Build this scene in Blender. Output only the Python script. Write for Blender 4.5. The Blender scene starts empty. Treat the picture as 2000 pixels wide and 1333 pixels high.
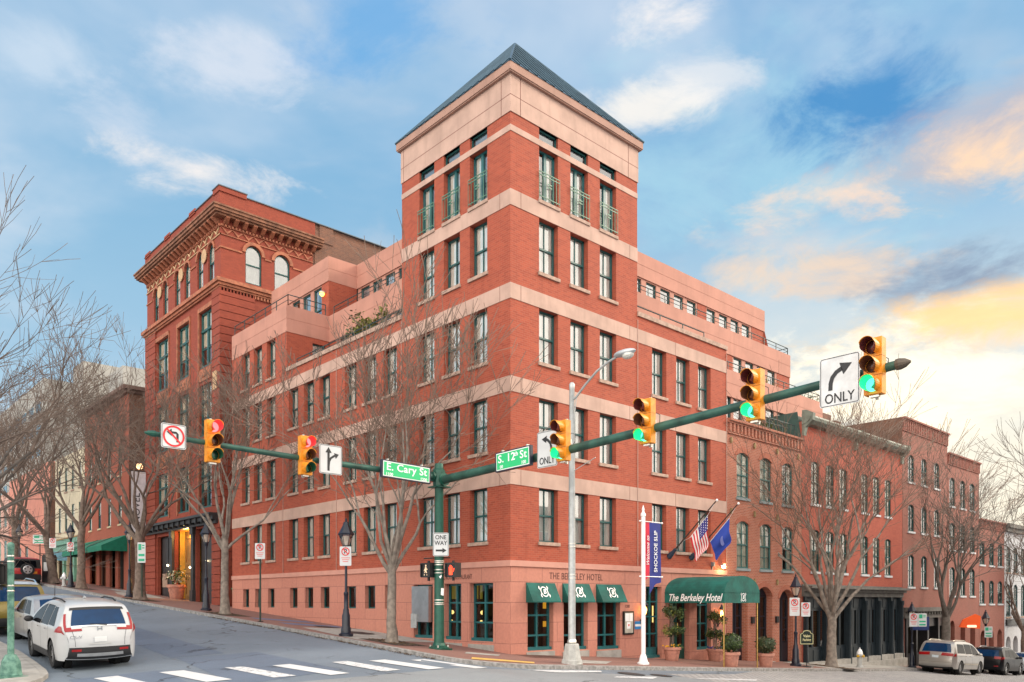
import bpy, math, random
from mathutils import Vector, Matrix
random.seed(7)
R = math.radians
sc = bpy.context.scene
col = sc.collection

# ---------------------------------------------------------------- camera
VIEW = R(47.4)
vdir = Vector((math.cos(VIEW), math.sin(VIEW), 0))
camd = bpy.data.cameras.new('camera'); cam = bpy.data.objects.new('camera', camd); col.objects.link(cam)
cam.location = (-17.56, -19.17, 0.0)
cam.rotation_euler = (R(90), 0, VIEW - R(90))
camd.sensor_width = 36; camd.lens = 28; camd.shift_y = 0.2553
camd.clip_start = 0.1; camd.clip_end = 3000
sc.camera = cam

# ---------------------------------------------------------------- sky, sun, exposure
SUN_AZ, SUN_EL = R(-26), R(29)          # azimuth counted from the +X street axis
sun_dir = Vector((math.cos(SUN_AZ)*math.cos(SUN_EL), math.sin(SUN_AZ)*math.cos(SUN_EL), math.sin(SUN_EL)))
world = bpy.data.worlds.new("World"); sc.world = world; world.use_nodes = True
nt = world.node_tree; nt.nodes.clear()
def wn(t, **k):
    n = nt.nodes.new(t)
    for a, b in k.items(): setattr(n, a, b)
    return n
def wl(a, b): nt.links.new(a, b)
def wmath(op, a, b=None, c=None, clamp=False):
    n = wn('ShaderNodeMath', operation=op, use_clamp=clamp)
    for i, x in enumerate((a, b, c)):
        if x is None: continue
        if isinstance(x, (int, float)): n.inputs[i].default_value = x
        else: wl(x, n.inputs[i])
    return n.outputs[0]
def wsmooth(x, a, b):
    n = wn('ShaderNodeMapRange', interpolation_type='SMOOTHSTEP')
    wl(x, n.inputs['Value']); n.inputs['From Min'].default_value = a; n.inputs['From Max'].default_value = b
    return n.outputs['Result']
def wmix(f, a, b, blend='MIX'):
    n = wn('ShaderNodeMix', data_type='RGBA', blend_type=blend)
    for i, x in ((0, f), (6, a), (7, b)):
        if isinstance(x, (int, float)): n.inputs[i].default_value = x
        elif isinstance(x, tuple): n.inputs[i].default_value = (*x, 1)
        else: wl(x, n.inputs[i])
    return n.outputs[2]
def wdot(vec, d):
    n = wn('ShaderNodeVectorMath', operation='DOT_PRODUCT'); wl(vec, n.inputs[0]); n.inputs[1].default_value = d
    return n.outputs['Value']
tc = wn('ShaderNodeTexCoord'); nrm = wn('ShaderNodeVectorMath', operation='NORMALIZE'); wl(tc.outputs['Generated'], nrm.inputs[0])
D = nrm.outputs[0]
sx = wn('ShaderNodeSeparateXYZ'); wl(D, sx.inputs[0])
el = wmath('MAXIMUM', sx.outputs[2], 0.0)
ramp = wn('ShaderNodeValToRGB'); wl(el, ramp.inputs[0])
cr = ramp.color_ramp
cr.elements[0].position = 0.0; cr.elements[0].color = (.66, .76, .82, 1)
cr.elements[1].position = 0.75; cr.elements[1].color = (.05, .25, .60, 1)
for p, c in ((.14, (.47, .66, .80, 1)), (.34, (.33, .57, .77, 1)), (.56, (.17, .44, .72, 1))):
    e = cr.elements.new(p); e.color = c
nish = wn('ShaderNodeTexSky', sky_type='NISHITA', sun_disc=False)
nish.sun_elevation = SUN_EL; nish.sun_rotation = R(90) - SUN_AZ
nmul = wn('ShaderNodeVectorMath', operation='SCALE'); wl(nish.outputs[0], nmul.inputs[0]); nmul.inputs['Scale'].default_value = 0.07
base = wmix(0.18, ramp.outputs[0], nmul.outputs[0])
# closeness to the sunset
sfl = Vector((math.cos(R(18)), math.sin(R(18)), .12)).normalized()
sdot = wdot(D, sfl)
glow = wsmooth(sdot, .55, 1.0)
low = wmath('SUBTRACT', 1.0, wsmooth(sx.outputs[2], .05, .55))
glowl = wmath('MULTIPLY', glow, low)
# cloud layers, laid out on a flat deck overhead
dz = wmath('ADD', el, .22)
cxy = wn('ShaderNodeCombineXYZ')
wl(wmath('DIVIDE', sx.outputs[0], dz), cxy.inputs[0]); wl(wmath('DIVIDE', sx.outputs[1], dz), cxy.inputs[1]); wl(wmath('MULTIPLY', sx.outputs[2], 1.3), cxy.inputs[2])
def noise(scale, detail, rough, off, dist=0.0):
    mp = wn('ShaderNodeMapping'); wl(cxy.outputs[0], mp.inputs[0]); mp.inputs['Location'].default_value = off
    n = wn('ShaderNodeTexNoise', noise_dimensions='3D'); wl(mp.outputs[0], n.inputs['Vector'])
    n.inputs['Scale'].default_value = scale; n.inputs['Detail'].default_value = detail; n.inputs['Roughness'].default_value = rough
    n.inputs['Distortion'].default_value = dist
    return n.outputs[0]
n1 = noise(1.05, 6, .56, (3.1, 1.7, 0), .25)
n2 = noise(2.6, 6, .55, (11.2, 4.4, 2), .5)
n3 = noise(1.0, 5, .5, (7.9, 9.1, 5), .4)
ccol = wmix(glowl, (.74, .78, .84), (1.10, .80, .50))
m1 = wmath('MULTIPLY', wsmooth(n1, .43, .70), .55)
s1 = wmix(m1, base, ccol)
s2 = wmix(wmath('MULTIPLY', wsmooth(n2, .52, .74), .30), s1, wmix(glow, (.80, .80, .84), (1.05, .74, .52)))
# broad bright wash low over the sunset
wash = wmath('MULTIPLY', wsmooth(sdot, .62, 1.0), wmath('SUBTRACT', 1.0, wsmooth(sx.outputs[2], .12, .46)))
s3 = wmix(wmath('MULTIPLY', wash, .7), s2, (1.05, .95, .74))
# slate coloured clouds drifting in front of the bright part
m3 = wmath('MULTIPLY', wmath('MULTIPLY', wsmooth(n3, .54, .68), wsmooth(sdot, .45, .8)), wsmooth(sx.outputs[2], .14, .30))
s4 = wmix(wmath('MULTIPLY', m3, .25), s3, (.20, .33, .47))
# individual cloud banks, each a direction in the sky with its spread, colour and strength
n4 = noise(6.0, 7, .64, (2.2, 6.1, 3), .3); n5 = noise(4.2, 7, .62, (9.4, 1.3, 8), .4)
CLOUDS = [
    ((0.4444, 0.6814, 0.5815), (-0.8376, 0.5462, 0.0), (-0.3176, -0.4871, 0.8135), 0.1256, 0.0606, (0.05, 0.33, 0.7), 0.6, 0),
    ((0.7663, 0.4468, 0.4617), (-0.5037, 0.8639, 0.0), (-0.3988, -0.2325, 0.887), 0.2386, 0.1501, (0.38, 0.64, 0.76), 0.6, 0),
    ((0.8025, 0.3484, 0.4844), (-0.3983, 0.9173, 0.0), (-0.4443, -0.1929, 0.8748), 0.1034, 0.083, (0.05, 0.25, 0.55), 0.88, 1),
    ((0.8448, 0.3945, 0.3615), (-0.4231, 0.9061, 0.0), (-0.3276, -0.1529, 0.9324), 0.0742, 0.03, (0.48, 0.48, 0.52), 0.6, 1),
    ((0.341, 0.7738, 0.5338), (-0.9151, 0.4032, 0.0), (-0.2152, -0.4885, 0.8456), 0.0867, 0.0327, (0.72, 0.75, 0.82), 0.65, 1),
    ((0.2505, 0.843, 0.4761), (-0.9586, 0.2849, 0.0), (-0.1356, -0.4564, 0.8794), 0.071, 0.0372, (0.66, 0.71, 0.8), 0.5, 0),
    ((0.3174, 0.8328, 0.4536), (-0.9344, 0.3561, 0.0), (-0.1615, -0.4238, 0.8912), 0.1207, 0.0251, (0.92, 0.85, 0.8), 0.85, 1),
    ((0.1715, 0.8472, 0.5028), (-0.9801, 0.1985, 0.0), (-0.0998, -0.4928, 0.8644), 0.0608, 0.0415, (0.66, 0.74, 0.83), 0.5, 0),
    ((0.6413, 0.493, 0.5879), (-0.6094, 0.7928, 0.0), (-0.4661, -0.3583, 0.8089), 0.0551, 0.0291, (0.95, 0.88, 0.83), 0.85, 1),
    ((0.67, 0.5285, 0.5213), (-0.6193, 0.7851, 0.0), (-0.4093, -0.3228, 0.8534), 0.0746, 0.0277, (0.98, 0.9, 0.8), 0.75, 1),
    ((0.7047, 0.4572, 0.5425), (-0.5443, 0.8389, 0.0), (-0.4551, -0.2953, 0.84), 0.0664, 0.0297, (0.86, 0.84, 0.82), 0.6, 1),
    ((0.8547, 0.2579, 0.4506), (-0.2889, 0.9574, 0.0), (-0.4314, -0.1302, 0.8927), 0.1141, 0.0553, (0.52, 0.46, 0.5), 0.75, 0),
    ((0.8614, 0.2644, 0.4336), (-0.2934, 0.956, 0.0), (-0.4145, -0.1272, 0.9011), 0.1252, 0.0463, (1.0, 0.7, 0.46), 0.88, 1),
    ((0.8138, 0.391, 0.4299), (-0.4331, 0.9014, 0.0), (-0.3875, -0.1862, 0.9029), 0.133, 0.0329, (0.94, 0.71, 0.55), 0.85, 1),
    ((0.8306, 0.4222, 0.3632), (-0.4531, 0.8914, 0.0), (-0.3238, -0.1646, 0.9317), 0.1132, 0.0343, (0.86, 0.66, 0.5), 0.8, 1),
    ((0.913, 0.3355, 0.232), (-0.3449, 0.9386, 0.0), (-0.2177, -0.08, 0.9727), 0.229, 0.0822, (1.3, 1.14, 0.86), 0.95, 1),
    ((0.892, 0.3026, 0.3359), (-0.3212, 0.947, 0.0), (-0.3181, -0.1079, 0.9419), 0.1054, 0.0344, (0.22, 0.28, 0.4), 0.88, 0),
    ((0.9118, 0.2847, 0.2961), (-0.298, 0.9546, 0.0), (-0.2827, -0.0882, 0.9552), 0.1657, 0.0365, (1.15, 0.74, 0.33), 0.88, 0),
]
for (cd, ch, ce, ru, rw, cc, cs_, ck) in CLOUDS:
    u_ = wmath('DIVIDE', wdot(D, ch), ru); w_ = wmath('DIVIDE', wdot(D, ce), rw)
    dist = wmath('SQRT', wmath('ADD', wmath('MULTIPLY', u_, u_), wmath('MULTIPLY', w_, w_)))
    f_ = wmath('ADD', wmath('MULTIPLY', wmath('SUBTRACT', 1.0, dist), .75), wmath('MULTIPLY', wmath('SUBTRACT', (n5, n4)[ck], .5), 2.7))
    m_ = wmath('MULTIPLY', wmath('MULTIPLY', wsmooth(f_, -.08, .80), wsmooth(wdot(D, cd), .3, .6)), wsmooth(dist, 1.7, .9))
    s4 = wmix(wmath('MULTIPLY', m_, cs_), s4, cc)
# unseen bright cloud cover, added behind the viewer to light the facades
back = wsmooth(wdot(D, tuple(-vdir)), -.35, .55)
deck = wmix(wsmooth(n1, .38, .62), (1.05, 1.26, 1.50), (2.0, 1.97, 1.92))
warmside = wsmooth(wdot(D, (.86, -.5, .1)), .0, .95)
deck2 = wmix(wmath('MULTIPLY', warmside, .8), deck, (1.95, 1.66, 1.34))
dim_ = wn('ShaderNodeVectorMath', operation='SCALE'); wl(s4, dim_.inputs[0]); dim_.inputs['Scale'].default_value = .90
s5 = wmix(back, dim_.outputs[0], deck2)
leftside = wmath('MULTIPLY', wsmooth(wdot(D, (-.93, .1, .3)), .05, .9), wsmooth(wdot(D, tuple(-vdir)), -.1, .35))
s5 = wmix(wmath('MULTIPLY', leftside, .8), s5, (3.1, 2.75, 2.35))  # unseen left part of the sky boosted to brighten the left faces
s6 = wmix(wmath('MULTIPLY', warmside, wsmooth(wdot(D, tuple(-vdir)), -.62, -.3)), s5, deck2)
s7 = wmix(wsmooth(sx.outputs[2], -.02, -.10), s6, (.22, .21, .20))
bg = wn('ShaderNodeBackground'); wl(s7, bg.inputs[0]); bg.inputs[1].default_value = 1.0
wo = wn('ShaderNodeOutputWorld'); wl(bg.outputs[0], wo.inputs[0])

sl = bpy.data.lights.new('sun', 'SUN'); sl.energy = 2.3; sl.angle = R(16); sl.color = (1, .86, .68)
so = bpy.data.objects.new('sun', sl); col.objects.link(so)
so.rotation_euler = (-sun_dir).to_track_quat('-Z', 'Y').to_euler()
so.location = (60, -30, 40)
sc.view_settings.view_transform = 'Standard'; sc.view_settings.look = 'None'
sc.view_settings.gamma = 1; sc.view_settings.exposure = 0.34
sc.render.engine = 'CYCLES'; sc.cycles.max_bounces = 6; sc.cycles.transparent_max_bounces = 12
sc.cycles.use_denoising = True

# ---------------------------------------------------------------- ground height
Z0, SL = -1.69, .065
def gz(x, y, d=0.0):                    # 12th street falls gently to its far kerb, both streets climb towards +Y / -X
    x = min(max(x, -55), 75); y = min(max(y, -8), 130)
    return Z0 - SL*max(x, -4.4) + SL*y + .054*min(x+4.4, 0) + d
ROAD = -.12

# ---------------------------------------------------------------- materials
MATS = {}
def newmat(name):
    m = bpy.data.materials.new(name); m.use_nodes = True
    t = m.node_tree; b = t.nodes['Principled BSDF']
    return m, t, b
def N(t, ty, **k):
    n = t.nodes.new(ty)
    for a, b in k.items(): setattr(n, a, b)
    return n
def mixc(t, fac, a, b, blend='MIX'):
    n = N(t, 'ShaderNodeMix', data_type='RGBA', blend_type=blend)
    for i, x in ((0, fac), (6, a), (7, b)):
        if isinstance(x, (int, float)): n.inputs[i].default_value = x
        elif isinstance(x, tuple): n.inputs[i].default_value = (*x[:3], 1)
        else: t.links.new(x, n.inputs[i])
    return n.outputs[2]
def tnoise(t, vec, scale, detail=4, rough=.55):
    n = N(t, 'ShaderNodeTexNoise'); n.inputs['Scale'].default_value = scale
    n.inputs['Detail'].default_value = detail; n.inputs['Roughness'].default_value = rough
    t.links.new(vec, n.inputs['Vector']); return n.outputs[0]
def tramp(t, fac, a, b):
    n = N(t, 'ShaderNodeMapRange', interpolation_type='SMOOTHSTEP'); t.links.new(fac, n.inputs[0])
    n.inputs[1].default_value = a; n.inputs[2].default_value = b; return n.outputs[0]
def bumpn(t, b, h, strength, dist=.02):
    n = N(t, 'ShaderNodeBump'); n.inputs['Strength'].default_value = strength; n.inputs['Distance'].default_value = dist
    t.links.new(h, n.inputs['Height']); t.links.new(n.outputs[0], b.inputs['Normal'])
def mat(name, c, rough=.6, metal=0.0, var=.15, scale=3.0, bump=0.0, bscale=40.0, coat=0.0, c2=None, spec=.5, streak=0):
    if name in MATS: return MATS[name]
    m, t, b = newmat(name)
    tcn = N(t, 'ShaderNodeTexCoord'); vec = tcn.outputs['Object']
    f = tramp(t, tnoise(t, vec, scale), .32, .68)
    lo = tuple(x*(1-var) for x in c); hi = c2 if c2 else tuple(min(1, x*(1+var*.6)) for x in c)
    cc = mixc(t, f, lo, hi)
    if streak:
        mp = N(t, 'ShaderNodeMapping'); mp.inputs['Scale'].default_value = (1, 1, .12); t.links.new(vec, mp.inputs[0])
        k = N(t, 'ShaderNodeMath', operation='MULTIPLY'); t.links.new(tramp(t, tnoise(t, mp.outputs[0], 3.1, 5, .65), .46, .78), k.inputs[0]); k.inputs[1].default_value = streak
        cc = mixc(t, k.outputs[0], cc, tuple(x*.45 for x in c))
    t.links.new(cc, b.inputs['Base Color'])
    b.inputs['Roughness'].default_value = rough; b.inputs['Metallic'].default_value = metal
    b.inputs['Coat Weight'].default_value = coat; b.inputs['Coat Roughness'].default_value = .06
    b.inputs['Specular IOR Level'].default_value = spec
    if bump: bumpn(t, b, tnoise(t, vec, bscale, 3), bump)
    MATS[name] = m; return m
def emit(name, c, s):
    if name in MATS: return MATS[name]
    m, t, b = newmat(name)
    b.inputs['Base Color'].default_value = (*c, 1); b.inputs['Emission Color'].default_value = (*c, 1); b.inputs['Emission Strength'].default_value = s
    MATS[name] = m; return m
def wallvec(t, flat=False, rot=0):
    tcn = N(t, 'ShaderNodeTexCoord'); s = N(t, 'ShaderNodeSeparateXYZ'); t.links.new(tcn.outputs['Object'], s.inputs[0])
    cb = N(t, 'ShaderNodeCombineXYZ')
    if flat:
        mp = N(t, 'ShaderNodeMapping'); mp.inputs['Rotation'].default_value = (0, 0, rot); t.links.new(tcn.outputs['Object'], mp.inputs[0])
        return mp.outputs[0], tcn.outputs['Object']
    a = N(t, 'ShaderNodeMath', operation='ADD'); t.links.new(s.outputs[0], a.inputs[0]); t.links.new(s.outputs[1], a.inputs[1])
    t.links.new(a.outputs[0], cb.inputs[0]); t.links.new(s.outputs[2], cb.inputs[1])
    return cb.outputs[0], tcn.outputs['Object']
def brick(name, c1, c2, mortar, bw=.215, rh=.072, ms=.006, bump=.35, stain=.35, stainc=None, flat=False, rot=0, rough=.85, offset=.5, soft=.3, zstain=None):
    m, t, b = newmat(name); c1, c2, mortar = [tuple(x*.90 for x in q) for q in (c1, c2, mortar)]
    vec, obj = wallvec(t, flat, rot)
    n = N(t, 'ShaderNodeTexBrick'); t.links.new(vec, n.inputs['Vector'])
    n.offset = offset
    n.inputs['Scale'].default_value = 1; n.inputs['Brick Width'].default_value = bw; n.inputs['Row Height'].default_value = rh
    n.inputs['Mortar Size'].default_value = ms; n.inputs['Mortar Smooth'].default_value = soft; n.inputs['Bias'].default_value = -.1
    n.inputs['Color1'].default_value = (*c1, 1); n.inputs['Color2'].default_value = (*c2, 1); n.inputs['Mortar'].default_value = (*mortar, 1)
    f = tramp(t, tnoise(t, obj, .55, 6, .6), .35, .75)
    sc_ = stainc or tuple(x*.55 for x in c1)
    mu = N(t, 'ShaderNodeMath', operation='MULTIPLY'); t.links.new(f, mu.inputs[0]); mu.inputs[1].default_value = stain
    c = mixc(t, mu.outputs[0], n.outputs['Color'], sc_)
    mp = N(t, 'ShaderNodeMapping'); mp.inputs['Scale'].default_value = (1, 1, .07); t.links.new(obj, mp.inputs[0])
    sk = N(t, 'ShaderNodeMath', operation='MULTIPLY'); t.links.new(tramp(t, tnoise(t, mp.outputs[0], 2.3, 5, .65), .52, .80), sk.inputs[0]); sk.inputs[1].default_value = .45 if not flat else 0
    c = mixc(t, sk.outputs[0], c, tuple(x*.5 for x in c1))
    f2 = tramp(t, tnoise(t, obj, 9, 3, .6), .3, .7)
    c = mixc(t, .22, c, mixc(t, f2, tuple(x*.7 for x in c1), tuple(min(1, x*1.35) for x in c2)))
    t.links.new(c, b.inputs['Base Color']); b.inputs['Roughness'].default_value = rough
    inv = N(t, 'ShaderNodeMath', operation='SUBTRACT'); inv.inputs[0].default_value = 1; t.links.new(n.outputs['Fac'], inv.inputs[1])
    bumpn(t, b, inv.outputs[0], bump, .01)
    MATS[name] = m; return m
def glass(name, refl=.10, tint=(.95, .97, .96), rough=.02):
    if name in MATS: return MATS[name]
    m = bpy.data.materials.new(name); m.use_nodes = True; t = m.node_tree; t.nodes.clear()
    tr = N(t, 'ShaderNodeBsdfTransparent'); tr.inputs[0].default_value = (*tint, 1)
    gl = N(t, 'ShaderNodeBsdfGlossy'); gl.inputs['Roughness'].default_value = rough; gl.inputs[0].default_value = (.95, .97, 1, 1)
    lw = N(t, 'ShaderNodeFresnel'); lw.inputs[0].default_value = 1.5
    tcn = N(t, 'ShaderNodeTexCoord'); bp = N(t, 'ShaderNodeBump'); bp.inputs['Strength'].default_value = .012; bp.inputs['Distance'].default_value = .03
    t.links.new(tnoise(t, tcn.outputs['Object'], 1.6, 2), bp.inputs['Height'])
    t.links.new(bp.outputs[0], gl.inputs['Normal'])
    ad = N(t, 'ShaderNodeMath', operation='ADD', use_clamp=True); t.links.new(lw.outputs[0], ad.inputs[0]); ad.inputs[1].default_value = refl
    mx = N(t, 'ShaderNodeMixShader'); t.links.new(ad.outputs[0], mx.inputs[0]); t.links.new(tr.outputs[0], mx.inputs[1]); t.links.new(gl.outputs[0], mx.inputs[2])
    o = N(t, 'ShaderNodeOutputMaterial'); t.links.new(mx.outputs[0], o.inputs[0])
    MATS[name] = m; return m

# ---------------------------------------------------------------- mesh helpers
class MB:
    def __init__(s): s.v = []; s.f = []
    def add(s, vs, fs):
        o = len(s.v); s.v += [tuple(p) for p in vs]; s.f += [tuple(i+o for i in f) for f in fs]; return s
    def quad(s, a, b, c, d): return s.add([a, b, c, d], [(0, 1, 2, 3)])
    def poly(s, pts): return s.add(pts, [tuple(range(len(pts)))])
    def box(s, x0, x1, y0, y1, z0, z1):
        v = [(x, y, z) for z in (z0, z1) for y in (y0, y1) for x in (x0, x1)]
        return s.add(v, [(0, 2, 3, 1), (4, 5, 7, 6), (0, 1, 5, 4), (2, 6, 7, 3), (0, 4, 6, 2), (1, 3, 7, 5)])
    def prism(s, pts, y0, y1):           # pts in XZ, extruded along y
        n = len(pts); v = [(x, y0, z) for x, z in pts] + [(x, y1, z) for x, z in pts]
        return s.add(v, [tuple(range(n)), tuple(range(2*n-1, n-1, -1))] + [(i, i+n, (i+1) % n+n, (i+1) % n) for i in range(n)])
    def prismP(s, pts, f0, f1):          # generic prism: f0/f1 map 2d point to 3d
        n = len(pts); v = [f0(*p) for p in pts] + [f1(*p) for p in pts]
        return s.add(v, [tuple(range(n)), tuple(range(2*n-1, n-1, -1))] + [(i, i+n, (i+1) % n+n, (i+1) % n) for i in range(n)])
    def tube(s, pts, rad, n=8, cap=True):
        pts = [Vector(p) for p in pts]
        if not isinstance(rad, (list, tuple)): rad = [rad]*len(pts)
        o = len(s.v); prev = None
        for i, p in enumerate(pts):
            d = (pts[min(i+1, len(pts)-1)] - pts[max(i-1, 0)])
            if d.length < 1e-9: d = Vector((0, 0, 1))
            d.normalize()
            a = prev if prev is not None else (Vector((1, 0, 0)) if abs(d.x) < .8 else Vector((0, 1, 0)))
            a = (a - d*a.dot(d)); a.normalize(); prev = a; b = d.cross(a)
            for k in range(n):
                t = 2*math.pi*k/n; q = p + (a*math.cos(t) + b*math.sin(t))*rad[i]; s.v.append((q.x, q.y, q.z))
        for i in range(len(pts)-1):
            for k in range(n):
                s.f.append((o+i*n+k, o+i*n+(k+1) % n, o+(i+1)*n+(k+1) % n, o+(i+1)*n+k))
        if cap:
            s.f.append(tuple(o+k for k in range(n-1, -1, -1))); e = o+(len(pts)-1)*n; s.f.append(tuple(e+k for k in range(n)))
        return s
    def lathe(s, prof, n=16, c=(0, 0, 0), sq=False):   # prof list of (r,z)
        o = len(s.v)
        for r, z in prof:
            for k in range(n):
                t = 2*math.pi*(k+.5)/n; s.v.append((c[0]+r*math.cos(t), c[1]+r*math.sin(t), c[2]+z))
        for i in range(len(prof)-1):
            for k in range(n): s.f.append((o+i*n+k, o+i*n+(k+1) % n, o+(i+1)*n+(k+1) % n, o+(i+1)*n+k))
        s.f.append(tuple(o+k for k in range(n-1, -1, -1))); e = o+(len(prof)-1)*n; s.f.append(tuple(e+k for k in range(n)))
        return s
    def ball(s, c, rx, ry=None, rz=None, n=12, m=8, jit=0, rnd=None):
        ry = ry or rx; rz = rz or rx; o = len(s.v)
        for i in range(m+1):
            p = math.pi*i/m
            for k in range(n):
                t = 2*math.pi*k/n; j = 1 + (rnd.uniform(-jit, jit) if rnd else 0)
                s.v.append((c[0]+rx*j*math.sin(p)*math.cos(t), c[1]+ry*j*math.sin(p)*math.sin(t), c[2]-rz*j*math.cos(p)))
        for i in range(m):
            for k in range(n): s.f.append((o+i*n+k, o+i*n+(k+1) % n, o+(i+1)*n+(k+1) % n, o+(i+1)*n+k))
        return s
    def xf(s, M):
        s.v = [tuple(M @ Vector(p)) for p in s.v]; return s
    def mesh(s, name, m, smooth=False):
        me = bpy.data.meshes.new(name); me.from_pydata(s.v, [], s.f); me.update()
        if m: me.materials.append(m)
        if smooth:
            me.polygons.foreach_set('use_smooth', [True]*len(me.polygons))
            try: me.set_sharp_from_angle(angle=R(40))
            except Exception: pass
        return me
def tag(o, label, cat, group=None):
    o['label'] = label; o['category'] = cat
    if group: o['group'] = group
    return o
def obj(name, me, parent=None, loc=(0, 0, 0), rz=0):
    o = bpy.data.objects.new(name, me); col.objects.link(o); o.location = loc; o.rotation_euler = (0, 0, rz)
    if parent: o.parent = parent
    return o
def build(name, mb, m, parent=None, smooth=False, loc=(0, 0, 0), rz=0):
    return obj(name, mb.mesh(name, m, smooth), parent, loc, rz)
def thing(name, label, cat, loc=(0, 0, 0), rz=0, group=None):
    return tag(obj(name, None, None, loc, rz), label, cat, group)
def struct(name, mb, m, smooth=False):
    o = build(name, mb, m, None, smooth); o['kind'] = 'structure'; return o
def wpart(name, mb, m, root, smooth=False):      # mesh written in world coordinates under an unrotated thing
    return build(name, mb, m, root, smooth, loc=-Vector(root.location))
def dup(root, loc, rz, label, group=None):
    r = root.copy(); col.objects.link(r); r.location = loc; r.rotation_euler = (0, 0, rz); r['label'] = label
    if group: r['group'] = group
    for ch in list(root.children): dupc(ch, r)
    return r
def dupc(ch, parent, loc=None, rz=None):
    c = ch.copy(); col.objects.link(c); c.parent = parent
    if loc is not None: c.location = loc
    if rz is not None: c.rotation_euler = (0, 0, rz)
    for g in list(ch.children):
        d = g.copy(); col.objects.link(d); d.parent = c
        for h in list(g.children):
            e = h.copy(); col.objects.link(e); e.parent = d
    return c
def textmesh(s, size, shear=0, ext=.004, bold=0.0, sx=1.0, align='CENTER', spacing=1.0):
    cu = bpy.data.curves.new('lettering', 'FONT'); cu.body = s; cu.size = size; cu.shear = shear; cu.extrude = ext
    cu.offset = bold; cu.align_x = align; cu.align_y = 'CENTER'; cu.resolution_u = 3; cu.space_character = spacing
    o = bpy.data.objects.new('lettering', cu); col.objects.link(o)
    bpy.context.view_layer.update()
    me = bpy.data.meshes.new_from_object(o.evaluated_get(bpy.context.evaluated_depsgraph_get()))
    bpy.data.objects.remove(o); bpy.data.curves.remove(cu)
    for v in me.vertices: x, y, z = v.co; v.co = (x*sx, -z, y)
    me.materials.clear(); me.name = 'lettering'
    return me
def text(s, size, m, parent, loc, rz=0, name='lettering', **k):
    me = textmesh(s, size, **k); me.materials.append(m)
    return obj(name, me, parent, loc, rz)

# ---------------------------------------------------------------- facades
def PR(y0): return lambda u, z, d: (u, y0+d, z)          # wall facing -Y, u = X
def PL(x0): return lambda u, z, d: (x0+d, u, z)          # wall facing -X, u = Y
def facade(mb, P, u0, u1, z0, z1, ops=(), depth=.25):
    us = sorted({u0, u1, *[o[0] for o in ops], *[o[1] for o in ops]}); zs = sorted({z0, z1, *[o[2] for o in ops], *[o[3] for o in ops]})
    us = [u for u in us if u0 <= u <= u1]; zs = [z for z in zs if z0 <= z <= z1]
    for a, b in zip(us, us[1:]):
        for c, d in zip(zs, zs[1:]):
            mu, mz = (a+b)/2, (c+d)/2
            if any(o[0] < mu < o[1] and o[2] < mz < o[3] for o in ops): continue
            mb.quad(P(a, c, 0), P(b, c, 0), P(b, d, 0), P(a, d, 0))
    for o in ops:
        a, b, c, d = o[:4]; rise = o[4] if len(o) > 4 else 0
        dp = o[5] if len(o) > 5 else depth
        mb.quad(P(a, c, 0), P(b, c, 0), P(b, c, dp), P(a, c, dp))
        s = d - rise
        mb.quad(P(a, c, 0), P(a, s, 0), P(a, s, dp), P(a, c, dp)); mb.quad(P(b, c, 0), P(b, s, 0), P(b, s, dp), P(b, c, dp))
        if not rise: mb.quad(P(a, d, 0), P(b, d, 0), P(b, d, dp), P(a, d, dp))
        else:
            arc = archpts(a, b, s, rise)
            for (ua, za), (ub, zb) in zip(arc, arc[1:]):
                mb.quad(P(ua, za, 0), P(ub, zb, 0), P(ub, zb, dp), P(ua, za, dp))
                mb.quad(P(ua, za, 0), P(ub, zb, 0), P(ub, d, 0), P(ua, d, 0))
    return mb
def archpts(a, b, s, rise, n=10):
    w = (b-a)/2; r = (w*w+rise*rise)/(2*rise); cz = s+rise-r; c = (a+b)/2
    th = math.asin(min(1, w/r)) if rise <= w else math.pi/2
    return [(c+r*math.sin(-th+2*th*i/n), max(s, cz+r*math.cos(-th+2*th*i/n))) for i in range(n+1)]
def shell(mb, x0, x1, y0, y1, z0, z1, front=True, left=True):   # the walls and roof nobody looks at
    mb.quad((x1, y0, z0), (x1, y1, z0), (x1, y1, z1), (x1, y0, z1)); mb.quad((x0, y1, z0), (x1, y1, z0), (x1, y1, z1), (x0, y1, z1))
    mb.quad((x0, y0, z1), (x1, y0, z1), (x1, y1, z1), (x0, y1, z1))
    if front: mb.quad((x0, y0, z0), (x1, y0, z0), (x1, y0, z1), (x0, y0, z1))
    if left: mb.quad((x0, y0, z0), (x0, y1, z0), (x0, y1, z1), (x0, y0, z1))
    return mb
# ---------------------------------------------------------------- shared materials
BR = brick('hotel brick', (.45, .088, .042), (.29, .050, .026), (.40, .145, .09), stain=.25, stainc=(.30, .085, .05), ms=.008, bump=.25)
BR_ORN = brick('red brick', (.34, .066, .034), (.25, .045, .024), (.20, .06, .04), stain=.4, stainc=(.20, .045, .03), ms=.004)
BR_OLD = brick('old brown brick', (.24, .095, .055), (.12, .055, .04), (.30, .21, .15), stain=.5, stainc=(.07, .045, .04), ms=.008)
BR_ORANGE = brick('orange brick', (.47, .145, .082), (.31, .085, .050), (.50, .34, .26), stain=.3, stainc=(.30, .12, .08), ms=.009, bump=.5)
BR_PAINT = brick('red painted brick', (.44, .098, .058), (.34, .07, .042), (.37, .09, .055), stain=.35, stainc=(.31, .085, .06), ms=.005, bump=.3)
BR_DULL = brick('dull red brick', (.32, .11, .08), (.26, .085, .06), (.30, .15, .12), stain=.4, stainc=(.22, .10, .08), ms=.006)
BR_AWN = brick('awning house brick', (.36, .09, .05), (.30, .075, .042), (.33, .13, .09), stain=.35, ms=.006)
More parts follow.
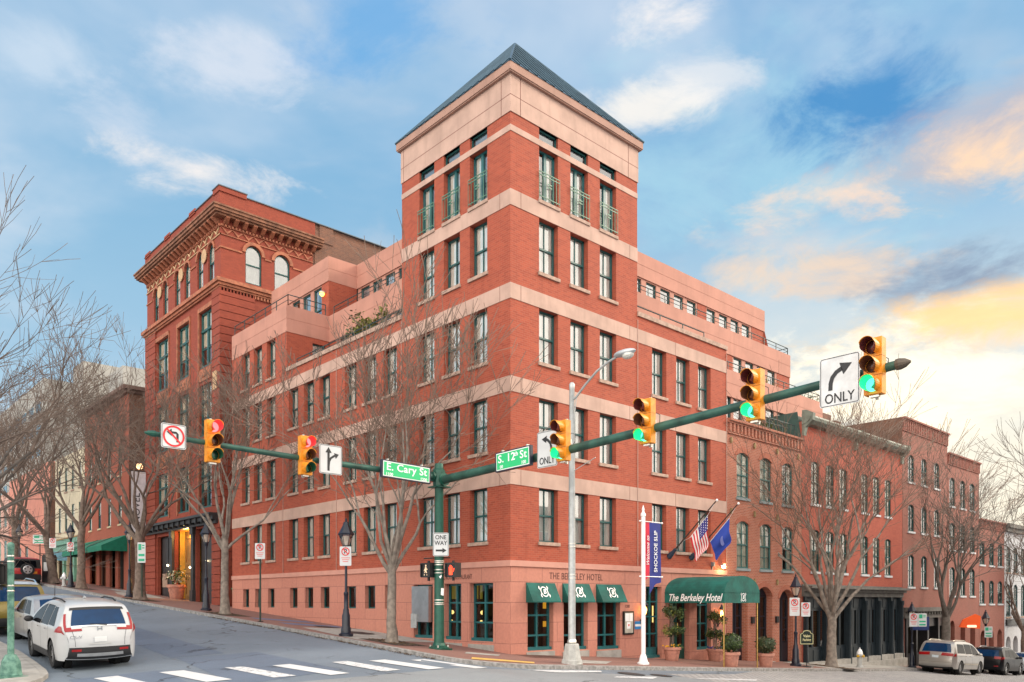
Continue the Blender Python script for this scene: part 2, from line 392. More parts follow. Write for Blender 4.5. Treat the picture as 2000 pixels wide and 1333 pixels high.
STUCCO = brick('salmon stucco', (.56, .24, .175), (.51, .21, .155), (.24, .10, .08), bw=1.46, rh=.68, ms=.010, bump=.5, stain=.14, stainc=(.45, .20, .15), offset=.5, soft=.05, rough=.9)
SALMON = mat('salmon panel', (.48, .235, .178), .85, var=.10, scale=.8, bump=.05, streak=.22)
STONE = mat('pink stone', (.50, .335, .272), .85, var=.13, scale=1.1, bump=.08, streak=.30)
EAVE = mat('mauve stone', (.38, .225, .175), .85, var=.10, scale=1.5, streak=.2)
GROOVE = mat('joint', (.20, .09, .07), .9)
SILL = mat('sill stone', (.42, .29, .23), .85, var=.25, scale=6)
TEAL = mat('teal paint', (.010, .082, .080), .45, var=.2)
TEAL2 = mat('bright teal paint', (.012, .115, .125), .4, var=.2)
JUL = mat('pale green rail', (.10, .22, .15), .5)
RAIL = mat('rail paint', (.03, .06, .06), .45)
GLASS = glass('window glass', .23)
GLASSH = glass('house glass', .10)
GLASSD = glass('shop glass', .035, (.55, .62, .60))
CURT = mat('curtain', (.88, .87, .82), .9, var=.12, scale=2)
CURTD = mat('grey curtain', (.55, .56, .50), .9, var=.15, scale=2)
BLIND = mat('blind', (.80, .76, .64), .9, var=.1)
DARK = mat('dark interior', (.022, .017, .013), .9, var=.4, scale=1.2)
DARKW = mat('warm interior', (.07, .04, .018), .9, var=.4, scale=1.2)
ROOFM = mat('flat roof', (.16, .15, .14), .9, var=.3)
SEAM = mat('blue grey metal roof', (.058, .105, .135), .38, .55, var=.2, scale=1.2)
BLACK = mat('black paint', (.012, .012, .014), .4, var=.3)
NAVY = mat('navy lamp paint', (.010, .014, .028), .35, var=.3)
NEARBLACK = mat('charcoal paint', (.028, .028, .030), .45, var=.25)
GREENP = mat('signal green paint', (.012, .085, .058), .38, .2, var=.22, scale=5, bump=.06)
GREENARM = mat('arm green paint', (.030, .095, .072), .5, .2, var=.4, scale=2.2, bump=.1)
GREENOLD = mat('worn green paint', (.06, .20, .155), .6, var=.4, scale=7, c2=(.13, .27, .21), bump=.15)
STEEL = mat('banding steel', (.62, .60, .55), .35, .85, var=.2)
ALU = mat('galvanised grey', (.44, .46, .46), .45, .45, var=.14, scale=6)
WHITEP = mat('white paint', (.80, .81, .82), .4, var=.05)
SIGNW = mat('sign white', (.56, .58, .59), .42, var=.07, scale=2)
SIGNG = mat('sign grey back', (.40, .40, .39), .5, .4)
SIGNGREEN = mat('sign green', (.012, .37, .13), .4, var=.08)
SIGNB = mat('sign black', (.012, .013, .016), .5)
SIGNRED = mat('sign red', (.62, .015, .02), .4)
YEL = mat('signal yellow', (.74, .27, .012), .5, var=.22, scale=7, bump=.06)
VISIN = mat('visor inside', (.045, .012, .005), .7)
CANVAS = mat('green canvas', (.003, .098, .080), .8, var=.3, scale=2.2, bump=.35, bscale=9, streak=.3)
CANVAS2 = mat('emerald canvas', (.004, .16, .095), .75, var=.16, scale=3, bump=.1)
TERRA = mat('terracotta', (.45, .205, .15), .8, var=.18, scale=6, bump=.12)
SOIL = mat('soil', (.05, .035, .025), .95, var=.4, scale=20)
BARK = mat('grey bark', (.225, .19, .16), .9, var=.35, scale=5, bump=.5, bscale=30)
BARK2 = mat('brown bark', (.165, .122, .098), .9, var=.35, scale=5, bump=.5, bscale=30)
TWIG = mat('twig bark', (.19, .135, .105), .9, var=.3, scale=2)
BRASS = mat('brass', (.55, .36, .12), .3, .9)
LIT = emit('lamp glow', (1.0, .62, .20), 2.2)
LITW = emit('white lamp glow', (1.0, .80, .50), 14)
WARMROOM = emit('lit room', (1.0, .55, .10), .9)
CONC = mat('concrete', (.33, .315, .29), .9, var=.2, scale=2.5, bump=.12, bscale=60)
GRAN = mat('granite kerb', (.27, .26, .25), .85, var=.35, scale=8, bump=.2)
LEAVES = [mat('leaf green', (.055, .095, .018), .6, var=.4, scale=9), mat('leaf dark', (.028, .052, .016), .6, var=.4, scale=9), mat('leaf yellow', (.19, .19, .035), .6, var=.4, scale=9), mat('leaf bronze', (.06, .06, .022), .65, var=.5, scale=9)]

# ---------------------------------------------------------------- ground, roads, pavements
def asphalt(name, c, blue=.25):
    m, t, b = newmat(name); tcn = N(t, 'ShaderNodeTexCoord'); v = tcn.outputs['Object']
    f = tramp(t, tnoise(t, v, .22, 5, .6), .35, .65); g = tramp(t, tnoise(t, v, 60, 2), .3, .7); h = tramp(t, tnoise(t, v, 1.6, 5, .65), .55, .75)
    a = mixc(t, f, tuple(x*.80 for x in c), tuple(x*1.12 for x in c))
    a = mixc(t, .30, a, mixc(t, g, tuple(x*.6 for x in c), tuple(x*1.5 for x in c)))
    a = mixc(t, .25, a, mixc(t, h, a, tuple(x*.6 for x in c)))
    vo = N(t, 'ShaderNodeTexVoronoi', feature='DISTANCE_TO_EDGE'); vo.inputs['Scale'].default_value = .33
    wv = N(t, 'ShaderNodeVectorMath', operation='ADD'); nn_ = N(t, 'ShaderNodeTexNoise'); nn_.inputs['Scale'].default_value = 1.4; nn_.inputs['Detail'].default_value = 5
    t.links.new(v, nn_.inputs['Vector']); t.links.new(v, wv.inputs[0]); t.links.new(nn_.outputs['Color'], wv.inputs[1]); t.links.new(wv.outputs[0], vo.inputs['Vector'])
    cr_ = N(t, 'ShaderNodeMath', operation='LESS_THAN'); t.links.new(vo.outputs['Distance'], cr_.inputs[0]); cr_.inputs[1].default_value = .011
    ck_ = N(t, 'ShaderNodeMath', operation='MULTIPLY'); t.links.new(cr_.outputs[0], ck_.inputs[0]); t.links.new(tramp(t, tnoise(t, v, .35, 2), .45, .6), ck_.inputs[1])
    a = mixc(t, ck_.outputs[0], a, tuple(x*.35 for x in c))
    oil = tramp(t, tnoise(t, v, .9, 6, .7), .60, .78); ml = N(t, 'ShaderNodeMath', operation='MULTIPLY'); t.links.new(oil, ml.inputs[0]); ml.inputs[1].default_value = .5
    a = mixc(t, ml.outputs[0], a, tuple(x*.45 for x in c))
    t.links.new(a, b.inputs['Base Color']); b.inputs['Roughness'].default_value = .62
    bumpn(t, b, tnoise(t, v, 90, 2), .3, .008)
    # hairline cracks
    return m
ASPH = asphalt('asphalt', (.150, .185, .225)); PATCH = asphalt('asphalt patch', (.115, .15, .205)); PALEASPH = asphalt('pale asphalt', (.225, .245, .26))
COBBLE = brick('granite setts', (.44, .43, .42), (.26, .26, .27), (.085, .085, .09), bw=.30, rh=.17, ms=.026, bump=1.0, stain=.3, stainc=(.20, .20, .20), flat=True, rot=R(90), soft=.6)
PAVER = brick('brick paving', (.27, .135, .105), (.21, .098, .080), (.20, .13, .11), bw=.21, rh=.105, ms=.006, bump=.3, stain=.4, stainc=(.17, .10, .095), flat=True, rot=R(45))
PAINT = mat('road paint', (.44, .45, .46), .75, var=.1, scale=9, c2=(.60, .61, .62), bump=.08)
def wornpaint(lo):
    m, t, b = newmat('worn road paint'); tcn = N(t, 'ShaderNodeTexCoord'); v = tcn.outputs['Object']
    f = tramp(t, tnoise(t, v, 7, 6, .75), lo, lo+.14); t.links.new(mixc(t, f, (.56, .57, .58), (.24, .25, .27)), b.inputs['Base Color']); b.inputs['Roughness'].default_value = .75
    return m
WORN = wornpaint(.49); PAINT = wornpaint(.60)
def gridsheet(xs, ys, d=0.0):
    mb = MB(); n = len(xs); mb.v = [(x, y, gz(x, y, d)) for y in ys for x in xs]
    mb.f = [(j*n+i, j*n+i+1, (j+1)*n+i+1, (j+1)*n+i) for j in range(len(ys)-1) for i in range(n-1)]
    return mb
struct('ground', gridsheet([-700, -300, -120, -55, -30, -13, -4.4, 0, 20, 40, 60, 75, 120, 300, 700], [-700, -300, -100, -40, -8, 0, 20, 60, 100, 130, 200, 400, 700], ROAD-.03), ASPH)
struct('road', gridsheet([-13.5, -9, -4.4, -3.2], [-8]+list(range(-2, 131, 6)), ROAD), ASPH)
struct('cross_road', gridsheet([-60, -30, -13.5], [-40, -20, -8, -1], ROAD), ASPH)
struct('main_road', gridsheet([-13.5, -9, -4.4, -3.2]+[x*4 for x in range(0, 20)], [-40, -24, -8.0], ROAD), ASPH)
struct('road_apron', gridsheet([-3.2]+[x*2 for x in range(0, 38)], [-8, -1.0], ROAD), ASPH)
def pieces(mb, pts, d):            # a polygon laid on the ground
    mb.poly([(x, y, gz(x, y, d)) for x, y in pts]); return mb
def interp(tab, x):
    for (a, b), (c, d) in zip(tab, tab[1:]):
        if x <= c: return b + (d-b)*max(0, (x-a))/(c-a)
    return tab[-1][1]
KX = [(-1, -3.75), (7, -3.9), (13, -4.1), (20, -4.4), (40, -4.7), (130, -4.7)]
KY = [(-1.75, -3.05), (8, -3.0), (20, -2.5), (30, -1.78), (75, -1.6)]
kx = lambda y: interp(KX, y); ky = lambda x: interp(KY, x)
path = [(kx(y), y) for y in [130]+list(range(126, 0, -3))+[0, -1.0]]
CC = (-1.75, -1.0); CR = 2.02
path += [(CC[0]-CR*math.cos(a), CC[1]-CR*math.sin(a)) for a in [R(x) for x in (10, 22, 34, 46, 58, 70, 80)]]
path += [(x, ky(x)) for x in [-1.75]+[i for i in range(0, 76, 2)]]
def kerb(path, w, name, side=1, m=None):
    mb = MB(); pr = []
    for i, p in enumerate(path):
        a = Vector(path[max(0, i-1)]); b = Vector(path[min(len(path)-1, i+1)]); t = (b-a).normalized(); nn = Vector((-t.y, t.x))*side
        q = Vector(p)+nn*w; pr.append((p, (q.x, q.y)))
    for (p, q), (p2, q2) in zip(pr, pr[1:]):
        mb.quad((*p, gz(*p, ROAD-.1)), (*p2, gz(*p2, ROAD-.1)), (*p2, gz(*p2, -.01)), (*p, gz(*p, -.01)))
        mb.quad((*p, gz(*p, -.01)), (*p2, gz(*p2, -.01)), (*q2, gz(*q2, .004)), (*q, gz(*q, .004)))
    return struct(name, mb, m or GRAN), [q for p, q in pr]
_, inner = kerb(path, .17, 'kerb')
pv = MB()
i0 = next(i for i, p in enumerate(path) if p[1] == -1.0 and p[0] < -3)
for (a, b), (c, d) in zip(inner[:i0+1], inner[1:i0+1]):         # along the climbing street
    xs = [0, .5, 1] ; n = 4
    for k in range(n):
        f, g = k/n, (k+1)/n; X0, X1 = 1.5, 1.5
        q = [(a+(X0-a)*f, b), (c+(X1-c)*f, d), (c+(X1-c)*g, d), (a+(X0-a)*g, b)]
        pv.quad(*[(x, y, gz(x, y)) for x, y in q])
arc = inner[i0:i0+9]
for p, q in zip(arc, arc[1:]):
    pv.poly([(x, y, gz(x, y)) for x, y in (p, q, CC)])
pv.poly([(x, y, gz(x, y)) for x, y in ((inner[i0][0], -1.0), CC, (CC[0], -.999), (inner[i0][0], -.999))])
tail = inner[i0+8:]
for (a, b), (c, d) in zip(tail, tail[1:]):
    top = -1.0 if c <= 1.6 else 1.5
    for k in range(3):
        f, g = k/3, (k+1)/3
        q = [(a, b+(top-b)*f), (c, d+(top-d)*f), (c, d+(top-d)*g), (a, b+(top-b)*g)]
        pv.quad(*[(x, y, gz(x, y)) for x, y in q])
pv.quad(*[(x, y, gz(x, y)) for x, y in ((1.5, -1), (2.0, -1), (2.0, 1.5), (1.5, 1.5))])
struct('pavement', pv, PAVER)
# the near corner, concrete
np_ = [(-12.5, y) for y in range(130, 5, -3)] + [(-12.62, 4.5), (-12.70, 3.2)] + [(-12.70-1.9+1.9*math.cos(a), 3.2-2.2*math.sin(a)) for a in [R(x) for x in (18, 36, 54, 72, 90)]] + [(-20, .98), (-60, .96)]
_, ninner = kerb(np_, .17, 'near_kerb', side=-1, m=CONC)
pn = MB()
for (a, b), (c, d) in zip(ninner[:-2], ninner[1:-1]):
    pn.quad(*[(x, y, gz(x, y)) for x, y in ((a, b), (c, d), (-20, d), (-20, b))])
pn.quad(*[(x, y, gz(x, y)) for x, y in ((-20, 1.15), (-60, 1.15), (-60, 130), (-20, 130))])
struct('near_pavement', pn, CONC)
struct('cobbled_road', gridsheet([3.0]+[4+x*3 for x in range(0, 24)], [-40, -24, -8.0, -5.5], ROAD+.008), COBBLE)
cs = MB()
xs_ = [3.0]+[4+x*3 for x in range(0, 24)]
for a, b in zip(xs_, xs_[1:]):
    cs.quad(*[(x, y, gz(x, y, ROAD+.008)) for x, y in ((a, -5.5), (b, -5.5), (b, ky(b)-.02-(.9 if b < 8 else 0)), (a, ky(a)-.02-(.9 if a < 8 else 0)))])
struct('cobbled_road', cs, COBBLE)
pa = MB(); pieces(pa, [(-13.3, -.9), (-4.4, -2.9), (-4.4, -6.5), (-13.3, -6.5)], ROAD+.006); pieces(pa, [(-4.4, -2.9), (3.0, -4.6), (3.0, -6.5), (-4.4, -6.5)], ROAD+.006)
pieces(pa, [(-13.3, -6.5), (-4.4, -6.5), (-4.4, -8), (-13.3, -8)], ROAD+.006); pieces(pa, [(-4.4, -6.5), (3, -6.5), (3, -8), (-4.4, -8)], ROAD+.006)
struct('road_surface', pa, PALEASPH)
dk = MB()
for q in ([(-9.8, -1.4), (-6.9, -1.1), (-7.2, 3.2), (-9.4, 3.6)], [(-9.5, 3.7), (-8.0, 3.6), (-7.8, 12), (-9.1, 12)], [(-12.6, -1.2), (-10.6, -1.3), (-10.4, 1.8), (-12.5, 1.9)]): pieces(dk, q, ROAD+.005)
struct('road_patch', dk, PATCH)
XW = [[(-12.03, 1.65), (-11.49, 1.64), (-11.08, -0.65), (-11.61, -0.58)], [(-10.57, 1.5), (-10.0, 1.39), (-9.6, -0.66), (-10.2, -0.58)], [(-9.06, 1.1), (-8.62, .95), (-8.22, -1.19), (-8.76, -1.08)],
      [(-7.98, 0.6), (-7.52, 0.53), (-7.06, -1.75), (-7.55, -1.67)], [(-6.52, 0.08), (-6.1, -0.01), (-5.82, -2.17), (-6.28, -2.11)], [(-5.63, -0.37), (-5.18, -0.5), (-4.8, -2.71), (-5.24, -2.6)], [(-4.70, -1.03), (-4.26, -1.07), (-3.53, -2.94), (-4.08, -3.1)]]
for i, q in enumerate(XW):
    mb = MB(); pieces(mb, q, ROAD+.014); struct('road_marking', mb, WORN if i in (2, 4) else PAINT)
for q in ([(-2.47, -3.28), (-1.2, -3.34), (.6, -3.36), (0.25, -3.72), (-1.8, -3.85)], [(-0.58, -4.85), (-0.16, -4.63), (1.61, -4.72), (0.8, -5.16)], [(2.6, -5.0), (3.4, -5.0), (6.2, -5.3), (5.6, -5.6)]):
    mb = MB(); pieces(mb, q, ROAD+.016); struct('road_marking', mb, WORN)
# small pieces set in the pavements
tp = MB(); pieces(tp, [(-3.2, -1.85), (-2.75, -1.35), (-1.2, -2.35), (-1.55, -2.72)], .012); struct('tactile_pavement', tp, mat('tactile yellow', (.62, .38, .10), .8, var=.2, scale=25, bump=.6, bscale=70))
cp = MB(); pieces(cp, [(-3.55, 3.6), (-.03, 3.6), (-.03, 9.2), (-3.0, 8.4)], .006); struct('concrete_pavement', cp, CONC)
cp = MB(); pieces(cp, [(.6, -2.3), (1.9, -2.45), (3.2, -1.6), (1.4, -1.3)], .006); struct('concrete_pavement', cp, CONC)
cp = MB(); pieces(cp, [(-4.5, 28.0), (-1.2, 28.0), (-.2, 35.0), (-4.55, 33.6)], .008); pieces(cp, [(-1.5, 35.0), (14, 35.0), (14, 38.5), (-1.5, 38.5)], .009); struct('driveway', cp, CONC)
cp = MB(); pieces(cp, [(-2.1, -.2), (-1.2, -.75), (-.7, -.3), (-1.6, .3)], .007); struct('concrete_pavement', cp, CONC)
pl = MB(); pieces(pl, [(17.4, ky(17.4)+.2), (30, ky(30)+.2), (30, -.05), (17.4, -.05)], .007); struct('stone_pavement', pl, CONC)
bp = MB(); pieces(bp, [(-2.9, 12.4), (-.6, 11.6), (-.6, 12.6), (-2.9, 13.3)], .006); pieces(bp, [(-2.8, 9.9), (-.5, 9.4), (-.5, 10.3), (-2.8, 10.8)], .006)
struct('blue_pavement', bp, brick('blue paving brick', (.14, .19, .33), (.10, .14, .26), (.1, .1, .14), bw=.21, rh=.105, flat=True, rot=R(45), stain=.3))
def disc(name, label, x, y, r, m, d=.012, ry=None, cat='manhole cover'):
    mb = MB(); n = 20; a = [(x+r*math.cos(6.2832*k/n), y+(ry or r)*math.sin(6.2832*k/n)) for k in range(n)]
    o = MB().poly([(p-x, q-y, gz(p, q, d)-gz(x, y)) for p, q in a]); b = build(name, o, m, None, loc=(x, y, gz(x, y))); return tag(b, label, cat)
IRON = mat('cast iron', (.045, .045, .047), .6, .3, var=.3, scale=20, bump=.5, bscale=60)
disc('manhole_cover', 'dark round manhole cover in the brick pavement beside the concrete slabs', -1.4, 9.4, .5, IRON)
disc('manhole_cover', 'flat iron cover set in the concrete paving between lamp and tree', -1.6, 6.7, .62, IRON, d=.02)
disc('manhole_cover', 'iron cover in the asphalt in front of the grey street light', 1.2, -4.05, .42, IRON, ROAD+.02)
disc('manhole_cover', 'small iron cover in the asphalt right below the white banner pole', 2.2, -4.4, .34, IRON, ROAD+.02)
# ---------------------------------------------------------------- windows (local: x along wall, y inwards, z up)
def curtain_mesh(w, h, kind, m=None, fy=.2):
    mb = MB(); rnd = random.Random(kind*13+5); dy = fy-.2
    def sheer(x0, x1, n, top=h-.02, bot=.02, y0=.285):
        y0 += dy
        for i in range(n):
            a = x0+(x1-x0)*i/n; b = x0+(x1-x0)*(i+1)/n
            ya = y0+.02*math.sin(i*2.1); yb = y0+.02*math.sin((i+1)*2.1)
            mb.quad((a, ya, bot), (b, yb, bot), (b, yb, top), (a, ya, top))
    if kind == 0: sheer(-w/2, w/2, 16)
    elif kind == 1: sheer(-w/2, -.02, 8); sheer(.0, w/2, 8, y0=.315)
    elif kind == 2: sheer(-w/2, -w*.18, 7); sheer(w*.16, w/2, 7)
    else: sheer(-w/2, w/2, 4, bot=h*.5, y0=.275); sheer(-w/2, w/2, 14, y0=.345)
    return mb.mesh('curtain', m or CURT)
WPROTO = {}
def sash(key, w, h, fm, gm, rows=1, cols=2, fy=.2, fw=.055, sill=True, name='sash_window', curt=(0, 1, 2), cm=None, rise=0, sm=None, mid=True, room=None):
    """frame meshes made once per key; returns a placing function"""
    fr = MB(); d = .07
    if rise:
        s = h-rise; arc = archpts(-w/2, w/2, s, rise); arci = archpts(-w/2+fw, w/2-fw, s, rise-fw*.7)
        for (a, za), (b, zb), (c, zc), (e, ze) in zip(arc, arc[1:], arci, arci[1:]):
            fr.quad((a, fy, za), (b, fy, zb), (e, fy, ze), (c, fy, zc)); fr.quad((c, fy, zc), (e, fy, ze), (e, fy+d, ze), (c, fy+d, zc))
    else: s = h; fr.box(-w/2, w/2, fy, fy+d, h-fw, h)
    fr.box(-w/2, -w/2+fw, fy, fy+d, 0, s); fr.box(w/2-fw, w/2, fy, fy+d, 0, s); fr.box(-w/2+fw, w/2-fw, fy-.005, fy+d, 0, fw*1.2)
    if mid: fr.box(-w/2+fw, w/2-fw, fy-.008, fy+d, h*.5-.03, h*.5+.03)
    for c in range(1, cols):
        x = -w/2+w*c/cols; fr.box(x-.016, x+.016, fy+.012, fy+.05, fw, h-fw-rise*.1)
    if rows > 1:
        for hb in ((fw, h*.5), (h*.5, h-fw)):
            for r in range(1, rows):
                z = hb[0]+(hb[1]-hb[0])*r/rows; fr.box(-w/2+fw, w/2-fw, fy+.014, fy+.05, z-.014, z+.014)
    fme = fr.mesh(name, fm)
    g = MB()
    if rise: g.poly(([(a, fy+.04, z) for a, z in archpts(-w/2+.02, w/2-.02, h-rise, rise-.03)]+[(w/2-.02, fy+.04, .02), (-w/2+.02, fy+.04, .02)])[::-1])
    else: g.quad((-w/2+.02, fy+.04, .02), (w/2-.02, fy+.04, .02), (w/2-.02, fy+.04, h-.02), (-w/2+.02, fy+.04, h-.02))
    gme = g.mesh('pane', gm)
    cmes = [curtain_mesh(w, h, k, cm, fy) for k in curt] if curt else []
    bk = MB(); bk.box(-w/2-.25, w/2+.25, .55, .56, -.2, h+.2); bme = bk.mesh('room', room or DARK)
    sme = None
    if sill:
        sb = MB(); sb.box(-w/2-.06, w/2+.06, -.06, fy, -.115, 0); sme = sb.mesh('sill', sm or SILL)
    cnt = [0]
    def place(root, p, left=False, k=None, nm=None):
        rz = R(-90) if left else 0
        L = Vector(root.location)
        o = obj(nm or name, fme, root, Vector(p)-L, rz)
        obj('pane', gme, o)
        if cmes:
            i = k if k is not None else (cnt[0]*7+cnt[0]//3) % len(cmes)
            obj('curtain', cmes[i % len(cmes)], o)
        obj('room', bme, o)
        if sme: obj('sill', sme, o)
        cnt[0] += 1; return o
    return place

# ================================================================ THE HOTEL (thing)
hotel = thing('hotel_building', 'large brick corner hotel with pink stone bands, stepped terraces and pyramid roofed corner tower', 'building', (0, 0, Z0))
TC_L = [1.62, 3.09, 4.57]; ML = [6.97, 8.42, 9.89, 12.05, 13.47, 14.92]; FL = [17.2, 18.66, 20.06]
TC_R = [1.77, 3.31, 4.87]; MR = [7.95, 9.53, 11.06]
W, H = .92, 1.83
FZ = [2.05, 5.08, 8.12, 11.16]
YE = 21.7; XE = 12.72; XB = 24.65; Y5 = 15.59
def wins(cs, zs, h=H, w=W): return [(c-w/2, c+w/2, z, z+h) for c in cs for z in zs]
wl_ = MB()
# left face: tower, main part (parapet), far part
tr_ops = [(c-W/2, c+W/2, 13.6, 15.42) for c in TC_L]+[(c-W/2, c+W/2, 15.62, 16.04) for c in TC_L]
facade(wl_, PL(0), 0, 6.16, 1.38, 16.04, wins(TC_L, FZ)+tr_ops)
facade(wl_, PL(0), 6.16, Y5, 1.38, 10.85, wins(ML, FZ[:3]))
facade(wl_, PL(0), Y5, YE, 1.38, 12.75, wins(FL, FZ[:3]+[10.90]))
tr_ops = [(c-W/2, c+W/2, 13.6, 15.42) for c in TC_R]+[(c-W/2, c+W/2, 15.62, 16.04) for c in TC_R]
facade(wl_, PR(0), 0, 6.57, 1.38, 16.04, wins(TC_R, FZ)+tr_ops)
facade(wl_, PR(0), 6.57, XE, 1.38, 10.95, wins(MR, FZ[:3]))
# the hidden sides of the tower and the returns of the stepped floors
wl_.quad((6.57, 0, 10), (6.57, 6.16, 10), (6.57, 6.16, 16.04), (6.57, 0, 16.04)); wl_.quad((0, 6.16, 10), (6.57, 6.16, 10), (6.57, 6.16, 16.04), (0, 6.16, 16.04))
facade(wl_, PR(Y5), 0, 2.22, 10.3, 12.75, [(1.35, 2.05, 11.0, 12.5)])
facade(wl_, PR(Y5), 2.22, 3.8, 13.3, 15.75)
wl_.quad((0, YE, -2), (30, YE, -2), (30, YE, 12.75), (0, YE, 12.75)); wl_.quad((2.22, YE, 12), (24, YE, 12), (24, YE, 15.75), (2.22, YE, 15.75))
wl_.quad((XB, 0, -5), (XB, YE, -5), (XB, YE, 15.75), (XB, 5, 15.75)); wl_.quad((XE, 0, -5), (XE, 1.5, -5), (XE, 1.5, 10.9), (XE, 0, 10.9))
wl_.quad((XE, 1.5, -5), (XB, 1.5, -5), (XB, 1.5, 7.6), (XE, 1.5, 7.6))
wpart('wall', wl_, BR, hotel)
bs = MB()
base_l = [(20.02, .70), (18.66, .62), (17.2, .70), (14.9, .75), (13.43, .74), (12.0, .74), (9.88, .82), (8.4, .76), (6.97, .72)]
blops = [(c-w/2, c+w/2, -.25, .67) for c, w in base_l]
BIGL = [(.86, 2.1), (2.55, 3.51), (4.21, 5.40)]; BIGR = [(.77, 2.0), (2.51, 3.76), (4.27, 5.55)]
blops += [(a, b, -1.32, .66) for a, b in BIGL]
facade(bs, PL(0), 0, YE, -4, 1.19, blops, .22)
brops = [(a, b, -1.62-.05*i, .66) for i, (a, b) in enumerate(BIGR)]
ENT = [(7.1, 8.1, -2.18, .62), (8.62, 9.98, -2.34, .62), (10.5, 11.55, -1.98, .62)]
facade(bs, PR(0), 0, XE, -4, 1.19, brops+ENT, .3)
wpart('base_wall', bs, STUCCO, hotel)
cap = MB(); cap.box(-.05, 0, -.05, YE, 1.19, 1.385); cap.box(0, XE, -.05, 0, 1.19, 1.385); wpart('base_moulding', cap, mat('salmon moulding', (.54, .27, .21), .85, var=.06), hotel)
def band(a, b, right, z0, z1, m=STONE, pr=.02, nm='stone_band', xl=0):
    mb = MB()
    if right: mb.box(a, b, -pr, .02, z0, z1)
    else: mb.box(-pr, .02, a, b, z0, z1)
    return wpart(nm, mb, m, hotel)
for z0, z1 in ((3.87, 4.38), (6.91, 7.42), (9.95, 10.46)):
    band(-.02, YE, False, z0, z1); band(.02, XE, True, z0, z1)
band(-.02, 6.16, False, 13.0, 13.52); band(.02, 6.57, True, 13.0, 13.52)
band(-.02, 6.16, False, 15.42, 15.62); band(.02, 6.57, True, 15.42, 15.62)
# tower head: panel with joints, eave, roof
th = MB(); th.box(-.03, 6.60, -.03, 6.19, 16.04, 16.575); th.box(-.022, 6.59, -.022, 6.18, 16.575, 16.60); th.box(-.03, 6.60, -.03, 6.19, 16.60, 17.27)
wpart('tower_head', th, STONE, hotel)
def joint(*b): wpart('joint', MB().box(*b), GROOVE, hotel)
for a in (.42, 6.0): joint(a-.012, a+.012, -.034, -.02, 16.04, 17.26); joint(-.034, -.02, a-.012, a+.012, 16.04, 17.26)
for z0, z1 in ((3.87, 4.38), (6.91, 7.42), (9.95, 10.46), (13.0, 13.52)):
    for a in (.45, 6.1, 9.0):
        if a < 6.5 or z1 < 11: joint(a-.008, a+.008, -.023, 0, z0, z1)
    for a in (.5, 6.0, 11, 16):
        if a < 6.2 or z1 < 11: joint(-.023, 0, a-.008, a+.008, z0, z1)
joint(-.031, -.0, -.031, 6.19, 16.575, 16.60); joint(0, 6.6, -.031, 0, 16.575, 16.60)
ev = MB(); ev.box(-.13, 6.70, -.13, 6.29, 17.26, 17.30); ev.box(-.16, 6.73, -.16, 6.32, 17.30, 17.56); wpart('eave', ev, EAVE, hotel)
rf = MB(); ap = Vector((3.18, 3.22, 21.40)); e0, e1, f0, f1, ze = -.18, 6.75, -.18, 6.34, 17.56
c4 = [(e0, f0, ze), (e1, f0, ze), (e1, f1, ze), (e0, f1, ze)]
for a, b in zip(c4, c4[1:]+c4[:1]): rf.poly([a, b, tuple(ap)])
rf.poly(c4)
roof = wpart('tower_roof', rf, SEAM, hotel)
sm_ = MB()
for (a, b) in zip(c4, c4[1:]+c4[:1]):
    a = Vector(a); b = Vector(b); n = 17
    for i in range(1, n):
        p = a.lerp(b, i/n); t = 1-abs(2*i/n-1); mid = a.lerp(b, .5); q = p+(ap-mid)*t*.995
        nrm_ = (b-a).cross(ap-a).normalized(); nrm_ = nrm_ if nrm_.z > 0 else -nrm_
        sm_.tube([p+nrm_*.02, q+nrm_*.02], .028, 4)
    sm_.tube([a, ap], .045, 5)
build('seam', sm_, SEAM, roof)
# terraces ----------------------------------------------------------
def fascia(x0, x1, y0, y1, zb, zt, nm='fascia', m=SALMON, gap=True):
    zm = (zb+zt)/2; mb = MB(); mb.box(x0, x1, y0, y1, zb, zm-.012); mb.box(x0+.01, x1-.01, y0+.01, y1-.01, zm-.012, zm+.012); mb.box(x0, x1, y0, y1, zm+.012, zt)
    return wpart(nm, mb, m, hotel)
fascia(-.02, .25, Y5-.02, YE+.01, 12.75, 14.0); fascia(.25, 2.22, Y5-.02, Y5+.25, 12.75, 14.0); fascia(2.22, 2.47, 6.17, Y5-.02, 12.72, 14.0)
fascia(2.20, 2.47, Y5-.01, YE+.01, 15.75, 16.95); fascia(2.47, 3.8, Y5-.01, Y5+.25, 15.75, 16.95); fascia(3.8, 4.05, 6.17, Y5-.01, 15.75, 16.95)
fascia(6.58, XB, 3.4, 3.65, 12.75, 14.0); fascia(6.58, XB, 5.0, 5.25, 15.75, 16.95); fascia(XE+.01, XB, 1.5, 1.75, 9.7, 10.96)
for (x0, x1, y0, y1, z) in ((.25, 2.3, Y5, YE, 13.25), (.2, 2.3, 6.17, Y5, 10.35), (2.4, 3.9, 6.17, Y5, 13.25), (6.58, XB, 3.5, 5.1, 13.25), (6.58, XE, .1, 3.5, 10.3), (XE, XB, 1.7, 3.5, 10.3)):
    mb = MB(); mb.box(x0, x1, y0, y1, z-.1, z); wpart('terrace_floor', mb, ROOFM, hotel)
rfm = MB(); rfm.box(2.4, 4, Y5+.05, YE, 16.5, 16.6); rfm.box(3.9, XB, 5.2, YE, 16.49, 16.59); rfm.box(.02, XE-.02, .05, 6.1, 10.2, 10.25); wpart('flat_roof', rfm, ROOFM, hotel)
wpart('coping', MB().box(-.06, .3, 6.165, Y5-.03, 10.85, 11.03), SILL, hotel); wpart('coping', MB().box(6.575, XE+.02, -.06, .3, 10.95, 11.12), SILL, hotel)
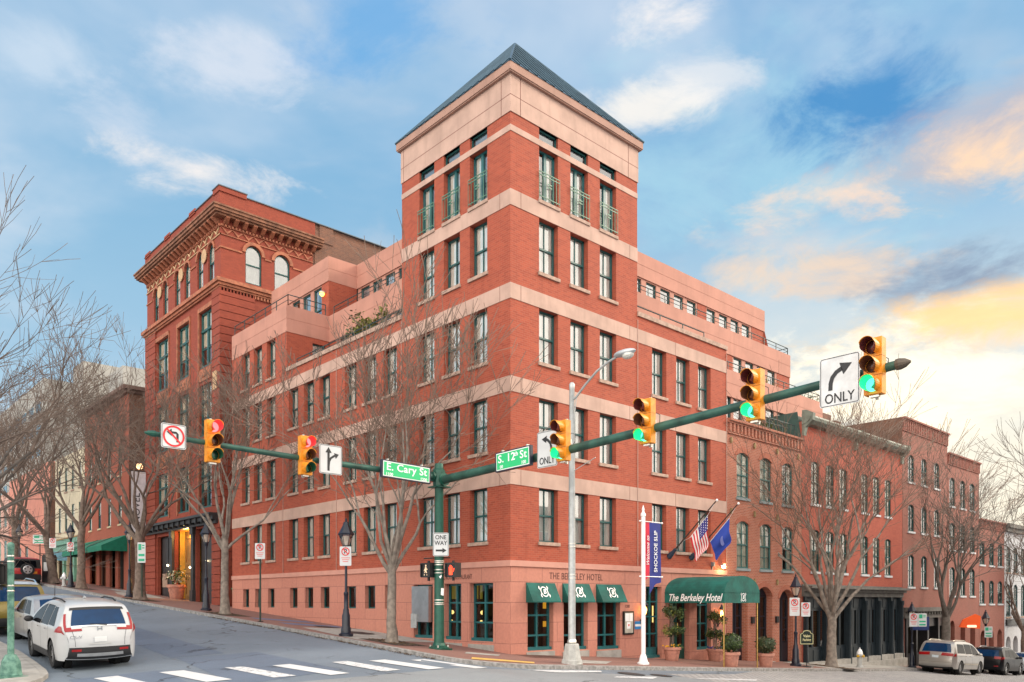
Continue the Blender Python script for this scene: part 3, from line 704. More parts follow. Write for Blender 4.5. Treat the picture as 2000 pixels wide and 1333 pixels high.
# set back walls with their windows: (wall plane, range, z, list of window centres, brick piers)
tw = sash('terr', .80, 2.15, TEAL, glass('terrace glass', .32), cols=1, fy=.06, fw=.05, sill=False, name='terrace_window', curt=(0, 3, 2), cm=mat('blue grey curtain', (.34, .42, .46), .9))
def setback(right, pl, a, b, zb, zt, cents, bricks, w=.80, h=2.15):
    mb = MB(); P = PR(pl) if right else PL(pl)
    ops = [(c-w/2, c+w/2, zb+.28, zb+.28+h) for c in cents]
    facade(mb, P, a, b, zb, zt, ops, .14); wpart('terrace_wall', mb, SALMON, hotel)
    for p, q in bricks:
        k = MB()
        if right: k.box(p, q, pl-.02, pl+.05, zb, zt)
        else: k.box(pl-.02, pl+.05, p, q, zb, zt)
        wpart('brick_pier', k, BR, hotel)
    for c in cents: tw(hotel, (c, pl, zb+.28) if right else (pl, c, zb+.28), not right)
setback(True, 5.06, 6.58, XB-.02, 13.25, 15.75, [8.4, 9.5, 10.6, 11.75, 12.85, 14.03, 15.17, 16.3, 17.43, 19.22, 20.4, 21.53, 22.68], [(17.95, 18.75), (23.3, XB-.02)])
setback(True, 3.46, XE, XB-.02, 10.3, 12.75, [13.8, 14.95, 16.1, 17.2, 19.25, 20.4, 21.55, 22.65], [(17.75, 18.72), (23.25, XB-.02)])
setback(True, 3.46, 6.58, XE, 10.3, 12.75, [7.9, 9.2, 10.5, 11.8], [])
setback(True, 1.56, XE+.01, XB-.02, 7.3, 9.7, [15.2, 16.2, 17.5, 19.16, 20.28, 21.45, 22.7], [(12.74, 13.6)])
setback(False, 3.86, 6.17, Y5, 13.25, 15.75, [14.9, 13.8, 12.7, 11.6, 10.4], [])
setback(False, 2.26, Y5+.02, YE, 13.25, 15.75, [20.6, 19.0, 17.87, 16.75], [(Y5+.01, 16.3)])
setback(False, 2.28, 6.17, Y5, 10.3, 12.75, [14.3, 13.1, 11.9, 10.7, 9.5, 8.3], [(Y5-1.0, Y5)])
sidew = sash('side', .68, 1.5, TEAL, GLASS, cols=2, fy=.12, sill=True, name='side_window')
sidew(hotel, (1.70, Y5, 11.0))
def railing(pts, zb, h, root=hotel, m=RAIL, nm='railing', sp=1.3, bars=(1.0, .55)):
    mb = MB()
    for (x0, y0), (x1, y1) in zip(pts, pts[1:]):
        L = math.hypot(x1-x0, y1-y0); n = max(1, round(L/sp))
        for f in bars: mb.tube([(x0, y0, zb+h*f), (x1, y1, zb+h*f)], .022 if f == 1 else .013, 6)
        for i in range(n+1): mb.box(x0+(x1-x0)*i/n-.016, x0+(x1-x0)*i/n+.016, y0+(y1-y0)*i/n-.016, y0+(y1-y0)*i/n+.016, zb, zb+h)
    return wpart(nm, mb, m, root)
railing([(.12, YE-.05), (.12, Y5+.1), (2.1, Y5+.1)], 14.0, .55); railing([(2.34, Y5-.3), (2.34, 6.2)], 14.0, .42); railing([(.16, Y5-.7), (.16, 6.2)], 11.03, .30)
railing([(6.7, 3.52), (XB-.1, 3.52), (XB-.1, 5.0)], 14.0, .42); railing([(6.65, .12), (11.2, .12)], 11.12, .28, bars=(1.0,)); railing([(XE+.1, 1.62), (XB-.1, 1.62), (XB-.1, 3.3)], 10.96, .42)
railing([(XE+.15, .15), (19.0, .15)], 8.15, .5)
# globe lamps and greenery on the terraces
for (x, y, z) in ((2.2, Y5+.4, 15.2), (18.4, 4.98, 14.4), (13.2, 3.38, 11.35), (23.6, 3.38, 11.4)):
    mb = MB(); mb.lathe([(.05, .1), (.16, .07), (.17, .02)], 12); lm = build('terrace_lamp', mb, ALU, hotel, True, loc=Vector((x-.12, y, z))-Vector(hotel.location))
    g = MB(); g.ball((0, 0, -.03), .12, n=10, m=6); build('globe', g, emit('globe glow', (1, .55, .12), 3.2), lm, True)
# main sash windows
sw = sash('main', W, H, TEAL, GLASS, cols=2, curt=(0, 1, 0, 0, 3))
for c in TC_L: [sw(hotel, (0, c, z), True) for z in FZ]
for c in ML: [sw(hotel, (0, c, z), True) for z in FZ[:3]]
for c in TC_R: [sw(hotel, (c, 0, z)) for z in FZ]
for c in MR: [sw(hotel, (c, 0, z)) for z in FZ[:3]]
sw2 = sash('main2', W, H, TEAL, GLASS, cols=2, curt=(0, 1), name='sash_window', cm=CURTD)
for c in FL: [sw(hotel, (0, c, z), True, nm='end_window') for z in FZ[:3]+[10.90]]
# french windows with balcony rails, transoms
fw_ = sash('french', W, 1.82, TEAL2, GLASS, cols=1, fy=.18, fw=.07, name='french_window', mid=False, curt=(2, 1))
tz_ = sash('transom', W, .42, TEAL, glass('transom glass', .16), cols=1, fy=.09, sill=False, mid=False, name='transom_window', curt=(0,), cm=mat('sky tinted curtain', (.13, .18, .21), .9))  # transom curtain coloured blue to imitate the sky reflected in the panes
def balcony(o):
    mb = MB(); y = -.05
    for z in (.12, .84, .95): mb.box(-.5, .5, y-.012, y+.012, z-.013, z+.013)
    for i in range(7): x = -.49+.98*i/6; mb.box(x-.007, x+.007, y-.007, y+.007, .05, .95)
    mb.box(-.1, .1, y-.015, y, .60, .64); mb.box(-.1, .1, y-.015, y, .5, .54)
    me = mb.mesh('balcony_rail', JUL); st = MB(); st.box(-.16, .16, .19, .25, 0, 1.8); stm = st.mesh('door_stile', TEAL2)
    return me, stm
bme_, stm_ = balcony(None)
for left, cs in ((True, TC_L), (False, TC_R)):
    for c in cs:
        o = fw_(hotel, (0, c, 13.6) if left else (c, 0, 13.6), left); obj('balcony_rail', bme_, o)
        s = MB(); s.box(-.06, .06, .17, .25, 0, 1.8); build('door_stile', s, TEAL2, o)
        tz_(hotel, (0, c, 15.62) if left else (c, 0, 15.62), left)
# basement slits and big restaurant windows
for c, w in base_l:
    p = sash('b%.2f' % c, w, .92, TEAL, GLASSD, cols=1, fy=.17, fw=.05, sill=False, mid=False, name='basement_window', curt=None); p(hotel, (0, c, -.25), True)
def shopwin(left, a, b, z0, z1, rails, deep=.24, nm='restaurant_window', panel=0, m=TEAL2, lit=False):
    w = b-a; c = (a+b)/2; h = z1-z0; fr = MB(); y = deep-.04
    fr.box(-w/2, w/2, y, y+.08, h-.07, h); fr.box(-w/2, -w/2+.07, y, y+.08, 0, h); fr.box(w/2-.07, w/2, y, y+.08, 0, h); fr.box(-.035, .035, y-.01, y+.08, 0, h)
    fr.box(-w/2, w/2, y-.12, y+.08, -.02, .11)
    if panel: fr.box(-w/2, w/2, y, y+.06, 0, panel)
    for r in rails: fr.box(-w/2, w/2, y-.006, y+.08, r*h-.03, r*h+.03)
    L = Vector(hotel.location); p = Vector((0, c, z0) if left else (c, 0, z0))-L
    o = build(nm, fr, m, hotel, loc=p, rz=R(-90) if left else 0)
    g = MB(); g.quad((-w/2, y+.05, 0), (w/2, y+.05, 0), (w/2, y+.05, h), (-w/2, y+.05, h)); build('pane', g, GLASSD, o)
    bk = MB(); bk.box(-w/2-.33, w/2+.33, 1.9, 1.92, -.2, h+.3); build('room', bk, DARKW, o)
    return o
for i, (a, b) in enumerate(BIGL):
    o = shopwin(True, a, b, -1.32, .66, (.32, .66)); w = b-a
    g = MB(); g.box(-w/2+.1, -.07, 1.2, 1.25, 1.45, 1.95); g.box(.07, w/2-.1, 1.2, 1.25, 1.45, 1.95); build('lit_shade', g, emit('olive light', (.50, .36, .05), .28), o)
    g = MB(); g.ball((.1, 1.3, .95), .08, n=8, m=6); g.ball((-.2, 1.5, .62), .05, n=8, m=6); build('table_lamp', g, LIT, o)
for i, (a, b) in enumerate(BIGR):
    o = shopwin(False, a, b, -1.62-.05*i, .66, (.22, .52)); w = b-a
    if i == 1:
        g = MB(); g.box(-w/2, -.05, 1.0, 1.03, 1.45, 1.95); g.box(-w/2, -.1, 1.0, 1.03, .8, 1.0); build('lit_shade', g, emit('amber light', (1, .42, .03), .8), o)
    elif i == 0:
        g = MB(); g.box(.1, .4, 1.2, 1.24, 1.05, 1.08); build('lit_shade', g, emit('amber light', (1, .42, .03), .8), o)
        g = MB(); g.lathe([(.04, 0), (.10, .08), (.08, .2), (.05, .24)], 10, (-.3, .7, .6)); build('vase', g, WHITEP, o, True)
    else:
        g = MB(); g.box(.12, .42, .8, .9, 0, 1.4); build('drape', g, mat('blue drape', (.06, .12, .22), .9), o)
o = shopwin(False, 7.1, 8.1, -2.18, .62, (.34, .58, .79), panel=.42, nm='entrance_window')
g = MB(); g.box(.1, .32, .9, .93, 1.1, 2.4); build('lit_shade', g, emit('dim amber', (.9, .40, .06), .25), o)
o = shopwin(False, 10.5, 11.55, -1.98, .62, (.14, .42, .72), nm='entrance_window')
# entrance double door
dr = MB(); dr.box(-.68, .68, .24, .30, 2.78, 2.96)
for s in (-1, 1):
    x0, x1 = (s*.66, s*.02) if s > 0 else (-.66, -.02); x0, x1 = min(x0, x1), max(x0, x1)
    dr.box(x0, x0+.12, .24, .30, 0, 2.78); dr.box(x1-.12, x1, .24, .30, 0, 2.78); dr.box(x0+.12, x1-.12, .24, .30, 0, .62); dr.box(x0+.12, x1-.12, .24, .30, 2.62, 2.78); dr.box(x0+.12, x1-.12, .24, .30, 1.15, 1.25)
dob = build('entrance_door', dr, mat('door green', (.004, .07, .055), .35), hotel, loc=Vector((9.3, 0, -2.34))-Vector(hotel.location))
g = MB(); g.quad((-.6, .27, .6), (.6, .27, .6), (.6, .27, 2.7), (-.6, .27, 2.7)); build('pane', g, GLASSD, dob)
g = MB(); g.box(-1.2, 1.2, 2.6, 2.62, -.2, 3.2); build('room', g, DARKW, dob)
g = MB()
for s in (-1, 1): g.tube([(s*.07, .24, 1.05), (s*.09, .17, 1.07), (s*.09, .17, 1.50), (s*.07, .24, 1.52)], .018, 6)
build('handle', g, BRASS, dob)
g = MB(); g.ball((-.32, 1.6, 1.75), .12, n=10, m=6); g.box(.20, .24, 1.5, 1.54, 1.5, 2.2); build('lobby_lamp', g, LIT, dob, True)
# carved lettering, number, monograms
def wtext(s, size, m, p, left=False, **k):
    return text(s, size, m, hotel, Vector(p)-Vector(hotel.location), R(-90) if left else 0, **k)
LET = mat('incised letter', (.13, .055, .045), .9)
wtext('THE BERKELEY HOTEL', .33, LET, (3.18, -.004, .90), sx=.80, spacing=1.06)
wtext('THE DINING ROOM RESTAURANT', .24, LET, (-.004, 3.14, .885), True, sx=.62, spacing=1.04)
wtext('1200', .16, LET, (5.98, -.004, -.15), sx=.85)
def monogram(parent, loc, s=.3, tilt=0):
    mb = MB(); r0, r1 = .36*s, .44*s
    for i in range(20):
        a, b = 6.2832*i/20, 6.2832*(i+1)/20
        mb.poly([(r*math.cos(t)*.9, -.004, r*math.sin(t)) for r, t in ((r0, a), (r1, a), (r1, b), (r0, b))])
    for sx_ in (-1, 1):
        for sz in (-1, 1):
            pts = [(sx_*.40*s, .12*s), (sx_*.52*s, .30*s), (sx_*.46*s, .46*s), (sx_*.38*s, .50*s), (sx_*.40*s, .34*s)]
            mb.poly([(x, -.004, z*sz) for x, z in pts])
    o = build('monogram', mb, WHITEP, parent, loc=loc); o.rotation_euler = (tilt, 0, 0)
    me = textmesh('B', .56*s, shear=.3, bold=.004, ext=.002); me.materials.append(WHITEP)
    vs = [tuple(v.co) for v in me.vertices]; fs = [tuple(p.vertices) for p in me.polygons]
    m2 = MB(); m2.v = list(mb.v); m2.f = list(mb.f); m2.add([(x, y-.004, z) for x, y, z in vs], fs)
    o.data = m2.mesh('monogram', WHITEP); return o
for i, (a, b) in enumerate([(.70, 2.04), (2.44, 3.80), (4.20, 5.58)]):
    mb = MB(); zt, zb, o_ = .66, .0, .34; w = b-a
    pr = [(0, zt), (-.03, zt), (-o_, zb+.04), (-o_, zb), (0, zb)]
    mb.prismP([(y, z) for y, z in pr], lambda y, z: (-w/2, y, z), lambda y, z: (w/2, y, z))
    aw = build('window_awning', mb, CANVAS, hotel, loc=Vector(((a+b)/2, 0, 0))-Vector(hotel.location))
    t = math.atan2(o_-.03, zt-zb-.04); monogram(aw, (0, -.195, .36), .44, -t)
# barrel canopy over the entrance
x0, x1, yf, zb, zs = 8.30, 10.78, -2.72, -.02, .38; c = (x0+x1)/2; rr = (x1-x0)/2; hh = .64
mb = MB(); prof = [(x0, zb), (x0, zs)]+[(c-rr*math.cos(math.pi*i/18), zs+hh*math.sin(math.pi*i/18)) for i in range(1, 18)]+[(x1, zs), (x1, zb)]
for (a, za), (b, zb_) in zip(prof, prof[1:]): mb.quad((a, 0, za), (b, 0, zb_), (b, yf, zb_), (a, yf, za))
mb.poly([(a, yf, z) for a, z in prof])
can = wpart('entrance_canopy', mb, CANVAS, hotel, True)
tr_ = MB(); tr_.box(x0-.012, x0, yf-.01, 0, zs-.012, zs+.012); tr_.box(x0-.012, x1+.012, yf-.012, yf, zs-.012, zs+.012); build('piping', tr_, CANVAS, can)
for x, y in ((x0+.06, yf+.06), (x1-.06, yf+.06)):
    p = MB(); z = gz(x, y); p.tube([(x, y, z), (x, y, zs)], .03, 8); build('canopy_post', p, BRASS, can, True)
me = textmesh('The Berkeley Hotel', .40, shear=.38, bold=.004, ext=.003, sx=.76); me.materials.append(WHITEP); obj('lettering', me, can, (x0-.014, (yf)/2-.02, .175), R(-90))
monogram(can, (c+.05, yf-.006, .20), .36)
# wall lanterns, menu case, plaque, meter boxes, flood lamp
def lantern(x, z):
    o = MB(); o.tube([(0, 0, -.52), (0, -.06, -.52), (0, -.14, -.42), (0, -.2, -.30)], .014, 6); o.box(-.045, .045, -.03, 0, -.62, -.42); o.lathe([(.07, -.30), (.09, -.27)], 6, (0, -.2, 0)); o.lathe([(.15, .12), (.05, .26), (.02, .34)], 6, (0, -.2, 0))
    for k in range(6):
        a = 6.2832*(k+.5)/6; o.tube([(.085*math.cos(a), -.2+.085*math.sin(a), -.27), (.14*math.cos(a), -.2+.14*math.sin(a), .12)], .008, 4)
    l = build('wall_lantern', o, BLACK, hotel, loc=Vector((x, 0, z))-Vector(hotel.location))
    g = MB(); g.lathe([(.025, -.24), (.055, -.16), (.055, .0), (.02, .08)], 8, (0, -.2, 0)); build('flame', g, emit('lantern flame', (1, .50, .10), 16), l, True)
    pl_ = bpy.data.lights.new('lantern_light', 'POINT'); pl_.energy = 7; pl_.color = (1, .55, .18); pl_.shadow_soft_size = .05
    obj('lantern_light', pl_, l, (0, -.26, -.05))
lantern(6.78, -.22); lantern(12.05, -.42)
mc = MB(); mc.box(-.3, .3, -.07, 0, -.44, .44); m_ = build('menu_case', mc, BLACK, hotel, loc=Vector((5.99, 0, -.77))-Vector(hotel.location))
pg = MB(); pg.box(-.24, .24, -.075, -.07, -.38, .38); build('menu_board', pg, mat('menu board', (.42, .40, .34), .6), m_)
pg = MB(); pg.box(-.22, -.01, -.08, -.075, .06, .36); pg.box(.01, .21, -.08, -.075, .06, .36); pg.box(-.13, .08, -.081, -.075, -.22, .03); build('menu_page', pg, WHITEP, m_)
h_ = MB(); h_.poly([(-.02+.05*x, -.083, -.09+.05*z) for x, z in ((0, -1), (1, .2), (.8, .8), (.4, .9), (0, .5), (-.4, .9), (-.8, .8), (-1, .2))]); build('red_heart', h_, SIGNRED, m_)
pq = MB(); pq.box(-.21, .21, -.02, 0, -.15, .15); q_ = build('wall_plaque', pq, mat('plaque blue', (.03, .22, .52), .4), hotel, loc=Vector((6.62, 0, -.87))-Vector(hotel.location))
pq = MB(); pq.box(-.2, .2, -.024, -.02, -.045, .04); build('plaque_stripe', pq, WHITEP, q_)
for x, z, s, nm in ((6.9, 1.72, .14, 'meter_box'), (11.6, 1.62, .09, 'meter_box')):
    mb = MB(); mb.box(-s/1.6, s/1.6, -.13, 0, -s, s); mb.box(-.015, .015, -.04, 0, -s-.35, -s); build(nm, mb, mat('box grey', (.16, .16, .17), .5), hotel, loc=Vector((x, 0, z))-Vector(hotel.location))
fl = MB(); fl.lathe([(.03, 0), (.09, .08), (.10, .16)], 10, (0, 0, -.08)); fl.tube([(0, 0, 0), (0, .16, 0)], .02, 6); f_ = build('flood_lamp', fl, ALU, hotel, True, loc=Vector((12.2, -.18, 1.58))-Vector(hotel.location))
g = MB(); g.ball((0, -.02, -.04), .085, n=10, m=6); build('bulb', g, emit('flood bulb', (1, .80, .45), 30), f_, True)
pl_ = bpy.data.lights.new('flood_light', 'POINT'); pl_.energy = 22; pl_.color = (1, .62, .25); pl_.shadow_soft_size = .06; obj('flood_light', pl_, f_, (0, -.16, -.1))
# stone aprons under the big windows
for a, b in BIGL: wpart('window_apron', MB().box(-.03, .2, a-.05, b+.05, -2.2, -1.43), CONC, hotel)
for i, (a, b) in enumerate(BIGR): wpart('window_apron', MB().box(a-.05, b+.05, -.03, .2, -2.4, -1.66-.05*i), CONC, hotel)
gc = MB(); gc.box(-.16, -.003, 4.25, 5.3, -.72, .60); cab = wpart('steel_cabinet', gc, mat('satin steel', (.42, .43, .44), .32, .9, var=.15), hotel)
gc = MB(); gc.box(-.2, -.16, 4.95, 5.3, -.95, -.42); build('meter_cover', gc, ALU, cab)
dp = MB()
for y in (6.16, 11.0, 15.9): dp.tube([(-.03, y, 1.4), (-.03, y, 10.8)], .012, 5)
for x in (6.57, 12.70): dp.tube([(x, -.03, 1.4), (x, -.03, 10.8)], .013, 5)
wpart('wall_joint', dp, mat('joint sealant', (.44, .30, .25), .8), hotel)
# ================================================================ ORNATE RED BUILDING beyond the alley
Y0, Y1 = 23.2, 34.9
orn = thing('ornate_building', 'tall red brick building with arched top windows, bracketed cornice and dark shopfront, beyond the alley', 'building', (0, Y0, gz(0, Y0)))
mb = MB()
AR = [33.2, 31.55, 29.55, 28.0, 26.05, 24.5]
BAY = [(24.35, 26.15), (27.6, 29.45), (30.95, 33.05)]
ops = [(c-.42, c+.42, 17.75, 19.85, .42) for c in AR]
ops += [(a, b, z0, z1) for a, b in BAY for z0, z1 in ((5.3, 8.0), (9.35, 12.25), (13.2, 16.35))]
ops += [(24.1, 26.65, -.6, 4.2), (27.2, 30.0, -.6, 4.3), (30.5, 33.0, -.6, 4.1)]
facade(mb, PL(0), Y0, Y1, -1, 22.2, ops, .22)
SA = [1.86, 3.57]
facade(mb, PR(Y0), 0, 5.5, -1, 22.2, [(c-.47, c+.47, 17.68, 19.8, .46) for c in SA], .15)
wpart('wall', mb, BR_ORN, orn)
mb = MB(); mb.quad((5.5, Y0, -1), (26, Y0, -1), (26, Y0, 22.285), (5.5, Y0, 22.285)); mb.quad((26, Y0, -1), (26, Y1, -1), (26, Y1, 22), (26, Y0, 22)); mb.quad((0, Y1, -1), (26, Y1, -1), (26, Y1, 22), (0, Y1, 22)); mb.quad((0, Y0, 21.6), (26, Y0, 21.6), (26, Y1, 21.6), (0, Y1, 21.6))
mb.box(5.6, 15, Y0-.05, Y0, 19.6, 21.9); mb.box(5.9, 6.8, Y0-.1, Y0, 21.3, 22.35)
wpart('old_side_wall', mb, BR_OLD, orn)
pp = MB(); pp.box(-.10, .5, Y0-.10, Y1+.1, 21.2, 22.28); pp.box(.5, 5.6, Y0-.10, Y0+.5, 21.2, 22.28)
for y in (26.9, 30.9, 34.4): pp.box(-.16, .5, y-.45, y+.45, 22.2, 22.46)
pp.box(-.16, 1.4, Y0-.16, Y0+.7, 22.2, 22.46); wpart('parapet', pp, BR_ORN, orn)
cp = MB(); cp.box(-.16, .6, Y0+.75, Y1+.12, 22.28, 22.33); cp.box(1.45, 26, Y0-.16, Y0+.4, 22.28, 22.33); cp.box(-.2, 1.44, Y0-.2, Y0+.74, 22.46, 22.51); wpart('parapet_coping', cp, mat('slate coping', (.10, .13, .16), .6), orn)
TERC = mat('terracotta trim', (.36, .125, .065), .75, var=.3, scale=4)
TERL = mat('pale terracotta', (.52, .34, .19), .75, var=.2, scale=6)
cn = MB()
for (o, z0, z1) in ((.40, 20.80, 20.90), (.52, 20.90, 21.02), (.60, 21.02, 21.18), (.66, 21.18, 21.27)):
    cn.box(-o, 0, Y0-o, Y1+o, z0, z1); cn.box(0, 5.9, Y0-o, Y0, z0, z1)
cor = wpart('cornice', cn, mat('weathered cornice', (.24, .105, .06), .8, var=.4, scale=3), orn)
n = 22; BP = [(0, 20.50), (-.12, 20.52), (-.42, 20.74), (-.44, 20.80), (0, 20.80)]
for i in range(n):
    y = Y0+.2+(Y1-Y0-.4)*i/(n-1); wpart('bracket', MB().prismP(BP, lambda x, z, y=y: (x, y-.10, z), lambda x, z, y=y: (x, y+.10, z)), TERC, orn)
for i in range(11):
    x = .25+5.2*i/10; wpart('bracket', MB().prismP(BP, lambda q, z, x=x: (x-.10, Y0+q, z), lambda q, z, x=x: (x+.10, Y0+q, z)), TERC, orn)
bk = MB(); bk.box(-.06, 0, Y0-.06, Y1, 20.36, 20.40); bk.box(0, 5.5, Y0-.06, Y0, 20.36, 20.40)
for i in range(50): y = Y0+.05+(Y1-Y0-.2)*i/49; bk.box(-.10, -.001, y-.05, y+.05, 20.38, 20.49)
for i in range(28): x = .05+5.3*i/27; bk.box(x-.05, x+.05, Y0-.10, Y0-.001, 20.38, 20.49)
wpart('dentil_course', bk, TERC, orn)
sg = MB(); sg.box(-.055, 0, Y0-.055, Y1+.05, 19.93, 19.98)
for i in range(15):
    y = Y0+.45+(Y1-Y0-.9)*i/14; sg.prismP([(-.34, 20.33), (0, 20.0), (.34, 20.33), (.16, 20.26), (0, 20.13), (-.16, 20.26)], lambda a, z, y=y: (-.07, y+a, z), lambda a, z, y=y: (-.001, y+a, z))
for y in (32.4, 28.8, 25.3): sg.lathe([(.001, -.05), (.36, -.05), (.30, .04)], 12); sg.v[-36:] = [(-.05+q[2], y+q[0], 19.38+q[1]*1.1) for q in sg.v[-36:]]
wpart('garland', sg, TERL, orn)
sg = MB(); sg.box(-.055, 5.5, Y0-.055, Y0, 19.93, 19.98)
for i in range(9):
    x = .35+4.8*i/8; sg.prism([(x-.32+p, z) for p, z in ((0, 20.33), (.32, 20.0), (.64, 20.33), (.48, 20.26), (.32, 20.13), (.16, 20.26))], Y0-.05, Y0-.001)
wpart('side_garland', sg, TERC, orn)
bl = MB()
for (o, z0, z1) in ((.12, 17.05, 17.15), (.2, 17.15, 17.3), (.3, 17.3, 17.5)): bl.box(-o, 0, Y0-o, Y1+o, z0, z1); bl.box(0, 5.5, Y0-o, Y0, z0, z1)
for i in range(30): x = .05+5.4*i/29; bl.box(x-.05, x+.05, Y0-.1, Y0, 16.88, 17.05)
wpart('belt_course', bl, TERC, orn)
st = MB(); [st.box(-.05, 0, p, q, 19.22, 19.30) for p, q in zip([Y0-.04]+[c+.58 for c in sorted(AR)], [c-.58 for c in sorted(AR)]+[Y1+.04]) if q > p]; [st.box(p, q, Y0-.05, Y0, 19.22, 19.30) for p, q in ((0, 1.2), (2.52, 2.91), (4.23, 5.5))]
for c in AR:
    for a in range(12):
        t, u = math.pi*a/12, math.pi*(a+1)/12
        q = [(c-r*math.cos(w_), 19.43+r*math.sin(w_)) for r, w_ in ((.43, t), (.57, t), (.57, u), (.43, u))]
        st.prismP(q, lambda y, z: (-.07, y, z), lambda y, z: (0, y, z))
for c in SA:
    for a in range(12):
        t, u = math.pi*a/12, math.pi*(a+1)/12
        q = [(c-r*math.cos(w_), 19.34+r*math.sin(w_)) for r, w_ in ((.48, t), (.66, t), (.66, u), (.48, u))]
        st.prism(q, Y0-.07, Y0)
wpart('arch_trim', st, TERC, orn)
# rusticated corner piers
ru = MB(); rv = MB()
z = -.6
while z < 16.8:
    h = .42; ru.box(-.10, 0, Y0-.10, Y0+1.0, z+.035, z+h); ru.box(0, 1.9, Y0-.10, Y0, z+.035, z+h)
    rv.box(-.10, 0, Y1-1.75, Y1+.1, z+.035, z+h); z += h
wpart('rusticated_pier', ru, BR_ORN, orn); wpart('rusticated_pier', rv, BR_ORN, orn)
pn = MB()
for a, b in BAY:
    for z0, z1 in ((8.3, 9.2), (12.45, 13.1)): pn.box(-.06, 0, a+.05, b-.05, z0, z1); pn.box(-.10, -.06, (a+b)/2-.35, (a+b)/2+.35, z0+.2, z1-.2)
for y in (24.22, 26.2, 27.52, 29.5, 30.88): pn.box(-.07, 0, y-.05, y+.05, 5.2, 16.5)
for a, b in BAY: pn.box(-.08, 0, a-.1, b+.1, 16.38, 16.62)
wpart('panel', pn, TERC, orn)
cr = MB(); cr.box(-.13, -.10, Y0+.25, Y0+.8, 11.6, 12.6); wpart('stone_shield', cr, TERL, orn)
aw1 = sash('oa', .84, 2.1, TEAL, GLASS, cols=1, fy=.10, fw=.06, rise=.42, sill=False, name='arched_window', curt=(3, 0, 1))
for c in AR: aw1(orn, (0, c, 17.75), True)
aw2 = sash('os', .94, 2.12, TEAL, GLASS, cols=1, fy=.08, fw=.06, rise=.46, sill=False, name='arched_side_window', curt=(3, 0), cm=mat('pale blind', (.55, .56, .52), .9))
for c in SA: aw2(orn, (c, Y0, 17.68))
for (a, b) in BAY:
    for z0, z1 in ((5.3, 8.0), (9.35, 12.25), (13.2, 16.35)):
        w = b-a; h = z1-z0; fr = MB(); y = .12
        for (p, q) in ((-w/2, -w/2+.1), (w/2-.1, w/2), (-.09, .09)): fr.box(p, q, y, y+.12, 0, h)
        fr.box(-w/2, w/2, y, y+.12, h-.1, h); fr.box(-w/2, w/2, y-.1, y+.12, 0, .1); fr.box(-w/2, w/2, y-.03, y+.12, h*.66, h*.66+.12); fr.box(-w/2+.1, w/2-.1, y+.02, y+.1, h*.34, h*.34+.06)
        o = build('tall_window', fr, TEAL, orn, loc=Vector((0, (a+b)/2, z0))-Vector(orn.location), rz=R(-90))
        g = MB(); g.quad((-w/2, y+.06, 0), (w/2, y+.06, 0), (w/2, y+.06, h), (-w/2, y+.06, h)); build('pane', g, GLASS, o)
        g = MB(); g.quad((-w/2, .215, h*.40), (w/2, .215, h*.40), (w/2, .215, h), (-w/2, .215, h)); build('blind', g, BLIND, o)
        g = MB(); g.box(-w/2-.3, w/2+.3, .8, .82, -.3, h+.3); build('room', g, DARK, o)
# shopfront
sc_ = MB()
for (o, z0, z1) in ((.25, 4.3, 4.5), (.42, 4.5, 4.72), (.6, 4.72, 4.86)): sc_.box(-o, 0, Y0+.1, Y1-.1, z0, z1)
for i in range(13): y = Y0+.6+10.3*i/12; sc_.box(-.5, 0, y-.05, y+.05, 4.40, 4.72)
wpart('shop_cornice', sc_, NEARBLACK, orn)
for y in (26.93, 30.25):
    co = MB(); co.box(-.14, .2, y-.17, y+.17, -.2, 4.3); co.box(-.2, .2, y-.22, y+.22, -.2, .7); co.box(-.2, .2, y-.22, y+.22, 3.9, 4.3); wpart('shop_column', co, NEARBLACK, orn)
for ya, yb, zt, cells in ((24.1, 26.65, 4.2, ((24.9, 26.5),)), (30.5, 33.0, 4.1, ((30.7, 31.7), (31.85, 32.85)))):
    sh = MB(); sh.box(.3, .4, ya, yb, -.6, zt)
    for y0, y1 in cells:
        for z0, z1 in ((.5, 1.7), (2.3, 4.0)): sh.box(.26, .3, y0, y1, z0, z1)
    wpart('shop_panel', sh, NEARBLACK, orn)
lob = MB()
for q in (((2.6, 27.2), (2.6, 30.0)), ((.3, 27.2), (2.6, 27.2)), ((.3, 30.0), (2.6, 30.0))): lob.quad((*q[0], -.6), (*q[1], -.6), (*q[1], 4.4), (*q[0], 4.4))
lob.quad((.3, 27.2, 4.35), (2.6, 27.2, 4.35), (2.6, 30.0, 4.35), (.3, 30.0, 4.35)); wpart('lobby_wall', lob, mat('ochre wall', (.60, .33, .05), .7), orn)
dw = MB(); dw.box(.62, .70, 27.95, 30.0, -.3, 4.3)
for z0, z1 in ((.35, .5), (1.75, 1.9), (2.25, 2.4), (3.85, 4.0)): dw.box(.57, .62, 28.15, 29.85, z0, z1)
for y0, y1 in ((28.15, 28.27), (29.73, 29.85)): dw.box(.57, .62, y0, y1, .5, 1.75); dw.box(.57, .62, y0, y1, 2.4, 3.85)
wpart('wood_screen', dw, mat('dark wood', (.24, .13, .045), .5), orn)
pl_ = bpy.data.lights.new('lobby_light', 'POINT'); pl_.energy = 420; pl_.color = (1, .66, .20); pl_.shadow_soft_size = .15; obj('lobby_light', pl_, orn, Vector((1.6, 27.9, 3.3))-Vector(orn.location))
for y, z in ((25.7, 2.35), (28.9, 2.1), (31.77, 2.3)):
    g = MB(); g.ball((.2 if y != 28.9 else .5, y, z), .06, n=8, m=6); wpart('sconce', g, LITW, orn, True)
pq = MB(); pq.box(.22, .26, 31.95, 32.75, .95, 1.8); wpart('notice_board', pq, mat('notice', (.30, .20, .15), .7), orn)
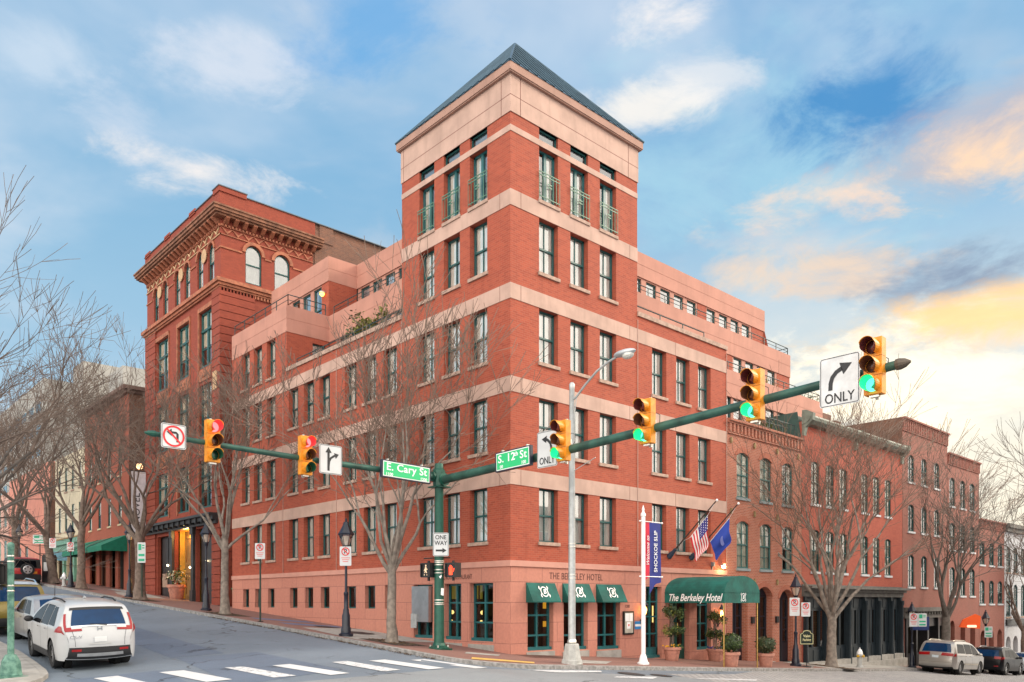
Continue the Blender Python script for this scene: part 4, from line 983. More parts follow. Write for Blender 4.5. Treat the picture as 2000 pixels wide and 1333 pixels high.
pq = MB(); pq.box(.24, .30, 24.15, 24.8, .3, 2.1); wpart('red_door', pq, mat('red door', (.40, .05, .03), .5), orn)
pl_ = bpy.data.lights.new('porch_light', 'POINT'); pl_.energy = 60; pl_.color = (1, .62, .20); pl_.shadow_soft_size = .08; obj('porch_light', pl_, orn, Vector((.28, 28.9, 4.0))-Vector(orn.location))
# banner on its corner
bn = thing('hanging_banner', 'long white vertical banner with black lettering on the corner of the ornate building', 'banner', (-.12, 34.75, 8.4))
m_ = MB(); m_.box(-.9, -.02, -.015, .015, -3.9, 0); build('cloth', m_, mat('banner cloth', (.62, .61, .64), .8), bn)
m_ = MB(); m_.box(-1.0, 0, -.02, .02, 0, .05); m_.box(-1.0, 0, -.02, .02, -3.95, -3.9); build('bracket', m_, BLACK, bn)
o = text('NOVEL', .62, SIGNB, bn, (-.58, -.022, -2.35)); o.rotation_euler = (0, R(-90), 0)
g = MB(); g.ball((-.4, 0, .35), .20, n=12, m=8); build('lamp', g, emit('banner lamp', (1, .58, .28), 2.2), bn, True)

# ================================================================ generic row house
def house(name, label, right, a, b, zt, brickm, rows, back=10, arch=.12, wname='window', fm=TEAL, gm=GLASSH, curts=(0, 1, 3), w=.95, cents=(), ground=None, ze=0, sillm=None, rowsn=2, cols=2, side=True, pl=0, capz=None, cm=None, colr=None):
    """one row house: rows = [(z0, z1, rise)], cents = window centres, ground = openings of the ground floor"""
    base = (a, 0, gz(a, 0)) if right else (0, a, gz(0, a))
    t = thing(name, label, 'building', base)
    P = PR(pl) if right else PL(pl); mb = MB(); zb = gz(b, 0)-.6 if right else gz(0, a)-.8
    ops = [(c-w/2, c+w/2, z0, z1, r) for c in cents for z0, z1, r in rows]+list(ground or [])
    facade(mb, P, a, b, zb, zt, ops, .13)
    if right: mb.quad((a, pl, zb), (a, back, zb), (a, back, zt), (a, pl, zt)); mb.quad((b, pl, zb), (b, back, zb), (b, back, zt), (b, pl, zt)); mb.quad((a, pl, zt-.3), (b, pl, zt-.3), (b, back, zt-.3), (a, back, zt-.3)); mb.quad((a, back, zb), (b, back, zb), (b, back, zt), (a, back, zt))
    else: mb.quad((pl, a, zb), (back, a, zb), (back, a, zt), (pl, a, zt)); mb.quad((pl, b, zb), (back, b, zb), (back, b, zt), (pl, b, zt)); mb.quad((pl, a, zt-.3), (pl, b, zt-.3), (back, b, zt-.3), (back, a, zt-.3)); mb.quad((back, a, zb), (back, b, zb), (back, b, zt), (back, a, zt))
    wpart('wall', mb, brickm, t)
    for z0, z1, r in rows:
        pr = sash(name+str(z0), w, z1-z0, fm, gm, rows=rowsn, cols=cols, fy=.045, fw=.055, rise=r, name=wname, curt=curts, sm=sillm or SILL, cm=cm)
        for c in cents: pr(t, (c, pl, z0) if right else (pl, c, z0), not right)
    return t
def corbel(t, a, b, z, right=True, m=None, n=18, h=.38, pl=0):
    mb = MB()
    bx = (lambda p, q, o, z0, z1: mb.box(p, q, pl-o, pl, z0, z1)) if right else (lambda p, q, o, z0, z1: mb.box(pl-o, pl, p, q, z0, z1))
    bx(a, b, .10, z-.16, z-.08); bx(a, b, .18, z-.08, z+.02); bx(a, b, .06, z-h-.24, z-h-.16)
    for i in range(n): u = a+(b-a)*(i+.5)/n; bx(u-.07, u+.07, .09, z-h-.16, z-.16)
    return wpart('corbel_cornice', mb, m, t)
def archtrim(t, c, w, z1, rise, right=True, m=None, th=.16, pl=0):
    mb = MB(); s = z1-rise; A = archpts(c-w/2, c+w/2, s, rise); B = archpts(c-w/2-th*.6, c+w/2+th*.6, s+.02, rise+th)
    for (p, q, r, u) in zip(A, A[1:], B[1:], B):
        f0 = (lambda x, z: (x, pl-.03, z)) if right else (lambda y, z: (pl-.03, y, z)); f1 = (lambda x, z: (x, pl+.01, z)) if right else (lambda y, z: (pl+.01, y, z))
        mb.prismP([p, q, r, u], f0, f1)
    return mb
SILLW = mat('pale sill', (.55, .56, .58), .7)
SILLG = mat('grey sill', (.22, .26, .27), .7)
# orange brick house next to the hotel
GO = [(13.2, 14.45, -2.7, .45, 0, .3), (15.15, 16.6, -2.75, .72, .45, .3), (17.25, 18.6, -2.85, .62, .42, .3)]
oc = [14.05, 16.0, 18.0]
org = house('brick_house', 'narrow orange brick house with corbelled cornice and arched dark doors beside the hotel', True, 12.76, 19.4, 8.05, BR_ORANGE, [(4.66, 6.66, .16), (1.52, 3.62, .16)], cents=oc, w=1.0, ground=GO, rowsn=2, fm=mat('grey teal frame', (.03, .12, .115), .45), sillm=SILLG, back=1.45+9, curts=(0, 1, 2), cm=mat('cream curtain', (.74, .72, .60), .9))
corbel(org, 12.8, 19.36, 8.0, m=BR_ORANGE, n=22)
ARB = brick('arch brick', (.42, .13, .075), (.36, .105, .06), (.4, .2, .15), bw=.07, rh=.3, stain=.2)
for c in oc:
    for z in (6.66, 3.62): wpart('brick_arch', archtrim(org, c, 1.0, z, .16, th=.24), ARB, org)
for a, b, z0, z1, r, d in GO[1:]: wpart('brick_arch', archtrim(org, (a+b)/2, b-a, z1, r, th=.22), ARB, org)
for a, b, z0, z1, r, d in GO:
    mb = MB(); w = b-a; h = z1-z0; yy = .3
    for s in (-1, 1):
        x0, x1 = (-w/2, -.03) if s < 0 else (.03, w/2); mb.box(x0, x0+.13, yy, yy+.07, 0, h); mb.box(x1-.13, x1, yy, yy+.07, 0, h); mb.box(x0+.13, x1-.13, yy, yy+.07, 0, .95)
        for zz in (.95, 1.55, 2.1, h-.45): mb.box(x0+.13, x1-.13, yy, yy+.07, zz-.03, zz+.03)
        mb.box(x0+.13, x1-.13, yy, yy+.07, h-.4, h)
    o = build('panelled_door', mb, mat('blue black paint', (.008, .013, .022), .35), org, loc=Vector(((a+b)/2, 0, z0))-Vector(org.location))
    g = MB(); g.quad((-w/2, yy+.05, 0), (w/2, yy+.05, 0), (w/2, yy+.05, h), (-w/2, yy+.05, h)); build('pane', g, GLASSD, o)
    g = MB(); g.box(-w/2, w/2, 1.2, 1.22, 0, h); build('room', g, DARKW, o)
    g = MB(); g.box(-w/2-.1, w/2+.1, -.12, .3, -.35, .0); build('step', g, CONC, o)
an = MB(); an.lathe([(.001, -.02), (.10, -.02), (.06, .02)], 8); an.v = [(q[0], -.04+q[2], q[1]) for q in an.v]; an.box(-.03, .03, -.08, 0, -.13, .13); anm = an.mesh('anchor_plate', mat('old brass', (.30, .22, .11), .6, .4))
for x in (13.05, 14.98, 17.0, 18.98):
    for z in (7.1, 4.0, .95): obj('anchor_plate', anm, org, Vector((x, 0, z))-Vector(org.location))
for x in (14.8, 16.95): wpart('door_plate', MB().box(x-.1, x+.1, -.1, 0, -.95, -.65), BLACK, org)
# red painted house with green eaves (two bays)
mc_ = [20.8, 22.38, 23.9, 26.5, 28.0, 29.58]
man = house('painted_house', 'red painted brick house with green bracketed eaves over a dark shopfront', True, 19.42, 31.6, 8.9, BR_PAINT, [(4.95, 7.08, .12), (1.55, 3.66, .12)], cents=mc_, w=.88, sillm=SILLW, back=11, ground=[(19.9, 31.2, -3.3, .30, 0, .5)], cm=mat('warm blind', (.66, .63, .50), .9))
GRE = mat('green grey eave', (.17, .20, .165), .55, var=.25, scale=3)
e = MB(); prof = [(0, 8.74), (-.25, 8.80), (-.42, 8.96), (-.46, 9.10), (-.44, 9.18), (-.1, 9.26), (0, 9.26)]
e.prismP(prof, lambda y, z: (19.4, y, z), lambda y, z: (31.62, y, z)); eo = wpart('eave_cornice', e, GRE, man)
for x in (19.55, 25.3, 31.45):
    e = MB(); e.prismP([(0, 8.25), (-.10, 8.2), (-.18, 8.6), (-.55, 8.9), (-.58, 9.25), (-.2, 9.45), (0, 9.45)] if x < 20 else [(0, 8.25), (-.10, 8.2), (-.15, 8.6), (-.5, 8.95), (-.52, 9.22), (-.15, 9.32), (0, 9.32)], lambda y, z: (x-.12, y, z), lambda y, z: (x+.12, y, z)); wpart('eave_bracket', e, GRE, man)
gr_ = MB(); gr_.box(19.4, 31.6, .2, 6, 8.9, 9.2); gr_.poly([(19.36, 0, 8.0), (19.36, 4, 8.0), (19.36, 4, 9.35), (19.36, .2, 9.4)]); wpart('roof', gr_, mat('dark green roof', (.035, .085, .075), .5), man)
for b_ in ((27.6, 29.2, 3.2, 4.6, 9.1, 11.3), (29.8, 30.5, 3.2, 4.2, 9.1, 11.1), (30.8, 31.5, 3.2, 4.2, 9.1, 10.8)): wpart('chimney', MB().box(*b_), BR_OLD, man)
sf = MB()
for (o, z0, z1) in ((.12, .30, .55), (.3, .55, .70), (.55, .70, .82)): sf.box(19.4, 31.5, -o, 0, z0, z1)
sf.box(19.4, 31.5, -.05, 0, .82, .9); wpart('shop_cornice', sf, mat('grey cornice', (.11, .105, .095), .6, var=.3), man)
for x in (19.65, 21.75, 24.4, 26.4, 28.15, 29.9, 31.25):
    cl = MB(); cl.box(x-.1, x+.1, -.10, .06, -4.0, .3); cl.lathe([(.12, -3.3), (.12, -2.6), (.10, -2.55), (.09, -.2), (.13, -.1), (.14, .1)], 8, (x, -.12, 0))
    wpart('shop_column', cl, mat('shop blue black', (.007, .016, .023), .6), man, True)
pn = MB()
pn.box(19.8, 31.2, .08, .15, -4.1, -2.25); pn.box(19.8, 31.2, .08, .15, -.42, .3)
for i in range(16): x = 19.86+i*.755; pn.box(x-.075, x+.075, .06, .15, -2.25, -.42)
for i in range(15):
    x = 20.24+i*.755; pn.box(x-.26, x+.26, .055, .08, -2.95, -2.4); pn.box(x-.26, x+.26, .055, .08, -.28, .18)
for i in range(7, 15): x = 20.24+i*.755; pn.box(x-.3, x-.13, .09, .14, -2.25, -.42); pn.box(x+.13, x+.3, .09, .14, -2.25, -.42)
o = wpart('shop_panel', pn, mat('shop blue black', (.007, .016, .023), .6), man)
g = MB(); g.quad((19.9, .16, -2.3), (31.2, .16, -2.3), (31.2, .16, -.4), (19.9, .16, -.4)); build('pane', g, GLASSD, o)
g = MB(); g.box(19.9, 23.9, .19, .21, -2.3, -.42); build('timber_blind', g, brick('wood slats', (.42, .16, .045), (.32, .115, .03), (.06, .02, .01), bw=3, rh=.12, ms=.01), o)
g = MB(); g.box(24.6, 31.2, 1.6, 1.62, -3.5, .3); build('room', g, DARKW, o)
stp = MB(); stp.box(19.7, 31.4, -.22, .3, -4.2, -2.98); stp.box(23, 31.4, -.4, .3, -4.4, -3.25); wpart('shop_step', stp, CONC, man)
for x in (26.12, 27.62, 29.2): wpart('lit_curtain', MB().box(x, x+.28, .24, .26, 1.7, 3.4), emit('lit curtain', (1, .62, .22), .8), man)
# tall brown brick house
tcn = [32.95, 34.98, 37.1]
tal = house('tall_brick_house', 'tall red brick house with corbelled parapet rising above the green eaved house', True, 31.65, 38.95, 11.05, BR_DULL, [(7.3, 8.95, .2), (4.3, 5.95, .2), (.95, 2.9, .2)], cents=tcn, w=.95, sillm=SILLW, back=12, ground=[(32.0, 38.7, -4, -.7, 0, .4)], rowsn=1, cm=mat('dim curtain', (.16, .165, .16), .9))
corbel(tal, 31.65, 38.95, 11.05, m=BR_DULL, n=26, h=.55)
o_ = MB(); o_.quad((31.63, 0, 8), (31.63, 12, 8), (31.63, 12, 11.05), (31.63, 0, 11.05)); wpart('old_side_wall', o_, BR_OLD, tal)
sf = MB(); sf.box(31.7, 38.9, -.35, 0, -.55, -.3); sf.box(31.7, 38.9, -.15, 0, -.95, -.55)
for i in range(16): sf.box(31.9+i*.45, 32.0+i*.45, -.3, 0, -.75, -.55)
wpart('shop_cornice', sf, mat('grey cornice', (.11, .105, .095), .6), tal)
sf = MB()
for x in (32.1, 33.6, 35.4, 37.2, 38.6): sf.box(x-.12, x+.12, -.1, .4, -4.3, -.8)
sf.box(32, 38.7, .06, .12, -4.5, -3.1); sf.box(32, 38.7, .06, .12, -1.5, -.8); sf.box(32, 38.7, -.1, .4, -.9, -.8); o = wpart('shopfront', sf, BLACK, tal)
g = MB(); g.quad((32, .4, -4.2), (38.7, .4, -4.2), (38.7, .4, -.8), (32, .4, -.8)); build('pane', g, GLASSD, o)
g = MB(); g.box(32, 38.7, 1.4, 1.42, -4.2, -.8); build('room', g, DARKW, o)
g = MB(); g.box(32.2, 32.7, .9, .93, -3.2, -1.2); build('lit_door', g, emit('ochre glow', (.8, .42, .08), .6), o)
# lower house with round-arched ground floor
t2 = house('brick_house', 'dull red brick house with corbelled cornice, one storey lower than its tall neighbour', True, 39.0, 45.1, 9.85, BR_DULL, [(6.4, 8.3, .22), (3.5, 5.3, .22), (.45, 2.35, .22)], cents=[39.85, 41.8, 43.7], w=1.05, sillm=SILLW, back=10, ground=[(39.4, 40.3, -4.6, -1.2, .4, .3), (41.4, 42.3, -4.6, -1.2, .4, .3), (43.3, 44.3, -4.7, -1.2, .4, .3)], rowsn=1, cm=mat('dim curtain', (.16, .165, .16), .9))
corbel(t2, 39.0, 45.1, 9.85, m=BR_DULL, n=22, h=.5)
g = MB(); g.box(39.2, 44.8, .5, .52, -4.8, -1.0); wpart('dark_doorway', g, DARK, t2)
lo = house('low_brick_house', 'low dull red brick house with round arched doors next to the white house', True, 45.15, 50.75, 5.95, BR_DULL, [(2.7, 4.35, .24), (-.1, 1.6, .24)], cents=[45.75, 47.8, 49.75], w=1.1, sillm=SILLW, back=10, ground=[(45.4, 46.5, -5.2, -2.0, .5, .3), (47.2, 48.3, -5.2, -2.0, .5, .3), (49.1, 50.2, -5.3, -2.0, .5, .3)], rowsn=1, cm=mat('dim curtain', (.16, .165, .16), .9))
corbel(lo, 45.15, 50.75, 5.95, m=BR_DULL, n=20, h=.4)
g = MB(); g.box(45.3, 50.4, .5, .52, -5.5, -1.8); wpart('dark_doorway', g, DARK, lo)
WHB = brick('white painted brick', (.62, .64, .67), (.58, .60, .64), (.50, .52, .55), stain=.2, stainc=(.45, .46, .48))
wh = house('white_house', 'white painted brick house with arched windows at the far right end', True, 50.8, 57.5, 6.0, WHB, [(2.3, 4.3, .28), (-1.1, 1.4, .28)], cents=[51.7, 53.5, 55.4], w=1.1, back=10, ground=[(51.1, 52.3, -6, -2.6, .55, .3), (52.9, 54.1, -6, -2.6, .55, .3), (54.8, 56, -6, -2.6, .55, .3)], rowsn=1, cm=mat('dim curtain', (.16, .165, .16), .9))
g = MB(); g.box(50.85, 57.4, -.35, 0, 5.7, 6.0); g.box(50.85, 57.4, -.2, 0, 5.4, 5.7); wpart('eave_cornice', g, mat('grey cornice', (.11, .105, .095), .6), wh)
g = MB(); g.box(51, 57.2, -.12, 0, -1.75, -1.3); wpart('balcony', g, BLACK, wh)
g = MB(); g.box(51, 56.3, .5, .52, -6, -2.3); wpart('dark_doorway', g, DARK, wh)
fr_ = house('brick_house', 'plain brick house beyond the white house at the far right edge', True, 57.6, 66, 5.2, BR_DULL, [(1.6, 3.6, .2), (-1.8, .6, .2)], cents=[58.8, 60.6, 62.4, 64.2], w=1.0, back=9, rowsn=1)
fr2 = house('brick_house', 'far low brick house closing the right hand street', True, 66.2, 76, 4.6, BR_ORANGE, [(1.0, 3.0, .2)], cents=[68, 70, 72, 74], w=1.0, back=9, rowsn=1)

# ================================================================ the climbing street, left row
awn = house('brick_house', 'red brick house with a green shop awning on the climbing street', False, 38.6, 49.25, 14.6, BR_AWN, [(5.5, 7.5, 0), (8.9, 11.0, 0)], cents=[40.5, 42.95, 45.35, 47.7], w=.72, back=14, ground=[(39.7, 40.9, .9, 3.9), (41.6, 42.9, .9, 3.9), (43.8, 45.4, .9, 3.9), (46.2, 47.9, .9, 3.9)], rowsn=1, cols=1, sillm=mat('buff sill', (.50, .40, .26), .8))
mb = MB()
for (o, z0, z1) in ((.25, 14.3, 14.5), (.5, 14.5, 14.75)): mb.box(-o, 0, 38.6-o, 49.3, z0, z1); mb.box(0, 14, 38.6-o, 38.6, z0, z1)
wpart('cornice', mb, mat('brown cornice', (.17, .10, .08), .8), awn)
mb = MB(); mb.quad((0.02, 38.55, 0), (14, 38.55, 0), (14, 38.55, 14.3), (0.02, 38.55, 14.3)); wpart('old_side_wall', mb, BR_OLD, awn)
g = MB(); g.box(.5, .52, 39.4, 43.2, .5, 4.2); wpart('dark_doorway', g, DARK, awn)
g = MB(); g.box(.4, .42, 43.6, 48.1, .5, 4.2); wpart('brick_infill', g, brick('infill brick', (.22, .07, .025), (.17, .055, .02), (.08, .04, .02)), awn)
aw = MB(); A0, A1 = 38.9, 49.0
pr = [(0, 4.65), (-1.65, 3.85), (-1.65, 3.5), (0, 3.5)]
for k in (0, 1): aw.quad((pr[k][0], A0, pr[k][1]), (pr[k][0], A1, pr[k][1]), (pr[k+1][0], A1, pr[k+1][1]), (pr[k+1][0], A0, pr[k+1][1]))
for y in (A0, A1): aw.poly([(x, y, z) for x, z in pr])
ao = wpart('shop_awning', aw, CANVAS2, awn)
sg = MB()
for y in (42.3, 45.7): sg.box(-1.67, 0, y-.02, y+.02, 3.4, 3.42); sg.tube([(0, y, 4.67), (-1.66, y, 3.87), (-1.67, y, 3.5)], .018, 4)
build('seam', sg, mat('dark seam', (.003, .05, .03), .8), ao)
crm = house('cream_house', 'cream painted house with a mint green shopfront between two brick houses', False, 49.3, 58.3, 12.2, mat('cream paint', (.55, .49, .36), .8, var=.1, scale=2), [(5.9, 8.0, 0), (9.2, 11.2, 0)], cents=[50.6, 52.7, 54.8, 56.8], w=.8, back=12, ground=[(49.8, 51.3, 1.3, 4.0), (52.2, 54.5, 1.3, 4.0), (55.3, 57.6, 1.3, 4.0)], rowsn=1, cols=1)
MINT = mat('mint paint', (.13, .30, .22), .5, var=.2)
g = MB(); g.box(-.45, 0, 49.3, 58.4, 4.75, 5.15); g.box(-.25, 0, 49.3, 58.4, 4.2, 4.75)
for y in (49.5, 51.75, 54.9, 58.0): g.box(-.2, 0, y-.25, y+.25, .8, 4.3)
for y0, y1 in ((49.8, 51.3), (52.2, 54.5), (55.3, 57.6)): g.box(-.1, .2, y0, y1, .9, 2.0)
wpart('shopfront', g, MINT, crm)
g = MB(); g.box(-.5, 0, 49.3, 58.4, 5.15, 5.25); g.box(.4, .42, 49.6, 58, 1, 4.2); wpart('shop_interior', g, mat('tan interior', (.30, .19, .08), .8), crm)
ss = tag(build('shop_sign', MB().box(-1.3, -.12, -.06, .06, -.35, .35).box(-.12, 0, -.03, .03, .2, .26), mat('pale blue sign', (.20, .42, .55), .5), None, loc=(-.2, 53.2, 3.75)), 'small pale blue shop sign projecting from the mint green shopfront', 'sign')
sal = house('salmon_house', 'plain salmon rendered building with tall pale windows at the left end of the street', False, 60.2, 77, 12.5, mat('salmon render', (.52, .215, .16), .85, var=.1, scale=1.5), [(2.6, 5.4, 0), (7.0, 9.0, 0)], cents=[69.2, 72.2, 75], w=1.3, back=14, ground=[(60.5, 61.6, 1.3, 4.0)], rowsn=1, cols=2, curts=(0,), cm=mat('white blind', (.75, .75, .72), .9))
mb = MB(); mb.quad((.02, 60.15, 0), (14, 60.15, 0), (14, 60.15, 12.4), (.02, 60.15, 12.4)); wpart('old_side_wall', mb, BR_OLD, sal)
mb = MB(); mb.box(.3, .33, 60.4, 61.8, 1.2, 4.1); wpart('grey_door', mb, ALU, sal)
fa = house('brick_house', 'pale far house at the left edge of the photo behind the bare trees', False, 77.4, 92, 11.5, mat('pale pink render', (.55, .33, .27), .85), [(4.0, 6.5, 0), (8, 10, 0)], cents=[79, 82, 85, 88, 91], w=1.3, back=14, rowsn=1, fm=mat('turquoise frame', (.10, .32, .36), .5), cols=2)
fb = house('brick_house', 'far brick house at the top of the climbing street', False, 92.4, 120, 12.5, BR_AWN, [(5.0, 7.5, 0), (9, 11, 0)], cents=[94, 98, 102, 106, 110, 114, 118], w=1.3, back=14, rowsn=1)
# the pale office block beyond
OFB = mat('grey beige concrete', (.33, .325, .30), .85, var=.1, scale=.3)
off = thing('office_block', 'big grey beige office block with stepped roof rising behind the bare trees on the left', 'building', (32, 92, 0))
mb = MB()
def blk(x0, x1, y0, y1, z1): mb.box(x0, x1, y0, y1, -2, z1)
blk(23.66, 70, 119.5, 127, 38.7); blk(23.1, 60, 140.4, 147, 44.0); blk(24.5, 60, 127, 140.4, 36); blk(18.2, 60, 147, 210, 41.3); blk(70, 95, 121, 150, 30); wpart('wall', mb, OFB, off)
OW = mat('blue office glass', (.09, .22, .30), .15)
wm1 = MB().box(-.07, .02, 0, 3.4, 0, 1.6).mesh('office_window', OW); wm2 = MB().box(0, 3.2, -.07, .02, 0, 1.6).mesh('office_window', OW)
for k in range(4, 8):
    for j in range(2): obj('office_window', wm1, off, Vector((23.66, 120+j*3.6, 4.6+k*4.1))-Vector(off.location))
    for j in range(7): obj('office_window', wm2, off, Vector((24.6+j*4.2, 119.5, 4.6+k*4.1))-Vector(off.location))
    for j in range(9): obj('office_window', wm1, off, Vector((18.2, 149+j*6, 7+k*4.1))-Vector(off.location))

# ================================================================ houses facing the hotel from the other side of the main street, seen mirrored in the panes
def opposite(label, a, b, y0, zt, bm):
    t = thing('brick_house', label, 'building', (a, y0, gz(a, -8))); P = lambda u, z, d: (u, y0-d, z); mb = MB(); zb = gz(b, -8)-1
    cs = [a+1.4+i*2.3 for i in range(int((b-a-1.4)/2.3))]; rows = [z for z in (-1.2+gz((a+b)/2, -8)+1.9, gz((a+b)/2, -8)+4.2, gz((a+b)/2, -8)+7.6) if z+2.1 < zt]
    facade(mb, P, a, b, zb, zt, [(c-.5, c+.5, z, z+1.9) for c in cs for z in rows], .2)
    mb.quad((a, y0, zb), (a, y0-10, zb), (a, y0-10, zt), (a, y0, zt)); mb.quad((b, y0, zb), (b, y0-10, zb), (b, y0-10, zt), (b, y0, zt)); mb.quad((a, y0-10, zb), (b, y0-10, zb), (b, y0-10, zt), (a, y0-10, zt)); mb.quad((a, y0, zt-.3), (b, y0, zt-.3), (b, y0-10, zt-.3), (a, y0-10, zt-.3))
    wpart('wall', mb, bm, t); wpart('cornice', MB().box(a, b, y0, y0+.35, zt-.5, zt), mat('brown cornice', (.17, .10, .08), .8), t)
    fr = MB()
    for p, q in ((-.5, -.43), (.43, .5)): fr.box(p, q, -.2, -.12, 0, 1.9)
    fr.box(-.43, .43, -.2, -.12, 0, .08); fr.box(-.43, .43, -.2, -.12, 1.82, 1.9); fr.box(-.43, .43, -.2, -.12, .92, .98); me = fr.mesh('sash_window', TEAL); pm = MB().quad((-.5, -.18, 0), (.5, -.18, 0), (.5, -.18, 1.9), (-.5, -.18, 1.9)).mesh('pane', mat('dark pane', (.02, .025, .03), .08))
    for c in cs:
        for z in rows: o = obj('sash_window', me, t, Vector((c, y0, z))-Vector(t.location)); obj('pane', pm, o)
opposite('brown brick house across the main street from the orange brick house', 6, 22, -19, 6.5, BR_DULL)
opposite('red brick house across the main street from the painted house', 22.3, 40, -19, 6.0, BR_AWN)
opposite('orange brick house across the main street from the tall house', 40.4, 62, -18, 5.0, BR_ORANGE)
# ================================================================ traffic signals, signs, poles
def G(x, y, d=0): return (x, y, gz(x, y, d))
SP = (-2.1, 1.07)
sp = thing('signal_pole', 'thick green traffic signal pole on the corner with two long mast arms', 'signal pole', G(*SP))
zb = gz(*SP)
mb = MB(); mb.lathe([(.185, .06), (.165, .3), (.135, 5.62), (.14, 5.64), (.14, 5.86), (.12, 5.90)], 20); pole = build('pole', mb, GREENP, sp, True)
mb = MB(); mb.lathe([(.34, 0), (.34, .05), (.30, .08), (.22, .12), (.19, .2)], 8); mb.box(-.30, .30, -.30, .30, -.05, .02); base_ = build('base_flange', mb, GREENP, sp)
mb = MB()
for a in range(4): t = math.pi/4+a*math.pi/2; mb.lathe([(.03, 0), (.03, .09)], 6, (.28*math.cos(t), .28*math.sin(t), .04))
build('anchor_bolt', mb, STEEL, base_)
mb = MB()
for z in (1.42, 1.56, 2.42, 2.52, 2.68, 2.75, 2.80, 3.08, 3.15, 1.47): mb.lathe([(.162, -.016), (.166, 0), (.162, .016)], 20, (0, 0, z))
build('steel_band', mb, STEEL, sp, True)
mb = MB(); mb.quad((-.11, -.13, 2.30), (-.03, -.162, 2.36), (-.02, -.162, 2.30), (-.07, -.155, 2.24)); mb.quad((-.06, -.165, 1.72), (.05, -.165, 1.70), (.07, -.16, 1.93), (-.05, -.165, 1.94)); build('sticker', mb, WHITEP, sp)
mb = MB(); mb.lathe([(.16, 5.15), (.20, 5.2), (.20, 5.68), (.16, 5.73)], 8); mb.box(-.26, .26, -.26, .26, 5.13, 5.17)
build('arm_collar', mb, GREENP, sp)
def loc3(p): return Vector(p)-Vector(sp.location)
def mast(p0, p1, r0, r1, capm):
    a, b = loc3(p0), loc3(p1); mb = MB(); n = 10
    mb.tube([a.lerp(b, i/n) + Vector((0, 0, -.05*math.sin(math.pi*i/n))) for i in range(n+1)], [r0+(r1-r0)*i/n for i in range(n+1)], 16)
    o = build('mast_arm', mb, GREENARM, sp, True); d = (b-a).normalized()
    mb = MB(); mb.tube([b-d*.06, b, b+d*.10, b+d*.2], [r1*1.25, r1*1.3, r1*1.0, .02], 12); build('end_cap', mb, capm, o)
    mb = MB(); mb.tube([a+d*.10, a+d*.14], [r0*1.6, r0*1.6], 8); build('arm_flange', mb, GREENP, o)
    return o
mast((-2.25, 1.07, 3.98), (-10.85, 1.07, 4.12), .10, .062, GREENP)
mast((-2.1, .92, 3.88), (-2.1, -13.1, 4.47), .135, .085, mat('dark brown cap', (.08, .06, .04), .5))
# signal heads (local: front faces -Y)
def signal(label, loc, rz, lit, group):
    t = thing('traffic_light', label, 'traffic light', loc, rz, group)
    mb = MB()
    for k in range(3):
        z = -.53+k*.355; mb.box(-.17, .17, 0, .19, z, z+.35)
    mb.box(-.16, .16, .02, .17, -.54, .54); h = build('housing', mb, YEL, t)
    mb = MB(); mb.box(-.03, .03, .19, .24, -.6, .6); mb.box(-.1, .1, .2, .30, -.06, .06); mb.box(-.09, .09, .05, .15, -.58, -.53); build('mount_bracket', mb, STEEL, t)
    mb = MB(); mb.tube([(.02, .26, .10), (.06, .34, .24), (.12, .42, .20), (.13, .40, .02), (.05, .30, -.22), (.02, .22, -.34)], .009, 5); build('cable', mb, BLACK, t)
    mb = MB()
    for k in (0, 1): mb.box(-.172, .172, -.004, .02, -.53+.353+k*.355-.004, -.53+.353+k*.355+.006)
    build('section_joint', mb, mat('joint amber', (.25, .08, .005), .6), t)
    for k, nm in ((2, 'red'), (1, 'amber'), (0, 'green')):
        z = -.53+k*.355+.175; n = 18; on = (nm == lit)
        v = MB()
        for i in range(n):           # tunnel visor: open underneath
            a, b = R(-62+304*i/n), R(-62+304*(i+1)/n)
            def pt(t, y, r=.148): return (r*math.cos(t), y, z+r*math.sin(t))
            la, lb = [.30 if 20 < math.degrees(t) < 160 else .30-.19*min(1, abs((math.degrees(t)-90))/152*1.0)**2 for t in (a, b)]
            v.quad(pt(a, 0), pt(b, 0), pt(b, -lb), pt(a, -la)); v.quad(pt(a, 0, .140), pt(b, 0, .140), pt(b, -lb, .140), pt(a, -la, .140)); v.quad(pt(a, -la), pt(b, -lb), pt(b, -lb, .140), pt(a, -la, .140))
        vo = build('visor', v, YEL, t, True)
        w_ = MB()
        for i in range(n):
            a, b = R(-58+296*i/n), R(-58+296*(i+1)/n); w_.quad((.137*math.cos(a), 0, z+.137*math.sin(a)), (.137*math.cos(b), 0, z+.137*math.sin(b)), (.137*math.cos(b), -.27, z+.137*math.sin(b)), (.137*math.cos(a), -.27, z+.137*math.sin(a)))
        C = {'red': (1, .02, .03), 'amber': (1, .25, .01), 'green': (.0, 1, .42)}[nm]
        build('visor_lining', w_, mat('lining '+nm+str(on), tuple(.03+.12*c for c in C) if not on else tuple(.05+.6*c for c in C), .45), vo, True)  # lens glow is put into the lining colour, stronger round a lit lens
        l = MB(); l.ball((0, .01, z), .134, .05, .134, 16, 8)
        lm = emit('lens '+nm, {'red': (1, .10, .11), 'green': (.10, 1, .66)}[nm] if on else C, {'red': 3.2, 'green': 1.5}[nm]) if on else mat('dark lens '+nm, tuple(.012+.05*c for c in C), .2)
        build('lens', l, lm, t, True)
        if on:
            pl_ = bpy.data.lights.new('lens_light', 'POINT'); pl_.energy = .8; pl_.color = C; pl_.shadow_soft_size = .05; obj('lens_light', pl_, t, (0, -.13, z))
    return t
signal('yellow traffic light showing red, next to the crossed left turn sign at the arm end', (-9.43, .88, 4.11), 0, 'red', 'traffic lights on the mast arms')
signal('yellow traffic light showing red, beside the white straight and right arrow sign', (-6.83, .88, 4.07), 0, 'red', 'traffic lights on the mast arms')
rz_ = R(-90)
